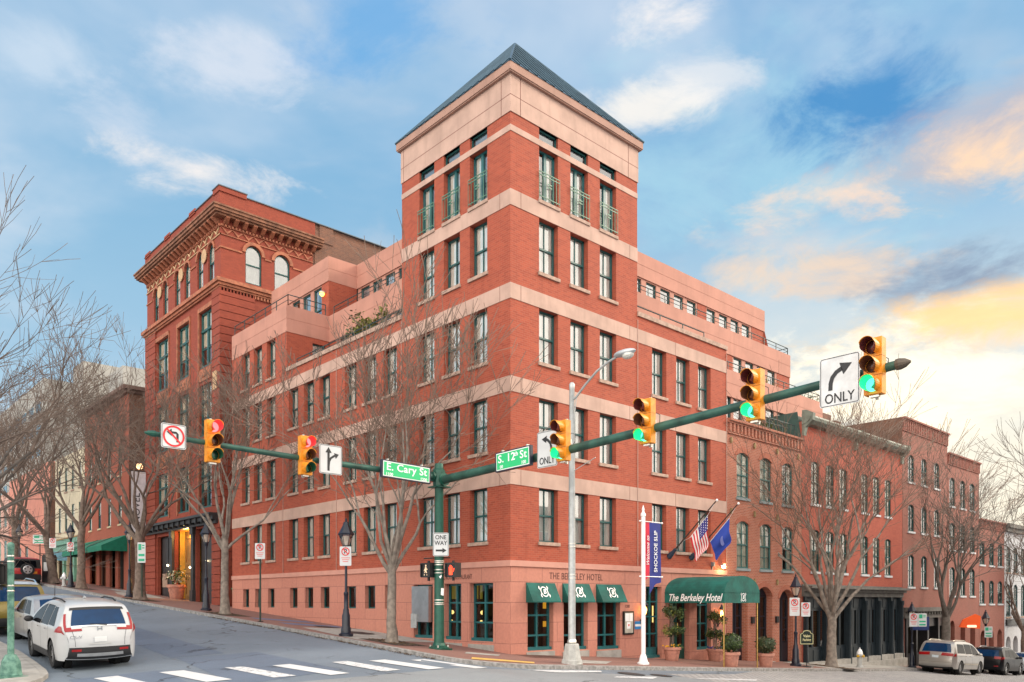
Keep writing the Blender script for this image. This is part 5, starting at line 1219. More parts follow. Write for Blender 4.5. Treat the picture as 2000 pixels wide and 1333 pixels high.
signal('yellow traffic light showing green, beside the grey street light pole', (-2.32, -4.52, 4.29), rz_, 'green', 'traffic lights on the mast arms')
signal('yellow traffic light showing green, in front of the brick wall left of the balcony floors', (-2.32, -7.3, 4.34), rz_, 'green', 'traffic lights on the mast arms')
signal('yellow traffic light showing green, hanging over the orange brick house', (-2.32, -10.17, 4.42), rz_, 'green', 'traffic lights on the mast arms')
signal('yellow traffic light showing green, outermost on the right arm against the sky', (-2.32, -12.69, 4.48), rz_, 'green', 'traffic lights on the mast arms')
# flat signs: local frame x right, z up, front -Y
def rrect(w, h, r=.05, n=4):
    p = []
    for cx, cz, a0 in ((w/2-r, h/2-r, 0), (-w/2+r, h/2-r, 90), (-w/2+r, -h/2+r, 180), (w/2-r, -h/2+r, 270)):
        for i in range(n+1): t = R(a0+90*i/n); p.append((cx+r*math.cos(t), cz+r*math.sin(t)))
    return p
def plate(t, w, h, m, back=0, name='plate', r=.05, th=.012, y=0):
    mb = MB(); mb.prism(rrect(w, h, r), y-th/2, y+th/2); return build(name, mb, m, t)
def flat(pts, y=-.010): return [(x, y, z) for x, z in pts]
def border(t, w, h, m, r=.045, bw=.016, inset=.02):
    a = rrect(w-2*inset, h-2*inset, r); b = rrect(w-2*inset-2*bw, h-2*inset-2*bw, max(.005, r-bw)); mb = MB(); n = len(a)
    for i in range(n): mb.poly(flat([a[i], a[(i+1) % n], b[(i+1) % n], b[i]]))
    return build('border', mb, m, t)
def stroke(mb, pts, w, y=-.011):
    for i in range(len(pts)-1):
        a, b = Vector(pts[i]), Vector(pts[i+1]); d = (b-a).normalized(); n0 = Vector((-d.y, d.x))*w/2
        def nrm_at(j):
            p = Vector(pts[max(0, j-1)]); q = Vector(pts[min(len(pts)-1, j+1)]); e = (q-p).normalized(); return Vector((-e.y, e.x))*w/2
        na, nb = nrm_at(i), nrm_at(i+1)
        mb.poly(flat([tuple(a+na), tuple(b+nb), tuple(b-nb), tuple(a-na)], y))
def ring(mb, cx, cz, r0, r1, y=-.012, n=28):
    for i in range(n):
        a, b = 6.2832*i/n, 6.2832*(i+1)/n; mb.poly(flat([(cx+r*math.cos(t), cz+r*math.sin(t)) for r, t in ((r0, a), (r1, a), (r1, b), (r0, b))], y))
def sign(name, label, loc, rz, w, h, cat='traffic sign', m=None, bord=True, group=None, r=.05):
    t = thing(name, label, cat, loc, rz, group); p = plate(t, w, h, m or SIGNW, r=r)
    mb = MB(); mb.prism(rrect(w-.01, h-.01, r), .007, .010); build('sign_back', mb, SIGNG, t)
    if bord: border(t, w, h, SIGNB, bw=.012, inset=.015)
    mb = MB(); mb.box(-.03, .03, .01, .12, -.06, .06); build('bracket', mb, STEEL, t); return t
# crossed left turn
t = sign('turn_ban_sign', 'white square sign with red circle crossing out a left turn arrow', (-10.42, .90, 4.09), 0, .60, .60)
mb = MB(); stroke(mb, [(.09, -.14), (.09, .06), (.06, .09), (-.06, .09)], .055); mb.poly(flat([(-.05, .18), (-.17, .09), (-.05, 0)], -.011)); build('arrow', mb, SIGNB, t)
mb = MB(); ring(mb, 0, 0, .215, .262); stroke(mb, [(-.165, .165), (.165, -.165)], .045, -.013); build('red_circle', mb, SIGNRED, t)
# straight or right
t = sign('lane_arrow_sign', 'white sign with black straight and right curving arrows', (-6.08, .90, 4.04), 0, .72, .82)
mb = MB(); stroke(mb, [(-.07, -.32), (-.07, .2)], .07); mb.poly(flat([(-.17, .19), (.03, .19), (-.07, .35)], -.011)); stroke(mb, [(-.065, -.2), (-.05, -.06), (0, .04), (.10, .11), (.13, .125)], .06, -.0115); mb.poly(flat([(.10, .20), (.26, .17), (.16, .04)], -.011)); build('arrow', mb, SIGNB, t)
# lane arrows ONLY
t = sign('lane_arrow_sign', 'white sign reading ONLY with black left curving arrow, beside the green street name sign', (-2.25, -3.93, 4.16), rz_, .76, .98)
mb = MB(); stroke(mb, [(.17, -.13), (.165, .02), (.13, .13), (.06, .21), (-.02, .26)], .075); mb.poly(flat([(.0, .36), (-.20, .28), (-.03, .16)], -.011)); build('arrow', mb, SIGNB, t)
text('ONLY', .27, SIGNB, t, (0, -.010, -.32), sx=.80, bold=.002)
t = sign('lane_arrow_sign', 'grey white sign reading ONLY with black right curving arrow, near the right arm end', (-2.28, -12.03, 4.35), rz_, .80, .98, m=mat('grey sign face', (.55, .56, .57), .35, .2))  # grey white, slightly metallic sign face
mb = MB(); stroke(mb, [(-.18, -.17), (-.175, -.03), (-.14, .08), (-.06, .17), (.05, .225)], .085); mb.poly(flat([(.0, .34), (.25, .30), (.08, .10)], -.011)); build('arrow', mb, SIGNB, t)
text('ONLY', .27, SIGNB, t, (0, -.010, -.34), sx=.82, bold=.002)
# street name signs
def streetsign(label, loc, rz, w, h, s, n0, n1, tilt=0, sup=None):
    t = thing('street_name_sign', label, 'street sign', loc, rz); mb = MB(); mb.box(-w/2, w/2, -.05, .05, -h/2, h/2); build('sign_frame', mb, mat('navy frame', (.012, .018, .035), .4), t)
    mb = MB(); mb.box(-w/2+.05, w/2-.05, -.054, -.05, -h/2+.035, h/2-.035); build('white_edge', mb, WHITEP, t)
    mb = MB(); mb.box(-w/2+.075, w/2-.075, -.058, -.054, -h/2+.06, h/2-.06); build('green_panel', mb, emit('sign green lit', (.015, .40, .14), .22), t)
    for a, x, k in s: text(a, k, WHITEP, t, (x, -.060, .06 if k > .2 else .12), bold=.005, ext=.002, sx=1.12, spacing=1.06)
    text(n0, .13, WHITEP, t, (-w/2+.27, -.060, -.16), bold=.003, ext=.002); text(n1, .13, WHITEP, t, (w/2-.27, -.060, -.16), bold=.003, ext=.002)
    for x in (-w*.35, w*.35): mb = MB(); mb.box(x-.02, x+.02, .02, .12, -.1, h/2+.06); build('hanger', mb, STEEL, t)
    t.rotation_euler = (0, R(tilt), rz); return t
streetsign('green street name sign reading E. Cary St on the left mast arm', (-3.53, .86, 3.97), 0, 1.80, .52, [('E. Cary St', 0, .31)], '1100', '1200', 1.5)
streetsign('green street name sign reading S. 12th St on the right mast arm', (-2.32, -2.67, 4.04), rz_, 1.46, .56, [('S. 12', -.24, .31), ('th', .16, .17), ('St', .45, .31)], '00', '100', -1.5)
# ONE WAY on the pole, pedestrian heads
t = sign('one_way_sign', 'white sign reading ONE WAY with black right arrow on the green pole', (-2.2, .85, .97+.86), R(-42), .50, .74)
text('ONE', .19, SIGNB, t, (0, -.010, .22), sx=.9, bold=.002); text('WAY', .19, SIGNB, t, (0, -.010, .04), sx=.9, bold=.002)
mb = MB(); stroke(mb, [(-.16, -.19), (.07, -.19)], .06); mb.poly(flat([(.05, -.11), (.18, -.19), (.05, -.27)])); build('arrow', mb, SIGNB, t)
def pedhead(label, loc, rz, sym):
    t = thing('pedestrian_signal', label, 'pedestrian signal', loc, rz); mb = MB(); mb.box(-.21, .21, 0, .26, -.23, .23); mb.box(-.19, .19, -.05, 0, .19, .22); mb.box(-.21, -.18, -.05, 0, -.22, .22); mb.box(.18, .21, -.05, 0, -.22, .22); build('housing', mb, BLACK, t)
    mb = MB(); mb.box(-.03, .03, .1, .16, -.34, -.23); mb.box(-.03, .03, .1, .16, .23, .30); build('bracket', mb, BLACK, t)
    s = MB()
    if sym == 'hand':
        stroke(s, [(0, -.16), (0, 0)], .13, -.01)
        for x, z, w in ((-.055, .10, .03), (-.018, .15, .032), (.02, .14, .032), (.056, .10, .03)): stroke(s, [(x*.9, -.02), (x, z)], w, -.01)
        stroke(s, [(.05, -.08), (.115, -.01), (.13, .05)], .034, -.01)
        build('hand_symbol', s, emit('hand red', (1, .06, .02), 1.5), t)
    else:
        ring(s, 0, .14, 0, .036, -.01, 10); stroke(s, [(0, .09), (-.005, -.03)], .07, -.01); stroke(s, [(-.01, -.02), (-.05, -.10), (-.07, -.17)], .032, -.01); stroke(s, [(0, -.02), (.04, -.09), (.05, -.17)], .032, -.01); stroke(s, [(-.01, .07), (-.06, .0), (-.07, -.03)], .026, -.01); stroke(s, [(0, .07), (.05, .02), (.08, .03)], .026, -.01)
        build('walking_symbol', s, emit('walk off', (.75, .55, .36), .35), t)
    return t
pedhead('black pedestrian signal with pale walking figure, left of the green pole', (-2.42, 1.34, 1.03), R(-80), 'walk')
pedhead('black pedestrian signal with red raised hand, right of the green pole', (-1.95, .66, 1.03), R(-75), 'hand')
mb = MB(); mb.tube([(-.40, .27, 2.88), (-.1, .1, 2.9), (.18, -.35, 2.9)], .022, 6); mb.tube([(-.40, .27, 2.40), (-.1, .1, 2.38), (.18, -.35, 2.40)], .022, 6); build('signal_bracket', mb, BLACK, sp)

# street light
L_ = (.17, -2.58)
t = thing('street_light', 'tall pale grey street light with curved arm on the hotel corner', 'street light', G(*L_)); zz = gz(*L_)
mb = MB(); mb.lathe([(.36, 0), (.34, .03), (.33, .12), (.30, .14), (.22, .60), (.20, .62)], 8); build('base', mb, mat('base grey', (.40, .40, .38), .7, .2, var=.2, scale=6), t)
mb = MB(); mb.lathe([(.115, .6), (.105, 4.0), (.08, 8.35), (.085, 8.36), (.085, 8.5), (.05, 8.55)], 14); build('pole', mb, ALU, t, True)
mb = MB()
for z in (2.6, 2.7, 3.55, 3.65): mb.lathe([(.114, z-.012), (.118, z), (.114, z+.012)], 14)
mb.lathe([(.12, .62), (.15, .66), (.13, .74), (.11, .76)], 10); build('collar', mb, STEEL, t, True)
mb = MB(); mb.tube([(0, 0, 8.0), (0, -.18, 8.08), (0, -.55, 8.38), (0, -1.0, 8.68), (0, -1.45, 8.86), (0, -1.75, 8.93)], .034, 8); mb.tube([(0, -.05, 7.0), (0, -.16, 7.9), (0, -.2, 8.1)], .014, 5); mb.tube([(0, -.05, 5.85), (0, -.95, 6.15)], .012, 5); arm = build('arm', mb, ALU, t, True)
hd = MB(); hd.ball((0, -2.05, 8.98), .15, .40, .10, 14, 8); build('lamp_head', hd, mat('lamp head grey', (.50, .53, .55), .4, .3), t, True)
hd = MB(); hd.ball((0, -2.17, 8.90), .13, .20, .12, 12, 6); build('lens', hd, mat('prismatic lens', (.62, .62, .58), .12, var=.3, scale=30), t, True)
# white banner pole and banners
B_ = (3.96, -2.33)
t = thing('banner_pole', 'white fluted pole carrying the red and blue welcome banner', 'pole', G(*B_)); zz = gz(*B_)
mb = MB(); mb.lathe([(.20, 0), (.20, .06), (.15, .10), (.11, .28), (.085, .34)], 10); build('base', mb, WHITEP, t, True)
mb = MB(); mb.lathe([(.075, .3), (.07, 5.0), (.09, 5.02), (.09, 5.1), (.05, 5.14), (.035, 5.2), (.05, 5.25), (.02, 5.34), (.005, 5.4)], 12); build('pole', mb, WHITEP, t, True)
mb = MB()
for z in (4.85, 2.98): mb.tube([(-.16, 0, z), (1.03, 0, z)], .016, 6); mb.ball((1.05, 0, z), .035, n=8, m=6); mb.ball((-.17, 0, z), .03, n=8, m=6)
build('banner_arm', mb, WHITEP, t)
t2_ = thing('welcome_banner', 'red and blue banner reading Welcome to Shockoe Slip on the white pole', 'banner', (B_[0], B_[1], zz+4.85))
def wavy(x0, x1, top, bots, ph):
    mb = MB(); n = 10
    for i in range(n):
        a, b = x0+(x1-x0)*i/n, x0+(x1-x0)*(i+1)/n; m_ = 10
        for j in range(m_):
            def pt(x):
                bt = interp(bots, x); z = lambda f: top+(bt-top)*f
                return lambda f: (x, .012*math.sin(x*7+f*4+ph), z(f))
            A, B2 = pt(a), pt(b); mb.quad(A(j/m_), B2(j/m_), B2((j+1)/m_), A((j+1)/m_))
    return mb
build('red_cloth', wavy(.09, .34, -.02, [(.09, -2.0), (.34, -1.86)], 0), mat('banner red', (.52, .008, .04), .75), t2_, True)
build('blue_cloth', wavy(.34, .98, -.02, [(.34, -2.48), (.5, -2.33), (.68, -2.12), (.98, -2.06)], 0), mat('banner navy', (.010, .022, .20), .75), t2_, True)
o = text('SHOCKOE SLIP', .255, WHITEP, t2_, (.66, -.03, -1.0), sx=.84, bold=.002, ext=.002); o.rotation_euler = (0, R(-90), 0)
o = text('Welcome to', .22, WHITEP, t2_, (.225, -.03, -1.0), sx=.9, shear=.35, ext=.002); o.rotation_euler = (0, R(-90), 0)
# flags on slanted poles
def flag(x, label_p, label_f, kind):
    p0 = Vector((x, -.10, 1.90)); p1 = Vector((x, -2.18, 3.84))
    t = thing('flag_pole', label_p, 'flag pole', tuple(p0)); d = (p1-p0); dn = d.normalized()
    mb = MB(); mb.tube([(0, 0, 0), tuple(d)], [.032, .024], 8); build('pole', mb, mat('dark bronze', (.045, .03, .025), .4), t, True)
    mb = MB(); mb.tube([tuple(-dn*.04), tuple(dn*.32)], [.09, .065], 10); mb.tube([(0, .1, -.08), tuple(dn*.1)], [.13, .10], 8); build('bracket', mb, mat('bracket navy', (.02, .035, .06), .4), t)
    mb = MB(); mb.ball(tuple(d+dn*.05), .05, n=10, m=6); build('finial', mb, WHITEP, t, True)
    # flag: hoist hangs along a line below the pole, cloth drops and folds
    f = thing('flag', label_f, 'flag', tuple(p0+d*.80))
    A = Vector((0, -.05, -.12)); hoist = Vector((0, .98, -.98))*(.82 if kind == 'us' else .9); fly = Vector((.10, .06, -1.22)) if kind == 'us' else Vector((.12, .05, -.98))
    n, m_ = 24, 26; V = []
    for i in range(n+1):
        for j in range(m_+1):
            u, v = i/n, j/m_            # u along fly, v down the hoist
            p = A + hoist*v + fly*u*(1-.25*v) + Vector((0, -.30*u*v, 0)) + Vector((.10*math.sin(u*9+v*2)*u, .06*math.sin(u*7+v*3)*u, -.05*u*u))
            V.append(tuple(p))
    mats = {}
    def put(key, m, q): mats.setdefault(key, (MB(), m)); mats[key][0].poly(q)
    for i in range(n):
        for j in range(m_):
            q = [V[i*(m_+1)+j], V[(i+1)*(m_+1)+j], V[(i+1)*(m_+1)+j+1], V[i*(m_+1)+j+1]]
            if kind == 'us':
                if i < n*.42 and j < 14:
                    put('canton', mat('flag blue', (.035, .035, .22), .75), q)
                else: put('red_stripe' if (j//2) % 2 == 0 else 'white_stripe', mat('flag red', (.55, .02, .035), .75) if (j//2) % 2 == 0 else mat('flag white', (.75, .74, .74), .75), q)
            else: put('cloth', mat('flag royal blue', (.03, .075, .42), .75), q)
    for k, (b_, m) in mats.items(): build(k, b_, m, f, True)
    if kind == 'us':
        s = MB()
        for i in range(5):
            for j in range(5):
                c = (Vector(V[(1+i*2)*(m_+1)+1+j*3-(j > 3)]) + Vector((-.012, -.012, 0)))
                s.poly([(c.x+.03*math.sin(1.2566*2*k2)*.6-.004, c.y-.01, c.z+.03*math.cos(1.2566*2*k2)) for k2 in range(5)])
                s.poly([(c.x+.03*math.cos(1.2566*k2), c.y-.012, c.z+.03*math.sin(1.2566*k2)) for k2 in range(5)])
        build('star', s, mat('flag white', (.75, .74, .74), .75), f)
    else:
        s = MB(); c = Vector(V[12*(m_+1)+13])
        s.poly([(c.x-.03+.16*math.cos(6.2832*k/12), c.y-.06, c.z+.20*math.sin(6.2832*k/12)) for k in range(12)]); build('seal', s, mat('flag seal', (.20, .22, .50), .75), f)
    mb = MB(); mb.tube([tuple(-d*.0+A), tuple(A+hoist)], .012, 5); mb.tube([tuple(A), tuple(d*.18)], .006, 4); mb.tube([tuple(A+hoist), tuple(-d*.55+Vector((0, 0, .0)))], .005, 4); build('hoist_rope', mb, WHITEP, f)
flag(8.57, 'slanted dark flag pole on the hotel wall holding the striped flag', 'red and white striped flag with starred blue canton drooping from its pole', 'us')
flag(10.07, 'slanted dark flag pole on the hotel wall holding the blue flag', 'plain royal blue flag with pale seal, right of the striped flag', 'blue')

# black lantern street lamps
def make_lamp():
    t = obj('street_lamp', None)
    mb = MB(); mb.lathe([(.25, 0), (.25, .08), (.18, .12), (.17, .28), (.145, .34), (.14, .72), (.11, .80), (.10, .92), (.075, .97), (.07, 1.4), (.085, 1.43), (.085, 1.5), (.05, 1.54)], 12); build('base', mb, NAVY, t, True)
    mb = MB(); mb.lathe([(.048, 1.5), (.042, 2.85), (.062, 2.87), (.05, 2.92), (.08, 2.98), (.085, 3.08), (.045, 3.12)], 10); build('post', mb, NAVY, t, True)
    fr = MB(); n = 6
    for k in range(n):
        a = 6.2832*(k+.5)/n; fr.tube([(.11*math.cos(a), .11*math.sin(a), 3.10), (.245*math.cos(a), .245*math.sin(a), 3.50)], .012, 4)
    fr.lathe([(.125, 3.08), (.125, 3.12)], 6); fr.lathe([(.27, 3.49), (.285, 3.52), (.25, 3.55), (.10, 3.84), (.10, 3.86), (.08, 3.93), (.03, 3.96), (.04, 4.02), (.01, 4.08)], 6); build('lantern_frame', fr, NAVY, t)
    g = MB()
    for k in range(n):
        a, b = 6.2832*(k+.5)/n, 6.2832*(k+1.5)/n; g.quad((.105*math.cos(a), .105*math.sin(a), 3.12), (.105*math.cos(b), .105*math.sin(b), 3.12), (.238*math.cos(b), .238*math.sin(b), 3.49), (.238*math.cos(a), .238*math.sin(a), 3.49))
    build('lantern_glass', g, glass('lamp glass', .10, (.92, .86, .80)), t)
    b = MB(); b.lathe([(.05, 3.12), (.085, 3.16), (.14, 3.36), (.13, 3.44), (.03, 3.47)], 8); build('bulb', b, emit('frosted bulb', (.85, .76, .66), .10), t, True)  # unlit bulb, faint emission added to imitate light through the frosting
    return t
lamp0 = make_lamp(); GL = 'black lantern street lamps'
def place_lamp(x, y, label, first=[True], s=1.0):
    z = gz(x, y)
    if first[0]: first[0] = False; lamp0.location = (x, y, z); tag(lamp0, label, 'street lamp', GL); o = lamp0
    else: o = dup(lamp0, (x, y, z), 0, label); o['category'] = 'street lamp'
    o.scale = (s, s, s); return o
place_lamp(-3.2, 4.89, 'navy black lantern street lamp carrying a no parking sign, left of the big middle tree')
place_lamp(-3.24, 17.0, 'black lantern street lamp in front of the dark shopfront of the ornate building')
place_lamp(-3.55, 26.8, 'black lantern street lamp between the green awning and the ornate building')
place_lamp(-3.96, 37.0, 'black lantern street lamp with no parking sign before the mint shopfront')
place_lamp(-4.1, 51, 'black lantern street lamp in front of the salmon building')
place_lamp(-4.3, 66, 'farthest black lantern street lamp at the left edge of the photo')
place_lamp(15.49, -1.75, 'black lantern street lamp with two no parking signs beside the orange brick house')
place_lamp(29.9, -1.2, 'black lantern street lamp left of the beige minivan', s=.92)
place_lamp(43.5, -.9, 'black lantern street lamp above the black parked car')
# parking signs
def nopark(t, w, h, zc, words=True):
    mb = MB(); ring(mb, 0, zc, w*.27, w*.36); stroke(mb, [(-w*.2, zc+w*.2), (w*.2, zc-w*.2)], w*.09, -.0125); build('red_circle', mb, SIGNRED, t)
    me = textmesh('P', w*.55, bold=.004, ext=.001); me.materials.append(SIGNB); obj('letter', me, t, (0, -.009, zc))
    mb = MB(); z0 = zc-w*.52
    for k in range(3): mb.box(-w*(.38-.07*k), w*(.38-.07*k), -.010, -.008, z0-k*w*.16-w*.05, z0-k*w*.16)
    build('small_print', mb, SIGNRED if words else SIGNB, t)
def parksign(label, loc, rz, w=.34, h=.52, kind='no', group=None):
    t = thing('parking_sign', label, 'parking sign', loc, rz, group); plate(t, w, h, SIGNW, r=.03, name='plate')
    mb = MB(); mb.box(-.02, .02, .006, .05, -.1, .1); build('bracket', mb, STEEL, t)
    if kind == 'no': nopark(t, w, h, h*.24)
    else:
        mb = MB(); mb.poly(flat([(-w*.4, h*.12), (w*.0, h*.12), (w*.0, h*.42), (-w*.4, h*.42)])); mb.box(-w*.38, w*.38, -.010, -.008, -h*.18, -h*.06); mb.box(-w*.38, w*.38, -.010, -.008, -h*.42, -h*.30); mb.box(w*.08, w*.38, -.010, -.008, h*.2, h*.26); mb.box(w*.08, w*.38, -.010, -.008, h*.32, h*.38); build('green_print', mb, mat('print green', (.02, .36, .20), .5), t)
    return t
def signpost(label, x, y, h, m=None):
    t = thing('sign_post', label, 'sign post', G(x, y)); mb = MB(); mb.box(-.03, .03, -.02, .02, 0, h); mb.box(-.02, .02, -.035, -.02, 0, h); build('post', mb, m or mat('olive post', (.035, .06, .045), .5), t); mb = MB(); mb.box(-.1, .1, -.06, .06, 0, .03); build('foot', mb, BLACK, t)
FACE = R(-45)
z = gz(-3.64, 10.6); signpost('thin olive sign post on the kerb between middle tree and left tree', -3.64, 10.6, 3.1); parksign('white no parking sign on the thin olive post', (-3.68, 10.54, z+2.78), FACE, .40, .62)
z = gz(-3.2, 4.9); parksign('white no parking sign on the lamp left of the middle tree', (-3.28, 4.79, z+2.75), FACE, .40, .66)
z = gz(-3.8, 24.0); signpost('green sign post leaning beside the tree by the driveway', -3.8, 24.0, 3.0); parksign('tall white and green parking sign on the post by the driveway tree', (-3.84, 23.94, z+2.45), FACE, .42, 1.05, 'green')
z = gz(-3.96, 37.0); parksign('white no parking sign on the lamp before the mint shopfront', (-4.0, 36.9, z+2.55), FACE, .46, .56)
z = gz(-4.2, 41.2); parksign('faded pinkish no parking sign on the tree trunk left of the mint shopfront', (-4.15, 40.7, z+2.7), FACE, .46, .66)
z = gz(-4.3, 43.5); signpost('dark sign post with a wide white and green sign near the red car', -4.3, 43.5, 3.2); parksign('wide white and green sign on the dark post near the red car', (-4.34, 43.44, z+2.95), FACE, .95, .62, 'green')
z = gz(15.49, -1.75); parksign('left white no parking sign of the pair on the lamp by the orange house', (15.2, -1.85, z+2.62), R(-42), .44, .80); parksign('right white no parking sign of the pair on the lamp by the orange house', (15.72, -2.1, z+2.50), R(-42), .40, .62)
z = gz(29.9, -1.2); parksign('white no parking sign on the lamp left of the beige minivan', (29.62, -1.4, z+2.72), R(-42), .48, .75); parksign('white and green parking sign on the lamp left of the beige minivan', (30.08, -1.7, z+2.72), R(-42), .48, .75, 'green')
z = gz(43.5, -.9); parksign('white and green parking sign on the lamp above the black car', (43.4, -1.1, z+2.55), R(-42), .55, .75, 'green')
# worn green pole in the near corner with its black signal box
t = thing('green_post', 'short weathered mint green pedestrian signal post at the left edge corner', 'signal post', G(-13.55, 2.64))
mb = MB(); mb.lathe([(.25, 0), (.25, .03), (.235, .05), (.20, .34), (.13, .47), (.115, .5)], 8); mb.box(-.33, .30, -.33, .3, -.2, .0); build('base', mb, GREENOLD, t)
mb = MB(); mb.lathe([(.072, .45), (.070, 2.98), (.076, 2.99), (.076, 3.1), (.05, 3.13), (.01, 3.15)], 14); build('pole', mb, GREENOLD, t, True)
mb = MB()
for z in (2.82, 2.69, 2.12, 2.0): mb.lathe([(.077, z-.016), (.081, z), (.077, z+.016)], 14)
build('steel_band', mb, STEEL, t, True)
t = thing('pedestrian_signal', 'black pedestrian signal box strapped to the mint green post at the left edge', 'pedestrian signal', (-13.79, 2.85, gz(-13.55, 2.64)+2.4), R(30))
mb = MB(); mb.box(-.24, .20, -.1, .2, -.25, .25); build('housing', mb, BLACK, t); mb = MB(); mb.tube([(-.15, -.12, -.2), (.12, -.12, -.2), (.12, -.12, .2), (-.15, -.12, .2)], .012, 5); mb.tube([(0, 0, .28), (.25, -.05, .3)], .03, 6); mb.tube([(0, 0, -.28), (.25, -.05, -.3)], .03, 6); mb.lathe([(.04, -.38), (.04, -.28)], 8, (-.1, 0, 0)); mb.lathe([(.04, -.38), (.04, -.28)], 8, (.1, 0, 0)); build('bracket', mb, BLACK, t)
# hydrants, bins, valet sign
def hydrant(label, x, y, bm, cm, s=1.0):
    t = thing('fire_hydrant', label, 'fire hydrant', G(x, y)); mb = MB(); mb.lathe([(.15, 0), (.15, .06), (.10, .08), (.10, .48), (.15, .50), (.15, .56), (.12, .58)], 12); build('barrel', mb, bm, t, True)
    mb = MB(); mb.lathe([(.13, .58), (.115, .68), (.06, .78), (.03, .80), (.03, .86)], 10); build('bonnet', mb, WHITEP, t, True)
    mb = MB()
    for d in ((-1, 0), (1, 0), (0, -1)): mb.tube([(d[0]*.08, d[1]*.08, .5), (d[0]*.18, d[1]*.18, .5), (d[0]*.19, d[1]*.19, .5)], [.055, .06, .05], 8)
    build('outlet_cap', mb, cm, t); t.scale = (s, s, s)
hydrant('white topped fire hydrant with yellow caps in front of the dark blue shopfront', 21.8, -1.8, mat('hydrant grey', (.42, .43, .42), .5), mat('hydrant yellow', (.62, .36, .02), .5), 1.15)
hydrant('pale fire hydrant beside the lamp before the mint shopfront', -4.15, 37.8, mat('hydrant grey', (.42, .43, .42), .5), WHITEP, 1.05)
t = thing('waste_bin', 'dark litter bin with white notice beside the leaning tree on the left', 'bin', G(-3.7, 43.6)); mb = MB(); mb.box(-.35, .35, -.3, .3, 0, 1.7); mb.prism([(-.38, 1.7), (.38, 1.7), (.25, 1.95), (-.25, 1.95)], -.32, .32); build('body', mb, BLACK, t); mb = MB(); mb.box(-.2, .2, -.33, -.3, .8, 1.4); build('notice', mb, SIGNW, t)
t.rotation_euler = (0, 0, R(-45))
t = thing('wheelie_bin', 'green wheeled bin in the alley between hotel and ornate building', 'bin', (.7, 22.3, gz(.7, 22.3))); mb = MB(); mb.prismP([(-.28, 0), (.28, 0), (.33, 1.0), (-.33, 1.0)], lambda x, z: (x, -.3, z), lambda x, z: (x, .3, z)); BG = mat('bin green', (.01, .20, .09), .5); build('body', mb, BG, t); mb = MB(); mb.prismP([(-.36, 1.0), (.36, 1.0), (.36, 1.06), (.0, 1.16), (-.36, 1.06)], lambda x, z: (x, -.34, z), lambda x, z: (x, .34, z)); build('lid', mb, BG, t)
t = thing('valet_sign', 'small black valet parking sign on a stand beside the orange house', 'sign', G(15.9, -2.05), R(-40)); mb = MB(); mb.lathe([(.30, 0), (.28, .03), (.03, .05)], 12); mb.tube([(0, 0, .03), (0, 0, 1.0)], .018, 6); build('stand', mb, BLACK, t)
def scal(w, h): return [(-w/2, -h/2), (w/2, -h/2), (w/2, h*.22), (w*.32, h*.3), (w*.25, h*.45), (0, h*.5), (-w*.25, h*.45), (-w*.32, h*.3), (-w/2, h*.22)]
mb = MB(); mb.prism([(x, z+1.32) for x, z in scal(.62, .66)], -.015, .015); build('board', mb, mat('valet black', (.01, .02, .015), .4), t)
CRE = mat('cream letter', (.62, .58, .32), .6); a_, b_ = scal(.58, .62), scal(.53, .57); mb = MB()
for i in range(9): mb.poly([(x, -.018, z+1.32) for x, z in (a_[i], a_[(i+1) % 9], b_[(i+1) % 9], b_[i])])
build('board_edge', mb, CRE, t); text('Valet', .16, CRE, t, (0, -.018, 1.37), bold=.003); text('Parking', .15, CRE, t, (0, -.018, 1.20), bold=.003, sx=.85)
t = thing('shop_sign', 'lit orange shop sign above the round arched doors on the right', 'sign', (40.7, -.8, -1.25), R(-50)); mb = MB(); mb.prism([(-.68, -.4), (.6, -.5), (.64, .34), (.32, .48), (-.44, .11)], -.08, .08); build('panel', mb, emit('orange sign', (.8, .10, .015), .16), t); mb = MB(); mb.prism(rrect(.6, .16, .06), -.1, -.08); mb.xf(Matrix.Translation((.08, 0, -.33))); build('lit_strip', mb, emit('cream sign', (1, .75, .5), .7), t)
t = tag(build('shop_sign', MB().box(-.5, .5, -.05, .05, -.4, .4), mat('navy sign', (.01, .03, .14), .4), None, loc=(32.4, -.7, -1.25)), 'navy blue hanging sign beside the lamp left of the minivan', 'sign'); t.rotation_euler = (0, 0, R(-60))
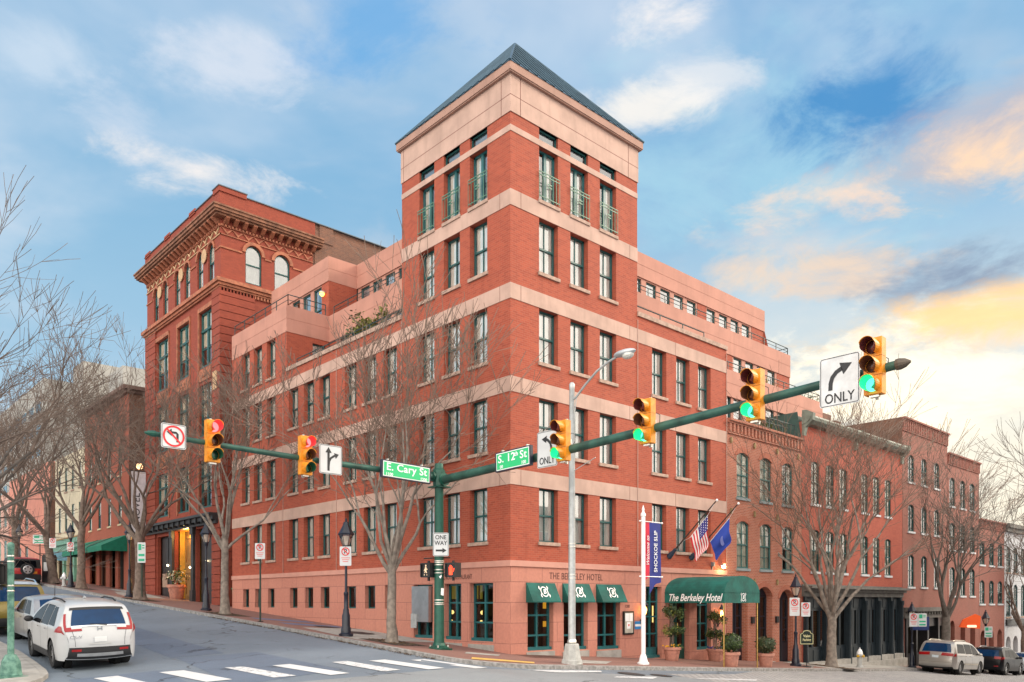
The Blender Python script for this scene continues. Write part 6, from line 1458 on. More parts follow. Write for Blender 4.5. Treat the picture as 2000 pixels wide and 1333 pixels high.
# ================================================================ bare street trees
def tree(label, x, y, H, fork, r0, seed, nlimb=6, spread=(14, 42), lean=(0, 0), bark=None, levels=5, dense=1.0, twig=.0085, bias=None, tw=None, group='bare trees along the streets', name='bare_tree', cat='tree'):
    rnd = random.Random(seed); t = thing(name, label, cat, G(x, y, -.02), 0, group)
    tr, cw = MB(), MB()
    L0 = (H-fork)/3.05
    def branch(p, d, L, r, lvl, mb):
        n = 5 if lvl < 2 else (4 if lvl < 4 else 3); pts = [p]; rr = [r]; q = Vector(p); e = Vector(d)
        for i in range(n):
            e = e + Vector((rnd.gauss(0, .085), rnd.gauss(0, .085), rnd.gauss(.025, .05))); e.normalize()
            q = q + e*(L/n); pts.append(q.copy()); rr.append(max(twig, r*(1-.38*(i+1)/n)))
        sides = 8 if lvl == 0 else (6 if lvl == 1 else (4 if lvl < 4 else 3))
        mb.tube(pts, rr, sides, cap=False)
        if lvl >= levels: return
        def side(v, ang):
            a = Vector((rnd.gauss(0, 1), rnd.gauss(0, 1), rnd.gauss(0, .6))); a = a - v*a.dot(v)
            if a.length < 1e-4: a = Vector((1, 0, 0))
            a.normalize(); k = (v*math.cos(ang)+a*math.sin(ang)); k.z += .06; return k.normalized()
        nx = tr if lvl+1 <= 1 else cw
        kids = 2 if rnd.random() < .85 else 3
        for k in range(kids): branch(q, side(e, R(rnd.uniform(12, 30))), L*rnd.uniform(.68, .90), rr[-1]*rnd.uniform(.69, .92), lvl+1, nx)
        if lvl >= 1:
            for k in range(1 if rnd.random() < .75*dense else 2):
                j = rnd.randint(1, n-1); branch(pts[j], side(e, R(rnd.uniform(25, 50))), L*rnd.uniform(.45, .7), rr[j]*.5, min(levels, lvl+2), cw)
        if lvl >= levels-2:
            for k in range(int(2*dense+rnd.random())):
                j = rnd.randint(1, n); d2 = side(e, R(rnd.uniform(20, 55))); a = pts[j]; l = rnd.uniform(.35, 1.0); b = a+d2*l*.5; c = b+(d2+Vector((rnd.gauss(0, .15), rnd.gauss(0, .15), .12))).normalized()*l*.5
                cw.tube([a, b, c], [twig, twig*.85, twig*.5], 3, cap=False)
    top = Vector((lean[0]*fork, lean[1]*fork, fork)); pts = []; rr = []
    for i in range(9):
        f = i/8; w = Vector((rnd.gauss(0, .02), rnd.gauss(0, .02), 0))*(1 if 0 < i < 8 else 0)
        pts.append(Vector((top.x*f, top.y*f, fork*f))+w); rr.append(r0*(1.75 if i == 0 else (1.22 if i == 1 else 1.08-.22*f)))
    pts.insert(1, pts[0].lerp(pts[1], .35)); rr.insert(1, r0*1.35)
    tr.tube(pts, rr, 12, cap=False)
    for k in range(nlimb):
        a = 6.2832*(k+rnd.uniform(-.25, .25))/nlimb; th = R(rnd.uniform(*spread))
        if bias: th *= 1+bias[1]*math.cos(a-bias[0])
        d = Vector((math.sin(th)*math.cos(a)+lean[0], math.sin(th)*math.sin(a)+lean[1], math.cos(th))).normalized()
        f = rnd.uniform(.80, 1.0); branch(Vector((top.x*f, top.y*f, fork*f)), d, L0*rnd.uniform(.9, 1.15), r0*rnd.uniform(.40, .56), 0, tr)
    build('trunk', tr, bark or BARK, t, True); build('crown', cw, tw or (TWIG if bark in (None, BARK) else bark), t)
    return t
tree('bare tree before the left hotel face, behind the green E. Cary St sign', -2.6, 3.0, 9.8, 2.7, .155, 11, 10, (8, 44), bark=BARK, dense=.45, twig=.0095)
tree('bare grey tree at the far end of the hotel, right of the alley', -3.3, 14.8, 9.6, 3.4, .165, 23, 9, (10, 44), bark=BARK, dense=.6, twig=.0095)
tree('bare brown tree by the driveway in front of the white hanging banner', -3.8, 24.3, 11.5, 3.6, .25, 31, 9, (12, 46), bark=BARK2, dense=1.6)
tree('bare brown tree in front of the green shop awning', -3.7, 35.6, 11.5, 4.2, .23, 47, 8, (10, 42), bark=BARK2, dense=1.5)
tree('leaning bare tree in front of the cream house', -3.9, 41.4, 11.5, 3.4, .27, 53, 5, (14, 42), lean=(-.12, .1), bark=BARK2)
tree('bare forked tree behind the red and black off-roader', -4.0, 53, 12, 4.0, .28, 61, 5, (12, 40), bark=BARK2)
tree('bare tree at the far left of the climbing street', -4.2, 66, 12, 4.5, .28, 67, 5, (12, 45), bark=BARK2)
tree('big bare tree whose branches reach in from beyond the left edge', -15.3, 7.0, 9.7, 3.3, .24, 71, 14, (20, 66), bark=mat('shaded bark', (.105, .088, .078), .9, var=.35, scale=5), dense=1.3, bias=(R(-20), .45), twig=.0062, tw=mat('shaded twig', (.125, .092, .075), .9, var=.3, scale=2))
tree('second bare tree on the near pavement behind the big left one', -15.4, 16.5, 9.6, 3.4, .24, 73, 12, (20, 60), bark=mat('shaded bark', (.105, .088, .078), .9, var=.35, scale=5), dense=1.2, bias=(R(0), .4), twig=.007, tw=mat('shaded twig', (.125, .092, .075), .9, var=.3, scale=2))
tree('third bare tree farther up the near pavement on the left', -15.2, 29, 12, 3.0, .28, 79, 6, (18, 48), bark=BARK2)
tree('bare wide crowned tree in front of the dark blue shopfront on the right', 18.9, -1.75, 11.0, 2.6, .215, 83, 12, (14, 50), bark=BARK, bias=(R(-10), .25), dense=1.1)
tree('bare tree behind the beige minivan beside the orange shop sign', 35.2, -1.2, 11.0, 3.4, .27, 89, 6, (14, 46), bark=mat('dark bark', (.135, .115, .10), .9, var=.3, scale=5))
tree('bare tree far down the street behind the parked cars at the right edge', 52, -1.0, 10.5, 3.0, .26, 97, 6, (12, 42), bark=BARK2)
tree('bare tree reaching in from the right edge against the bright sky', 29.5, -11.5, 12.6, 3.2, .27, 101, 7, (16, 50), bark=mat('dark bark', (.10, .088, .08), .9, var=.3, scale=5), bias=(R(150), .3))
tree('bare treetop showing above the chimneys of the painted house', 44, 17, 17.5, 6, .3, 103, 6, (8, 26), bark=BARK2)
tree('bare treetop behind the tall brick house parapet', 52, 15, 18.0, 7, .3, 107, 5, (8, 26), bark=BARK2)
# ground beds at the trunks
lit = MB(); rnd = random.Random(3)
for (x, y) in ((-2.6, 3.0), (-3.3, 14.8), (18.9, -1.75), (-3.8, 24.3)):
    for k in range(130):
        a, r_ = rnd.uniform(0, 6.28), rnd.uniform(.15, 1.05); px, py = x+r_*math.cos(a)*.7, y+r_*math.sin(a)*1.2; s = rnd.uniform(.03, .07); c, q = math.cos(a*3), math.sin(a*3)
        lit.poly([(px+s*c, py+s*q, gz(px, py, .01+rnd.random()*.02)), (px-s*q, py+s*c, gz(px, py, .012)), (px-s*c, py-s*q, gz(px, py, .012+rnd.random()*.03)), (px+s*q, py-s*c, gz(px, py, .012))])
for k in range(420):          # along the gutter
    py = rnd.uniform(-1, 14); px = kx(py)-rnd.uniform(.02, .3); s = rnd.uniform(.02, .05); a = rnd.uniform(0, 6); c, q = math.cos(a), math.sin(a); z = gz(px, py, ROAD+.016)
    lit.poly([(px+s*c, py+s*q, z), (px-s*q, py+s*c, z+.012), (px-s*c, py-s*q, z), (px+s*q, py-s*c, z+.02)])
o = build('leaf_litter', lit, mat('dead leaf', (.12, .07, .035), .9, var=.5, scale=12)); o['kind'] = 'stuff'; o['label'] = 'dead brown leaves lying round the tree trunks and in the gutter'; o['category'] = 'leaves'
bed = MB()
for (x, y) in ((-2.6, 3.0), (-3.3, 14.8), (18.9, -1.75), (-3.8, 24.3), (-3.7, 35.6)):
    bed.poly([(x+p*.75, y+q*1.1, gz(x+p*.75, y+q*1.1, .005+.004*1)) for p, q in ((-.8, -1), (1, -1), (1, 1), (-.8, 1))])
struct('tree_bed', bed, SOIL)

# ================================================================ plants
def leafball(mb, c, r, n, s, rnd, shell=.55, flat=1.0):
    for k in range(n):
        d = Vector((rnd.gauss(0, 1), rnd.gauss(0, 1), rnd.gauss(0, 1))).normalized(); q = Vector(c)+Vector((d.x, d.y, d.z*flat))*r*(shell+(1-shell)*rnd.random())*rnd.uniform(.85, 1.08)
        a = Vector((rnd.gauss(0, 1), rnd.gauss(0, 1), rnd.gauss(0, 1))).normalized(); b = a.cross(d if abs(a.dot(d)) < .95 else Vector((0, 0, 1))).normalized(); l = s*rnd.uniform(.6, 1.3)
        mb.poly([tuple(q-a*l), tuple(q+b*l*.45), tuple(q+a*l), tuple(q-b*l*.45)])
def pot(t, r, h):
    mb = MB(); mb.lathe([(r*.66, 0), (r*.70, .03), (r*.90, h*.78), (r*1.04, h*.80), (r*1.04, h), (r*.92, h), (r*.9, h*.93), (.01, h*.93)], 20); p = build('pot', mb, TERRA, t, True)
    g = MB()
    for k in range(10):
        a, b = 6.2832*k/10, 6.2832*(k+1)/10; m_ = (a+b)/2; R1 = r*.86
        g.tube([(R1*math.cos(a), R1*math.sin(a), h*.66), (R1*.99*math.cos(m_), R1*.99*math.sin(m_), h*.54), (R1*math.cos(b), R1*math.sin(b), h*.66)], .016, 4)
    build('garland', g, TERRA, p)
    s = MB(); s.lathe([(r*.89, h*.935), (.01, h*.95)], 14); build('soil', s, SOIL, p)
def topiary(label, x, y, seed, yellow):
    t = thing('potted_topiary', label, 'potted plant', G(x, y), 0, 'two tiered potted topiaries at the hotel door'); rnd = random.Random(seed); pot(t, .40, .66)
    mb = MB()
    for k in range(4): a = k*1.6; mb.tube([(.05*math.cos(a), .05*math.sin(a), .6), (.10*math.cos(a+1), .10*math.sin(a+1), 1.2), (.06*math.cos(a+2), .06*math.sin(a+2), 1.8), (.2*math.cos(a), .2*math.sin(a), 2.3)], .022, 5)
    for k in range(9): a = k*.7; mb.tube([(0, 0, 1.1+.12*k), (.3*math.cos(a), .3*math.sin(a), 1.3+.13*k)], .01, 4)
    build('stem', mb, BARK2, t, True)
    for (cz, r, n) in ((1.42, .44, 260), (2.32, .44, 280)):
        for i, m in enumerate((LEAVES[0], LEAVES[1], LEAVES[2])):
            mb = MB()
            for q in range(6): leafball(mb, (rnd.gauss(0, .2), rnd.gauss(0, .2), cz+rnd.gauss(0, .11)), .24, n//(6 if i < 2 else 12), .062, rnd, .3)
            build('foliage', mb, m, t)
    mb = MB()
    for k in range(26): a = rnd.uniform(0, 6.28); mb.ball((rnd.uniform(.2, .42)*math.cos(a), rnd.uniform(.2, .42)*math.sin(a), .68+rnd.uniform(-.06, .1)), .035, n=6, m=4)
    build('flowers', mb, mat('flower yellow', (.70, .34, .01), .7) if yellow else mat('flower violet', (.10, .06, .22), .7), t)
    mb = MB(); leafball(mb, (.1, -.2, .66), .34, 120, .05, rnd, .3, .5); build('trailing_leaves', mb, LEAVES[0], t); t.scale = (.86, .86, .80)
topiary('two tiered potted topiary with yellow flowers left of the hotel door', 7.75, -.75, 5, True)
topiary('two tiered potted topiary with dark flowers right of the hotel door', 11.0, -.55, 6, False)
def bush(label, x, y, seed, ms, r=.46):
    t = thing('potted_bush', label, 'potted plant', G(x, y)); rnd = random.Random(seed); pot(t, .33, .56)
    for i, m in enumerate(ms):
        mb = MB(); leafball(mb, (0, 0, .56+r*.78), r, 420, .055, rnd, .72, .82); build('foliage', mb, m, t)
    mb = MB(); mb.ball((0, 0, .56+r*.78), r*.74, rz=r*.6, n=12, m=8, jit=.05, rnd=rnd); build('inner_foliage', mb, LEAVES[1], t)
bush('round dark green bush in a terracotta pot left of the brass canopy post', 9.1, -2.5, 8, (LEAVES[1], LEAVES[0]))
bush('round bronze green bush in a terracotta pot right of the brass canopy post', 11.9, -2.35, 9, (LEAVES[3], LEAVES[1]), .44)
t = thing('potted_plant', 'flowering plant in a terracotta pot before the lit entrance of the ornate building', 'potted plant', (-.4, 28.6, gz(-.4, 28.6))); rnd = random.Random(4); pot(t, .52, .85)
for m, n in ((LEAVES[0], 160), (mat('pale blossom', (.55, .50, .36), .7), 80)): mb = MB(); leafball(mb, (0, 0, 1.35), .85, n, .09, rnd, .2, .7); build('foliage', mb, m, t)
t = thing('terrace_shrub', 'round yellow green shrub on the left terrace behind the railing', 'shrub', (1.1, 9.9, 10.35)); rnd = random.Random(12)
for m, n in ((LEAVES[2], 520), (LEAVES[0], 420), (mat('leaf olive', (.11, .09, .03), .7), 260)):
    mb = MB()
    for q in range(9): leafball(mb, (rnd.gauss(0, .42), rnd.gauss(0, .6), 1.32+rnd.gauss(0, .2)), .44, n//7, .085, rnd, .2)
    build('foliage', mb, m, t)
mb = MB()
for k in range(14): a = k*.9; mb.tube([(.05*math.cos(a), .05*math.sin(a), .4), (.25*math.cos(a), .3*math.sin(a), .9), (.7*math.cos(a), .8*math.sin(a), 1.6+.2*math.sin(k))], .014, 4)
mb.lathe([(.3, 0), (.38, .5), (.36, .52)], 12); build('stem', mb, BARK2, t)
def terrace_plant(label, p, seed, n=160, r=.32):
    t = thing('terrace_plant', label, 'plant', p); rnd = random.Random(seed); mb = MB()
    for k in range(n//3): 
        a = rnd.uniform(0, 6.28); l = rnd.uniform(.4, 1.0); d = Vector((math.cos(a)*.5, math.sin(a)*.5, 1)).normalized(); b = Vector((-math.sin(a), math.cos(a), 0))*.03; q = Vector((rnd.gauss(0, r*1.6), rnd.gauss(0, .1), .2))
        mb.poly([tuple(q-b), tuple(q+b), tuple(q+d*l+Vector((0, 0, -.1)))])
    build('leaves', mb, LEAVES[seed % 3], t); mb = MB(); mb.box(-.6, .6, -.15, .15, 0, .28); build('planter', mb, TERRA, t)
terrace_plant('grassy plant in a planter on the lowest right terrace above the orange house', (17.0, .75, 8.1), 3, 300, .5)
terrace_plant('yellow green plant in a planter on the middle right terrace near a globe lamp', (18.6, 2.0, 10.75), 5, 200, .5)
terrace_plant('small reddish plant in a planter on the upper right terrace', (20.5, 4.1, 13.6), 4, 160, .5)
terrace_plant('bushy plant at the end of the lowest right terrace near the green eaves', (23.8, 2.1, 10.7), 6, 260, .5)

# ================================================================ vehicles (local: x forward from the rear axle, y left, z up)
TYRE = mat('tyre rubber', (.014, .014, .015), .85); RIM = mat('alloy rim', (.55, .56, .57), .3, .85, var=.1)
CARGL = mat('car glass', (.004, .005, .007), .07, spec=.06); CARGLB = mat('sky blue tailgate glass', (.004, .032, .095), .05, .0, spec=.25); PLAST = mat('black plastic', (.016, .016, .018), .55); REDL = mat('tail light red', (.27, .003, .005), .3, coat=.1); CHROME = mat('chrome', (.72, .73, .74), .12, .95); UNDER = mat('under body', (.006, .006, .006), .95)  # rear glass: the reflected blue sky is put into its base colour
def smoothprof(p, it=2):
    for _ in range(it):
        q = [p[0]]
        for a, b in zip(p, p[1:]): q += [tuple(.8*x+.2*y for x, y in zip(a, b)), tuple(.2*x+.8*y for x, y in zip(a, b))]
        p = q+[p[-1]]
    return p
class Car:
    def __init__(s, name, label, cat, loc, rz, prof, W, wheels, wr, paint, belt, tumble=.30, pitch=0, roll=0, group=None, endr=(.14, .26), sill=.26):
        s.t = thing(name, label, cat, loc, rz, group); s.t.rotation_euler = (roll, -pitch, rz)
        s.W = W; s.belt = belt; s.tum = tumble; s.wheels = wheels; s.wr = wr; s.sill = sill
        P = smoothprof(prof); D = [0]
        for a, b in zip(P, P[1:]): D.append(D[-1]+math.dist(a, b))
        n = 90; s.P = []
        for i in range(n+1):
            d = D[-1]*i/n; k = next(j for j in range(1, len(D)) if D[j] >= d-1e-9); f = (d-D[k-1])/max(1e-9, D[k]-D[k-1]); s.P.append((P[k-1][0]+(P[k][0]-P[k-1][0])*f, P[k-1][1]+(P[k][1]-P[k-1][1])*f))
        s.xmin = min(p[0] for p in s.P); s.xmax = max(p[0] for p in s.P); s.endr = endr
        s.body = s.make(paint)
    def hw(s, x, z):
        w = s.W/2
        if z > s.belt: w -= (z-s.belt)*s.tum + max(0, z-s.belt-.35)**2*.35
        else: w -= max(0, .62-z)**2*.25
        w -= s.endr[0]*max(0, (s.xmin+.42-x)/.42)**2.2
        w -= s.endr[1]*max(0, (x-(s.xmax-.75))/.75)**2.2
        return max(.05, w)
    def top(s, x):
        zs = [a[1]+(b[1]-a[1])*((x-a[0])/(b[0]-a[0])) for a, b in zip(s.P, s.P[1:]) if min(a[0], b[0]) <= x <= max(a[0], b[0]) and abs(b[0]-a[0]) > 1e-6]
        return max(zs) if zs else .5
    def bot(s, x):
        zs = [a[1]+(b[1]-a[1])*((x-a[0])/(b[0]-a[0])) for a, b in zip(s.P, s.P[1:]) if min(a[0], b[0]) <= x <= max(a[0], b[0]) and abs(b[0]-a[0]) > 1e-6]
        return max(s.sill, min(zs)) if len(zs) > 1 else s.sill
    def pt(s, i, v, off=0):                 # point on the longitudinal skin; v in -1..1 across
        i = max(0, min(len(s.P)-1, i)); k = min(int(i), len(s.P)-2); f = i-k
        x = s.P[k][0]+(s.P[k+1][0]-s.P[k][0])*f; z = s.P[k][1]+(s.P[k+1][1]-s.P[k][1])*f
        t = Vector((s.P[k+1][0]-s.P[k][0], s.P[k+1][1]-s.P[k][1])).normalized(); nx, nz = -t.y, t.x
        c = .055*(1-abs(v)**2.6)+off; return (x+nx*c, s.hw(x, z)*v, z+nz*c)
    def make(s, paint):
        mb = MB(); n = len(s.P); m = 16; vs = [-1+2*j/m for j in range(m+1)]; vs = [math.copysign(abs(v)**.8, v) for v in vs]
        o = 0
        for i in range(n): mb.v += [s.pt(i, v) for v in vs]
        for i in range(n-1):
            for j in range(m): mb.f.append((i*(m+1)+j, (i+1)*(m+1)+j, (i+1)*(m+1)+j+1, i*(m+1)+j+1))
        nx, nz = 110, 18
        for sg in (-1, 1):
            o = len(mb.v); grid = []
            for i in range(nx+1):
                x = s.xmin+.002+(s.xmax-s.xmin-.004)*i/nx; zb, zt = s.bot(x), s.top(x)
                for j in range(nz+1):
                    z = zb+(zt-zb)*j/nz; ins = False; X, Z = x, z
                    for xw in s.wheels:
                        r = math.hypot(x-xw, z-s.wr); Ra = s.wr*1.17
                        if r < Ra:
                            ins = True
                            if r > Ra-.09: k = Ra/max(r, 1e-6); X, Z = xw+(x-xw)*k, s.wr+(z-s.wr)*k; ins = 'edge'
                    grid.append((X, Z, ins))
            for X, Z, ins in grid: mb.v.append((X, sg*s.hw(X, Z), Z))
            for i in range(nx):
                for j in range(nz):
                    q = [i*(nz+1)+j, (i+1)*(nz+1)+j, (i+1)*(nz+1)+j+1, i*(nz+1)+j+1]
                    if any(grid[k][2] is True for k in q) or all(grid[k][2] for k in q): continue
                    mb.f.append(tuple(o+k for k in q))
        b = build('body', mb, paint, s.t, True)
        u = MB(); u.box(s.xmin+.25, s.xmax-.3, -s.W/2+.14, s.W/2-.14, s.sill-.02, s.belt-.05)
        for xw in s.wheels:
            for sg in (-1, 1): u.tube([(xw, sg*(s.W/2-.28), s.wr), (xw, sg*(s.W/2-.42), s.wr)], s.wr*1.19, 20)
        build('underside', u, UNDER, s.t)
        return b
    def sidepatch(s, name, m, q, off=.006, nx=8, nz=5, margin=.075, parent=None, both=True):
        """q = (x rear bottom, x front bottom, x rear top, x front top, z bottom, z top)"""
        for sg in ((-1, 1) if both else (1,)):
            mb = MB()
            for i in range(nx+1):
                for j in range(nz+1):
                    f, g = i/nx, j/nz; x = (q[0]+(q[1]-q[0])*f)*(1-g)+(q[2]+(q[3]-q[2])*f)*g; z = q[4]+(q[5]-q[4])*g; z = min(z, s.top(x)-margin); mb.v.append((x, sg*(s.hw(x, z)+off), z))
            for i in range(nx):
                for j in range(nz): mb.f.append((i*(nz+1)+j, (i+1)*(nz+1)+j, (i+1)*(nz+1)+j+1, i*(nz+1)+j+1))
            build(name, mb, m, parent or s.t, True)
    def idx(s, z, rear=True):
        r = range(len(s.P)-1) if rear else range(len(s.P)-2, -1, -1)
        for i in r:
            a, b = s.P[i][1], s.P[i+1][1]
            if min(a, b) <= z <= max(a, b) and abs(b-a) > 1e-9: return i+(z-a)/(b-a)
        return 0
    def skinpatch(s, name, m, z0, z1, v0, v1, off=.008, rear=True, n=8, k=10, taper=0, parent=None, mirror=False):
        for sg in ((1, -1) if mirror else (1,)):
            i0, i1 = s.idx(z0, rear), s.idx(z1, rear); mb = MB()
            for i in range(n+1):
                f = i/n; tp = 1-taper*f
                for j in range(k+1): mb.v.append(s.pt(i0+(i1-i0)*f, sg*(v0+(v1-v0)*j/k)*tp, off))
            for i in range(n):
                for j in range(k): mb.f.append((i*(k+1)+j, (i+1)*(k+1)+j, (i+1)*(k+1)+j+1, i*(k+1)+j+1))
            build(name, mb, m, parent or s.t, True)
    def addwheels(s, w=.22, spokes=5, rim=.66):
        for xw in s.wheels:
            for sg in (-1, 1):
                y1 = sg*(s.W/2-.02); y0 = sg*(s.W/2-.02-w); r = s.wr
                mb = MB(); prof = [(r*rim, y0), (r*.96, y0), (r, y0+sg*.03), (r, y1-sg*.03), (r*.96, y1), (r*rim, y1), (r*rim*.97, y1-sg*.03)]
                n = 28; ring_ = [(xw+p*math.cos(6.2832*k/n), q, r+p*math.sin(6.2832*k/n)) for p, q in prof for k in range(n)]; mb.v = ring_
                for i in range(len(prof)-1):
                    for k in range(n): mb.f.append((i*n+k, i*n+(k+1) % n, (i+1)*n+(k+1) % n, (i+1)*n+k))
                t = build('wheel', mb, TYRE, s.t, True)
                rm = MB(); R1 = r*rim
                for k in range(spokes):
                    a = 6.2832*k/spokes
                    for da in (-.16, .16):
                        p = [(R1*.16, -.05), (R1*.16, .05), (R1*.98, .045), (R1*.98, -.045)]
                        rm.poly([(xw+u*math.cos(a+da)-v*math.sin(a+da), y1-sg*.035, r+u*math.sin(a+da)+v*math.cos(a+da)) for u, v in p])
                for k in range(n):
                    a, b = 6.2832*k/n, 6.2832*(k+1)/n
                    rm.poly([(xw+R1*q*math.cos(c), y1-sg*.028, r+R1*q*math.sin(c)) for q, c in ((.88, a), (1.0, a), (1.0, b), (.88, b))])
                    rm.poly([(xw+R1*q*math.cos(c), y1-sg*.03, r+R1*q*math.sin(c)) for q, c in ((.0, a), (.2, a), (.2, b))])
                build('rim', rm, RIM, t)
                bk = MB(); bk.poly([(xw+R1*math.cos(6.2832*k/n), y1-sg*.07, r+R1*math.sin(6.2832*k/n)) for k in range(n)]); build('brake_disc', bk, UNDER, t)
    def mirror(s, x, z, m):
        for sg in (-1, 1):
            mb = MB(); mb.ball((x, sg*(s.W/2+.10), z), .07, .12, .085, 10, 6); mb.box(x-.03, x+.03, min(sg*(s.W/2-.1), sg*(s.W/2+.08)), max(sg*(s.W/2-.1), sg*(s.W/2+.08)), z-.06, z-.02); build('wing_mirror', mb, m, s.t, True)
    def seams(s, xs, z0, z1):
        for x in xs: s.sidepatch('door_seam', UNDER, (x-.006, x+.006, x-.006, x+.006, z0, z1), .003, 1, 8)
    def handles(s, xs, z, m):
        for x in xs: s.sidepatch('door_handle', m, (x-.1, x+.1, x-.1, x+.1, z-.018, z+.018), .02, 3, 1)
def paint(name, c, metal=.0, rough=.28): return mat(name, c, rough, metal, var=.03, coat=.7)
def plateat(c, z0, z1, m=None): c.skinpatch('number_plate', m or SIGNW, z0, z1, -.20, .20, .016)
# white suv
gx, gy = -11.5, 3.9
c = Car('parked_car', 'white suv parked nearest at the left kerb, seen from behind', 'car', (gx, gy, gz(gx, gy, ROAD)), R(88.5), [(-.88, .30), (-.98, .40), (-1.0, .62), (-.99, .80), (-.93, 1.0), (-.86, 1.12), (-.66, 1.52), (-.60, 1.60), (-.35, 1.655), (.4, 1.70), (1.1, 1.685), (1.7, 1.56), (2.6, 1.10), (3.2, 1.0), (3.5, .85), (3.61, .6), (3.56, .32)], 1.86, (0, 2.66), .36, paint('white car paint', (.44, .455, .47)), 1.03, tumble=.38, pitch=.06, roll=-.03, endr=(.22, .28))
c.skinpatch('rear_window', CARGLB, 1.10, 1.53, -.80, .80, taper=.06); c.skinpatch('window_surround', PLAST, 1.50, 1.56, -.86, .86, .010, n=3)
c.sidepatch('side_window', CARGL, (-.35, .30, -.05, .30, 1.10, 1.56)); c.sidepatch('side_window', CARGL, (.36, 1.18, .36, 1.10, 1.08, 1.58)); c.sidepatch('side_window', CARGL, (1.24, 2.35, 1.18, 1.75, 1.06, 1.58))
c.skinpatch('windscreen', CARGL, 1.14, 1.54, -.82, .82, rear=False)
c.skinpatch('tail_light', REDL, .99, 1.085, .52, 1.0, .012, mirror=True, k=6); c.skinpatch('tail_light', REDL, 1.08, 1.42, .93, 1.0, .012, mirror=True, k=4); c.sidepatch('tail_light', REDL, (-.93, -.52, -.86, -.72, .97, 1.13), .01, 5, 3)
c.skinpatch('reversing_light', mat('clear light', (.5, .5, .5), .15), 1.04, 1.10, .50, .80, .015, mirror=True, n=2, k=4)
c.skinpatch('chrome_strip', CHROME, 1.085, 1.115, -.8, .8, .018, n=2); plateat(c, .72, .84)
c.skinpatch('plate_recess', mat('recess grey', (.42, .43, .43), .4), .66, .70, -.36, .36, .012, n=2); c.skinpatch('rear_bumper', PLAST, .33, .60, -1, 1, .012); c.skinpatch('skid_plate', mat('silver trim', (.45, .46, .47), .35, .6), .40, .46, -.74, .74, .022, n=2); c.skinpatch('rear_reflector', REDL, .50, .555, .62, .92, .018, mirror=True, n=2, k=4)
c.sidepatch('wheel_cladding', PLAST, (.40, 2.26, .40, 2.26, .24, .42), .008, 10, 3)
mb = MB(); mb.box(-.012, .012, -.06, -.035, -.05, .05); mb.box(-.012, .012, .035, .06, -.05, .05); mb.box(-.012, .012, -.04, .04, -.012, .012); mb.xf(Matrix.Translation((-.975, 0, 1.055))); build('badge', mb, CHROME, c.t)
me = textmesh('CR-V', .10, ext=.002, sx=1.25, bold=.002); me.materials.append(CHROME); o = obj('badge_lettering', me, c.t, (-1.035, .56, .86), R(-90)); 
mb = MB(); mb.tube([(.2, .10, 1.74), (.10, .10, 1.82), (-.02, .10, 1.80)], .02, 5); build('antenna_fin', mb, paint('white car paint', (.44, .455, .47)), c.t)
for sg in (-1, 1): mb = MB(); mb.tube([(-.1, sg*.6, 1.70), (.2, sg*.61, 1.745), (1.0, sg*.61, 1.745), (1.3, sg*.60, 1.69)], .022, 6); build('roof_rail', mb, PLAST, c.t)
mb = MB(); mb.tube([(-.90, .02, 1.15), (-.87, .40, 1.17)], .014, 5); mb.xf(Matrix.Translation((-.04, -.2, 0))); build('wiper', mb, PLAST, c.t)
c.mirror(2.15, 1.12, PLAST); c.seams((.32, 1.2, 2.28), .40, 1.06); c.handles((.55, 1.42), .98, CHROME); c.addwheels(); c.skinpatch('tailgate_seam', UNDER, .62, 1.0, .80, .812, .004, mirror=True, k=1)
# silver hatch
gx, gy = -11.1, 8.5
c = Car('parked_car', 'silver car parked in front of the white suv at the left kerb', 'car', (gx, gy, gz(gx, gy, ROAD)), R(90), [(-.70, .30), (-.82, .45), (-.84, .75), (-.78, .98), (-.40, 1.12), (.02, 1.42), (.4, 1.49), (.95, 1.50), (1.5, 1.42), (2.3, 1.0), (2.9, .88), (3.2, .70), (3.3, .45), (3.25, .3)], 1.76, (0, 2.6), .32, paint('silver car paint', (.46, .46, .46), .5), .95, pitch=.06, roll=-.03)
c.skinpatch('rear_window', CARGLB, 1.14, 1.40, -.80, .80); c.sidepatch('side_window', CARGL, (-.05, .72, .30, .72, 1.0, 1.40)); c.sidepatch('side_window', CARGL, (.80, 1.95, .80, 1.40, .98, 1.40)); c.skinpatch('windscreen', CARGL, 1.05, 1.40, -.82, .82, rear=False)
c.skinpatch('tail_light', REDL, .78, .96, .62, 1.0, .012, mirror=True, k=6); c.mirror(1.75, 1.02, paint('silver car paint', (.46, .46, .46), .5)); c.seams((.76, 1.98), .34, .96); c.handles((.3, 1.15), .86, CHROME); c.addwheels(rim=.7)
mb = MB(); mb.tube([(.35, .1, 1.53), (.28, .1, 1.95)], .008, 4); build('aerial', mb, PLAST, c.t)
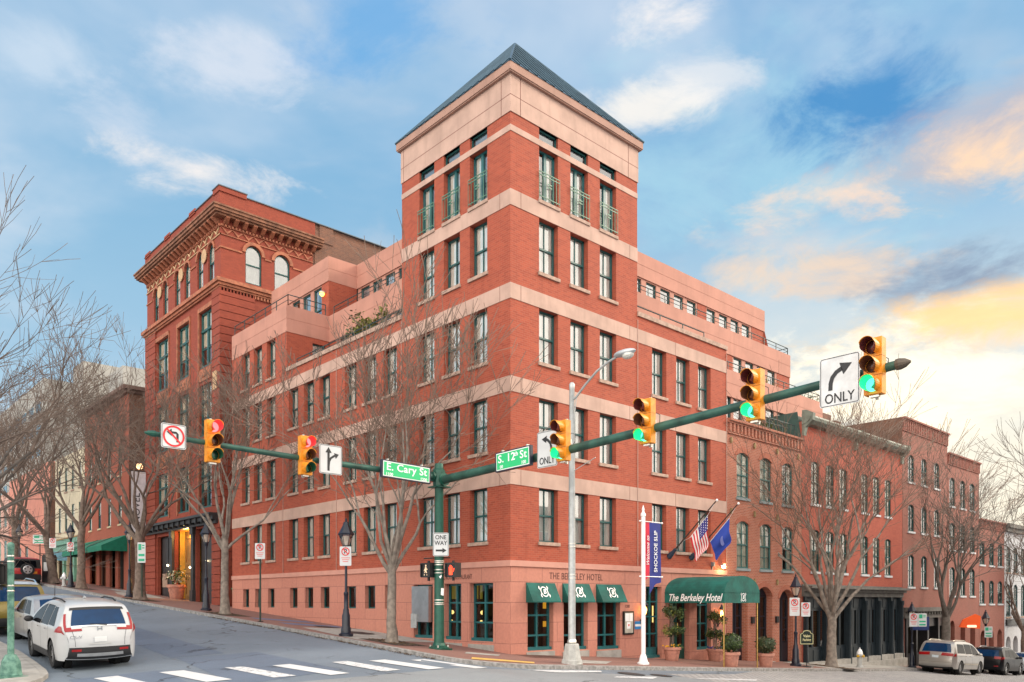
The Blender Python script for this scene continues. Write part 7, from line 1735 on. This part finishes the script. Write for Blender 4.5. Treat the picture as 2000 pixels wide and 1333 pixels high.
# gold suv
gx, gy = -11.6, 13.0
c = Car('parked_car', 'gold coloured suv with blue reflecting rear window behind the mint green post', 'car', (gx, gy, gz(gx, gy, ROAD)), R(90), [(-.92, .34), (-1.02, .45), (-1.03, .8), (-.98, 1.05), (-.92, 1.16), (-.72, 1.62), (-.6, 1.72), (-.2, 1.77), (.8, 1.79), (1.5, 1.72), (2.4, 1.15), (3.3, 1.02), (3.6, .8), (3.62, .4)], 1.92, (0, 2.75), .37, paint('gold car paint', (.20, .145, .018), .35), 1.08, pitch=.06, roll=-.03)
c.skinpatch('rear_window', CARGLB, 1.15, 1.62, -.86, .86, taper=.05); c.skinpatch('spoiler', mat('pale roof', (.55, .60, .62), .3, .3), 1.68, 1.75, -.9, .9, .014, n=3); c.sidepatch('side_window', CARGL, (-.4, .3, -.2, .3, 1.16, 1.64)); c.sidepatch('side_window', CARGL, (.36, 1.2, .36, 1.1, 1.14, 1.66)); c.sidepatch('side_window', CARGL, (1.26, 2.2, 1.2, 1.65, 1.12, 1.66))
c.skinpatch('tail_light', REDL, .95, 1.15, .74, 1.0, .012, mirror=True, k=6); c.skinpatch('rear_bumper', PLAST, .36, .62, -1, 1, .012); plateat(c, .8, .92); c.addwheels(); c.mirror(2.1, 1.15, PLAST)
for sg in (-1, 1): mb = MB(); mb.tube([(-.5, sg*.66, 1.76), (-.2, sg*.66, 1.85), (1.0, sg*.66, 1.86), (1.3, sg*.65, 1.78)], .025, 6); build('roof_rail', mb, CHROME, c.t)
# red off-roader
gx, gy = -5.75, 41.2
c = Car('parked_car', 'red off-roader with black hardtop and spare wheel on its back, up the street', 'car', (gx, gy, gz(gx, gy, ROAD)), R(90), [(-.66, .45), (-.72, .55), (-.74, 1.1), (-.70, 1.2), (-.60, 1.78), (-.5, 1.83), (.5, 1.86), (1.5, 1.82), (1.75, 1.3), (2.9, 1.22), (3.2, 1.0), (3.25, .55)], 1.82, (0, 2.9), .40, paint('red car paint', (.40, .015, .012)), 1.15, tumble=.16, pitch=.065, roll=0, endr=(.04, .1), sill=.45)
BT = mat('hardtop black', (.012, .012, .013), .6)
c.skinpatch('hardtop', BT, 1.18, 1.80, -1, 1, .008); c.sidepatch('hardtop_side', BT, (-.68, 1.7, -.62, 1.5, 1.18, 1.85), .006, 12, 5, .01); c.skinpatch('rear_window', CARGL, 1.25, 1.68, -.7, .7, .016); c.skinpatch('rear_bumper', PLAST, .46, .82, -1, 1, .03); c.skinpatch('tail_light', REDL, .85, 1.1, .78, .98, .02, mirror=True, k=4); c.skinpatch('number_plate', mat('orange plate', (.75, .26, .02), .5), .85, 1.0, -.72, -.42, .022); c.addwheels(w=.26)
sw_ = MB(); sw_.tube([(-.78, -.05, 1.12), (-.98, -.05, 1.12)], [.40, .40], 24); o = build('spare_wheel', sw_, TYRE, c.t, True); sw_ = MB(); sw_.tube([(-.98, -.05, 1.12), (-1.0, -.05, 1.12)], [.27, .25], 16); r_ = build('rim', sw_, RIM, o)
sw_ = MB()
for k in range(5): a = 1.2566*k+.3; sw_.tube([(-.99, -.05+.17*math.cos(a), 1.12+.17*math.sin(a)), (-1.005, -.05+.17*math.cos(a), 1.12+.17*math.sin(a))], .05, 8)
build('rim_hole', sw_, UNDER, o)
# right hand street
MIN = [(-.92, .30), (-1.05, .42), (-1.06, .75), (-1.0, 1.0), (-.92, 1.12), (-.70, 1.60), (-.58, 1.70), (-.2, 1.76), (.8, 1.79), (1.8, 1.73), (2.2, 1.60), (3.15, 1.05), (3.7, .90), (4.02, .70), (4.08, .45), (4.0, .3)]
c = Car('parked_car', 'beige silver minivan parked at the right kerb, seen from behind', 'car', (30.03, -2.75, -3.90), R(-.5), MIN, 1.96, (0, 3.0), .345, paint('beige car paint', (.37, .355, .33), .45), 1.05, tumble=.28, pitch=-.06, roll=.02)
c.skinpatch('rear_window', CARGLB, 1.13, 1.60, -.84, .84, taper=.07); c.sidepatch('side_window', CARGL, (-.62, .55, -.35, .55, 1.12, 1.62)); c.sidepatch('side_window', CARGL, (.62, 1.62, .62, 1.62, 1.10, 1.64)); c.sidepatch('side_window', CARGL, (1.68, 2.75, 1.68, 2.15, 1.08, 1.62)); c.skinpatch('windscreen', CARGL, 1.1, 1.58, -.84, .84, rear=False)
c.skinpatch('tail_light', REDL, .94, 1.09, .34, 1.0, .012, mirror=True, k=8); c.sidepatch('tail_light', REDL, (-1.0, -.78, -.96, -.78, .94, 1.09), .01, 4, 3); plateat(c, .82, .95, mat('plate blue', (.45, .52, .56), .4)); c.skinpatch('bumper_lip', mat('bumper seam', (.20, .18, .15), .4), .60, .615, -1, 1, .01, n=1); c.skinpatch('rear_valance', PLAST, .30, .38, -1, 1, .01)
c.sidepatch('door_rail', mat('bumper seam', (.20, .18, .15), .4), (-.4, 1.62, -.4, 1.62, .955, .975), .006, 8, 1); c.sidepatch('side_moulding', mat('beige trim', (.42, .38, .31), .3, .4), (.45, 2.55, .45, 2.55, .50, .58), .015, 10, 2); c.seams((.6, 1.66, 2.72), .34, 1.08); c.handles((.85, 1.5), .98, CHROME); c.mirror(2.55, 1.1, paint('beige car paint', (.37, .355, .33), .45)); c.addwheels(spokes=6)
for sg in (-1, 1): mb = MB(); mb.tube([(-.4, sg*.62, 1.77), (-.1, sg*.62, 1.83), (1.3, sg*.62, 1.84), (1.6, sg*.61, 1.77)], .022, 6); build('roof_rail', mb, mat('beige trim', (.42, .38, .31), .3, .4), c.t)
gx, gy = 38.2, -2.75
c = Car('parked_car', 'black suv parked in front of the beige minivan', 'car', (gx, gy, gz(gx, gy, ROAD)), R(-1), [(-.80, .32), (-.90, .45), (-.92, .8), (-.84, 1.05), (-.62, 1.48), (-.5, 1.60), (-.1, 1.66), (.8, 1.68), (1.5, 1.60), (2.45, 1.10), (3.1, 1.0), (3.45, .80), (3.52, .5), (3.45, .32)], 1.84, (0, 2.69), .37, mat('black car paint', (.006, .007, .009), .3, coat=.12, spec=.25), 1.03, pitch=-.06, roll=.02)
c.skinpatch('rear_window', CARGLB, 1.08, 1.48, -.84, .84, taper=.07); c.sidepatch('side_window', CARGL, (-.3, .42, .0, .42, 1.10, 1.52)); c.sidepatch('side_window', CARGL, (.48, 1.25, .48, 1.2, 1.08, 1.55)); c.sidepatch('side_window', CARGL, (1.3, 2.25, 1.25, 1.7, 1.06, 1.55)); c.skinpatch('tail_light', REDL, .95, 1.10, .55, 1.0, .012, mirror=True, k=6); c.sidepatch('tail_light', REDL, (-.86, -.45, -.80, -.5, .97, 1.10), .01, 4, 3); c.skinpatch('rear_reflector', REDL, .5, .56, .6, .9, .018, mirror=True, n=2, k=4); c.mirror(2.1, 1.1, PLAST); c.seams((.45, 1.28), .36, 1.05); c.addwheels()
for sg in (-1, 1): mb = MB(); mb.tube([(-.2, sg*.62, 1.66), (.1, sg*.62, 1.72), (1.0, sg*.62, 1.72), (1.3, sg*.61, 1.65)], .022, 6); build('roof_rail', mb, CHROME, c.t)
gx, gy = 44.8, -2.75
c = Car('parked_car', 'pale silver sedan at the far right edge, last in the row', 'car', (gx, gy, gz(gx, gy, ROAD)), R(-1), [(-.95, .30), (-1.05, .45), (-1.05, .75), (-.98, .98), (-.45, 1.06), (.15, 1.40), (.6, 1.47), (1.1, 1.46), (1.5, 1.38), (2.3, 1.0), (3.1, .86), (3.45, .68), (3.5, .4), (3.4, .3)], 1.78, (0, 2.65), .32, paint('pale silver car paint', (.50, .54, .58), .4), .96, pitch=-.06, roll=.02)
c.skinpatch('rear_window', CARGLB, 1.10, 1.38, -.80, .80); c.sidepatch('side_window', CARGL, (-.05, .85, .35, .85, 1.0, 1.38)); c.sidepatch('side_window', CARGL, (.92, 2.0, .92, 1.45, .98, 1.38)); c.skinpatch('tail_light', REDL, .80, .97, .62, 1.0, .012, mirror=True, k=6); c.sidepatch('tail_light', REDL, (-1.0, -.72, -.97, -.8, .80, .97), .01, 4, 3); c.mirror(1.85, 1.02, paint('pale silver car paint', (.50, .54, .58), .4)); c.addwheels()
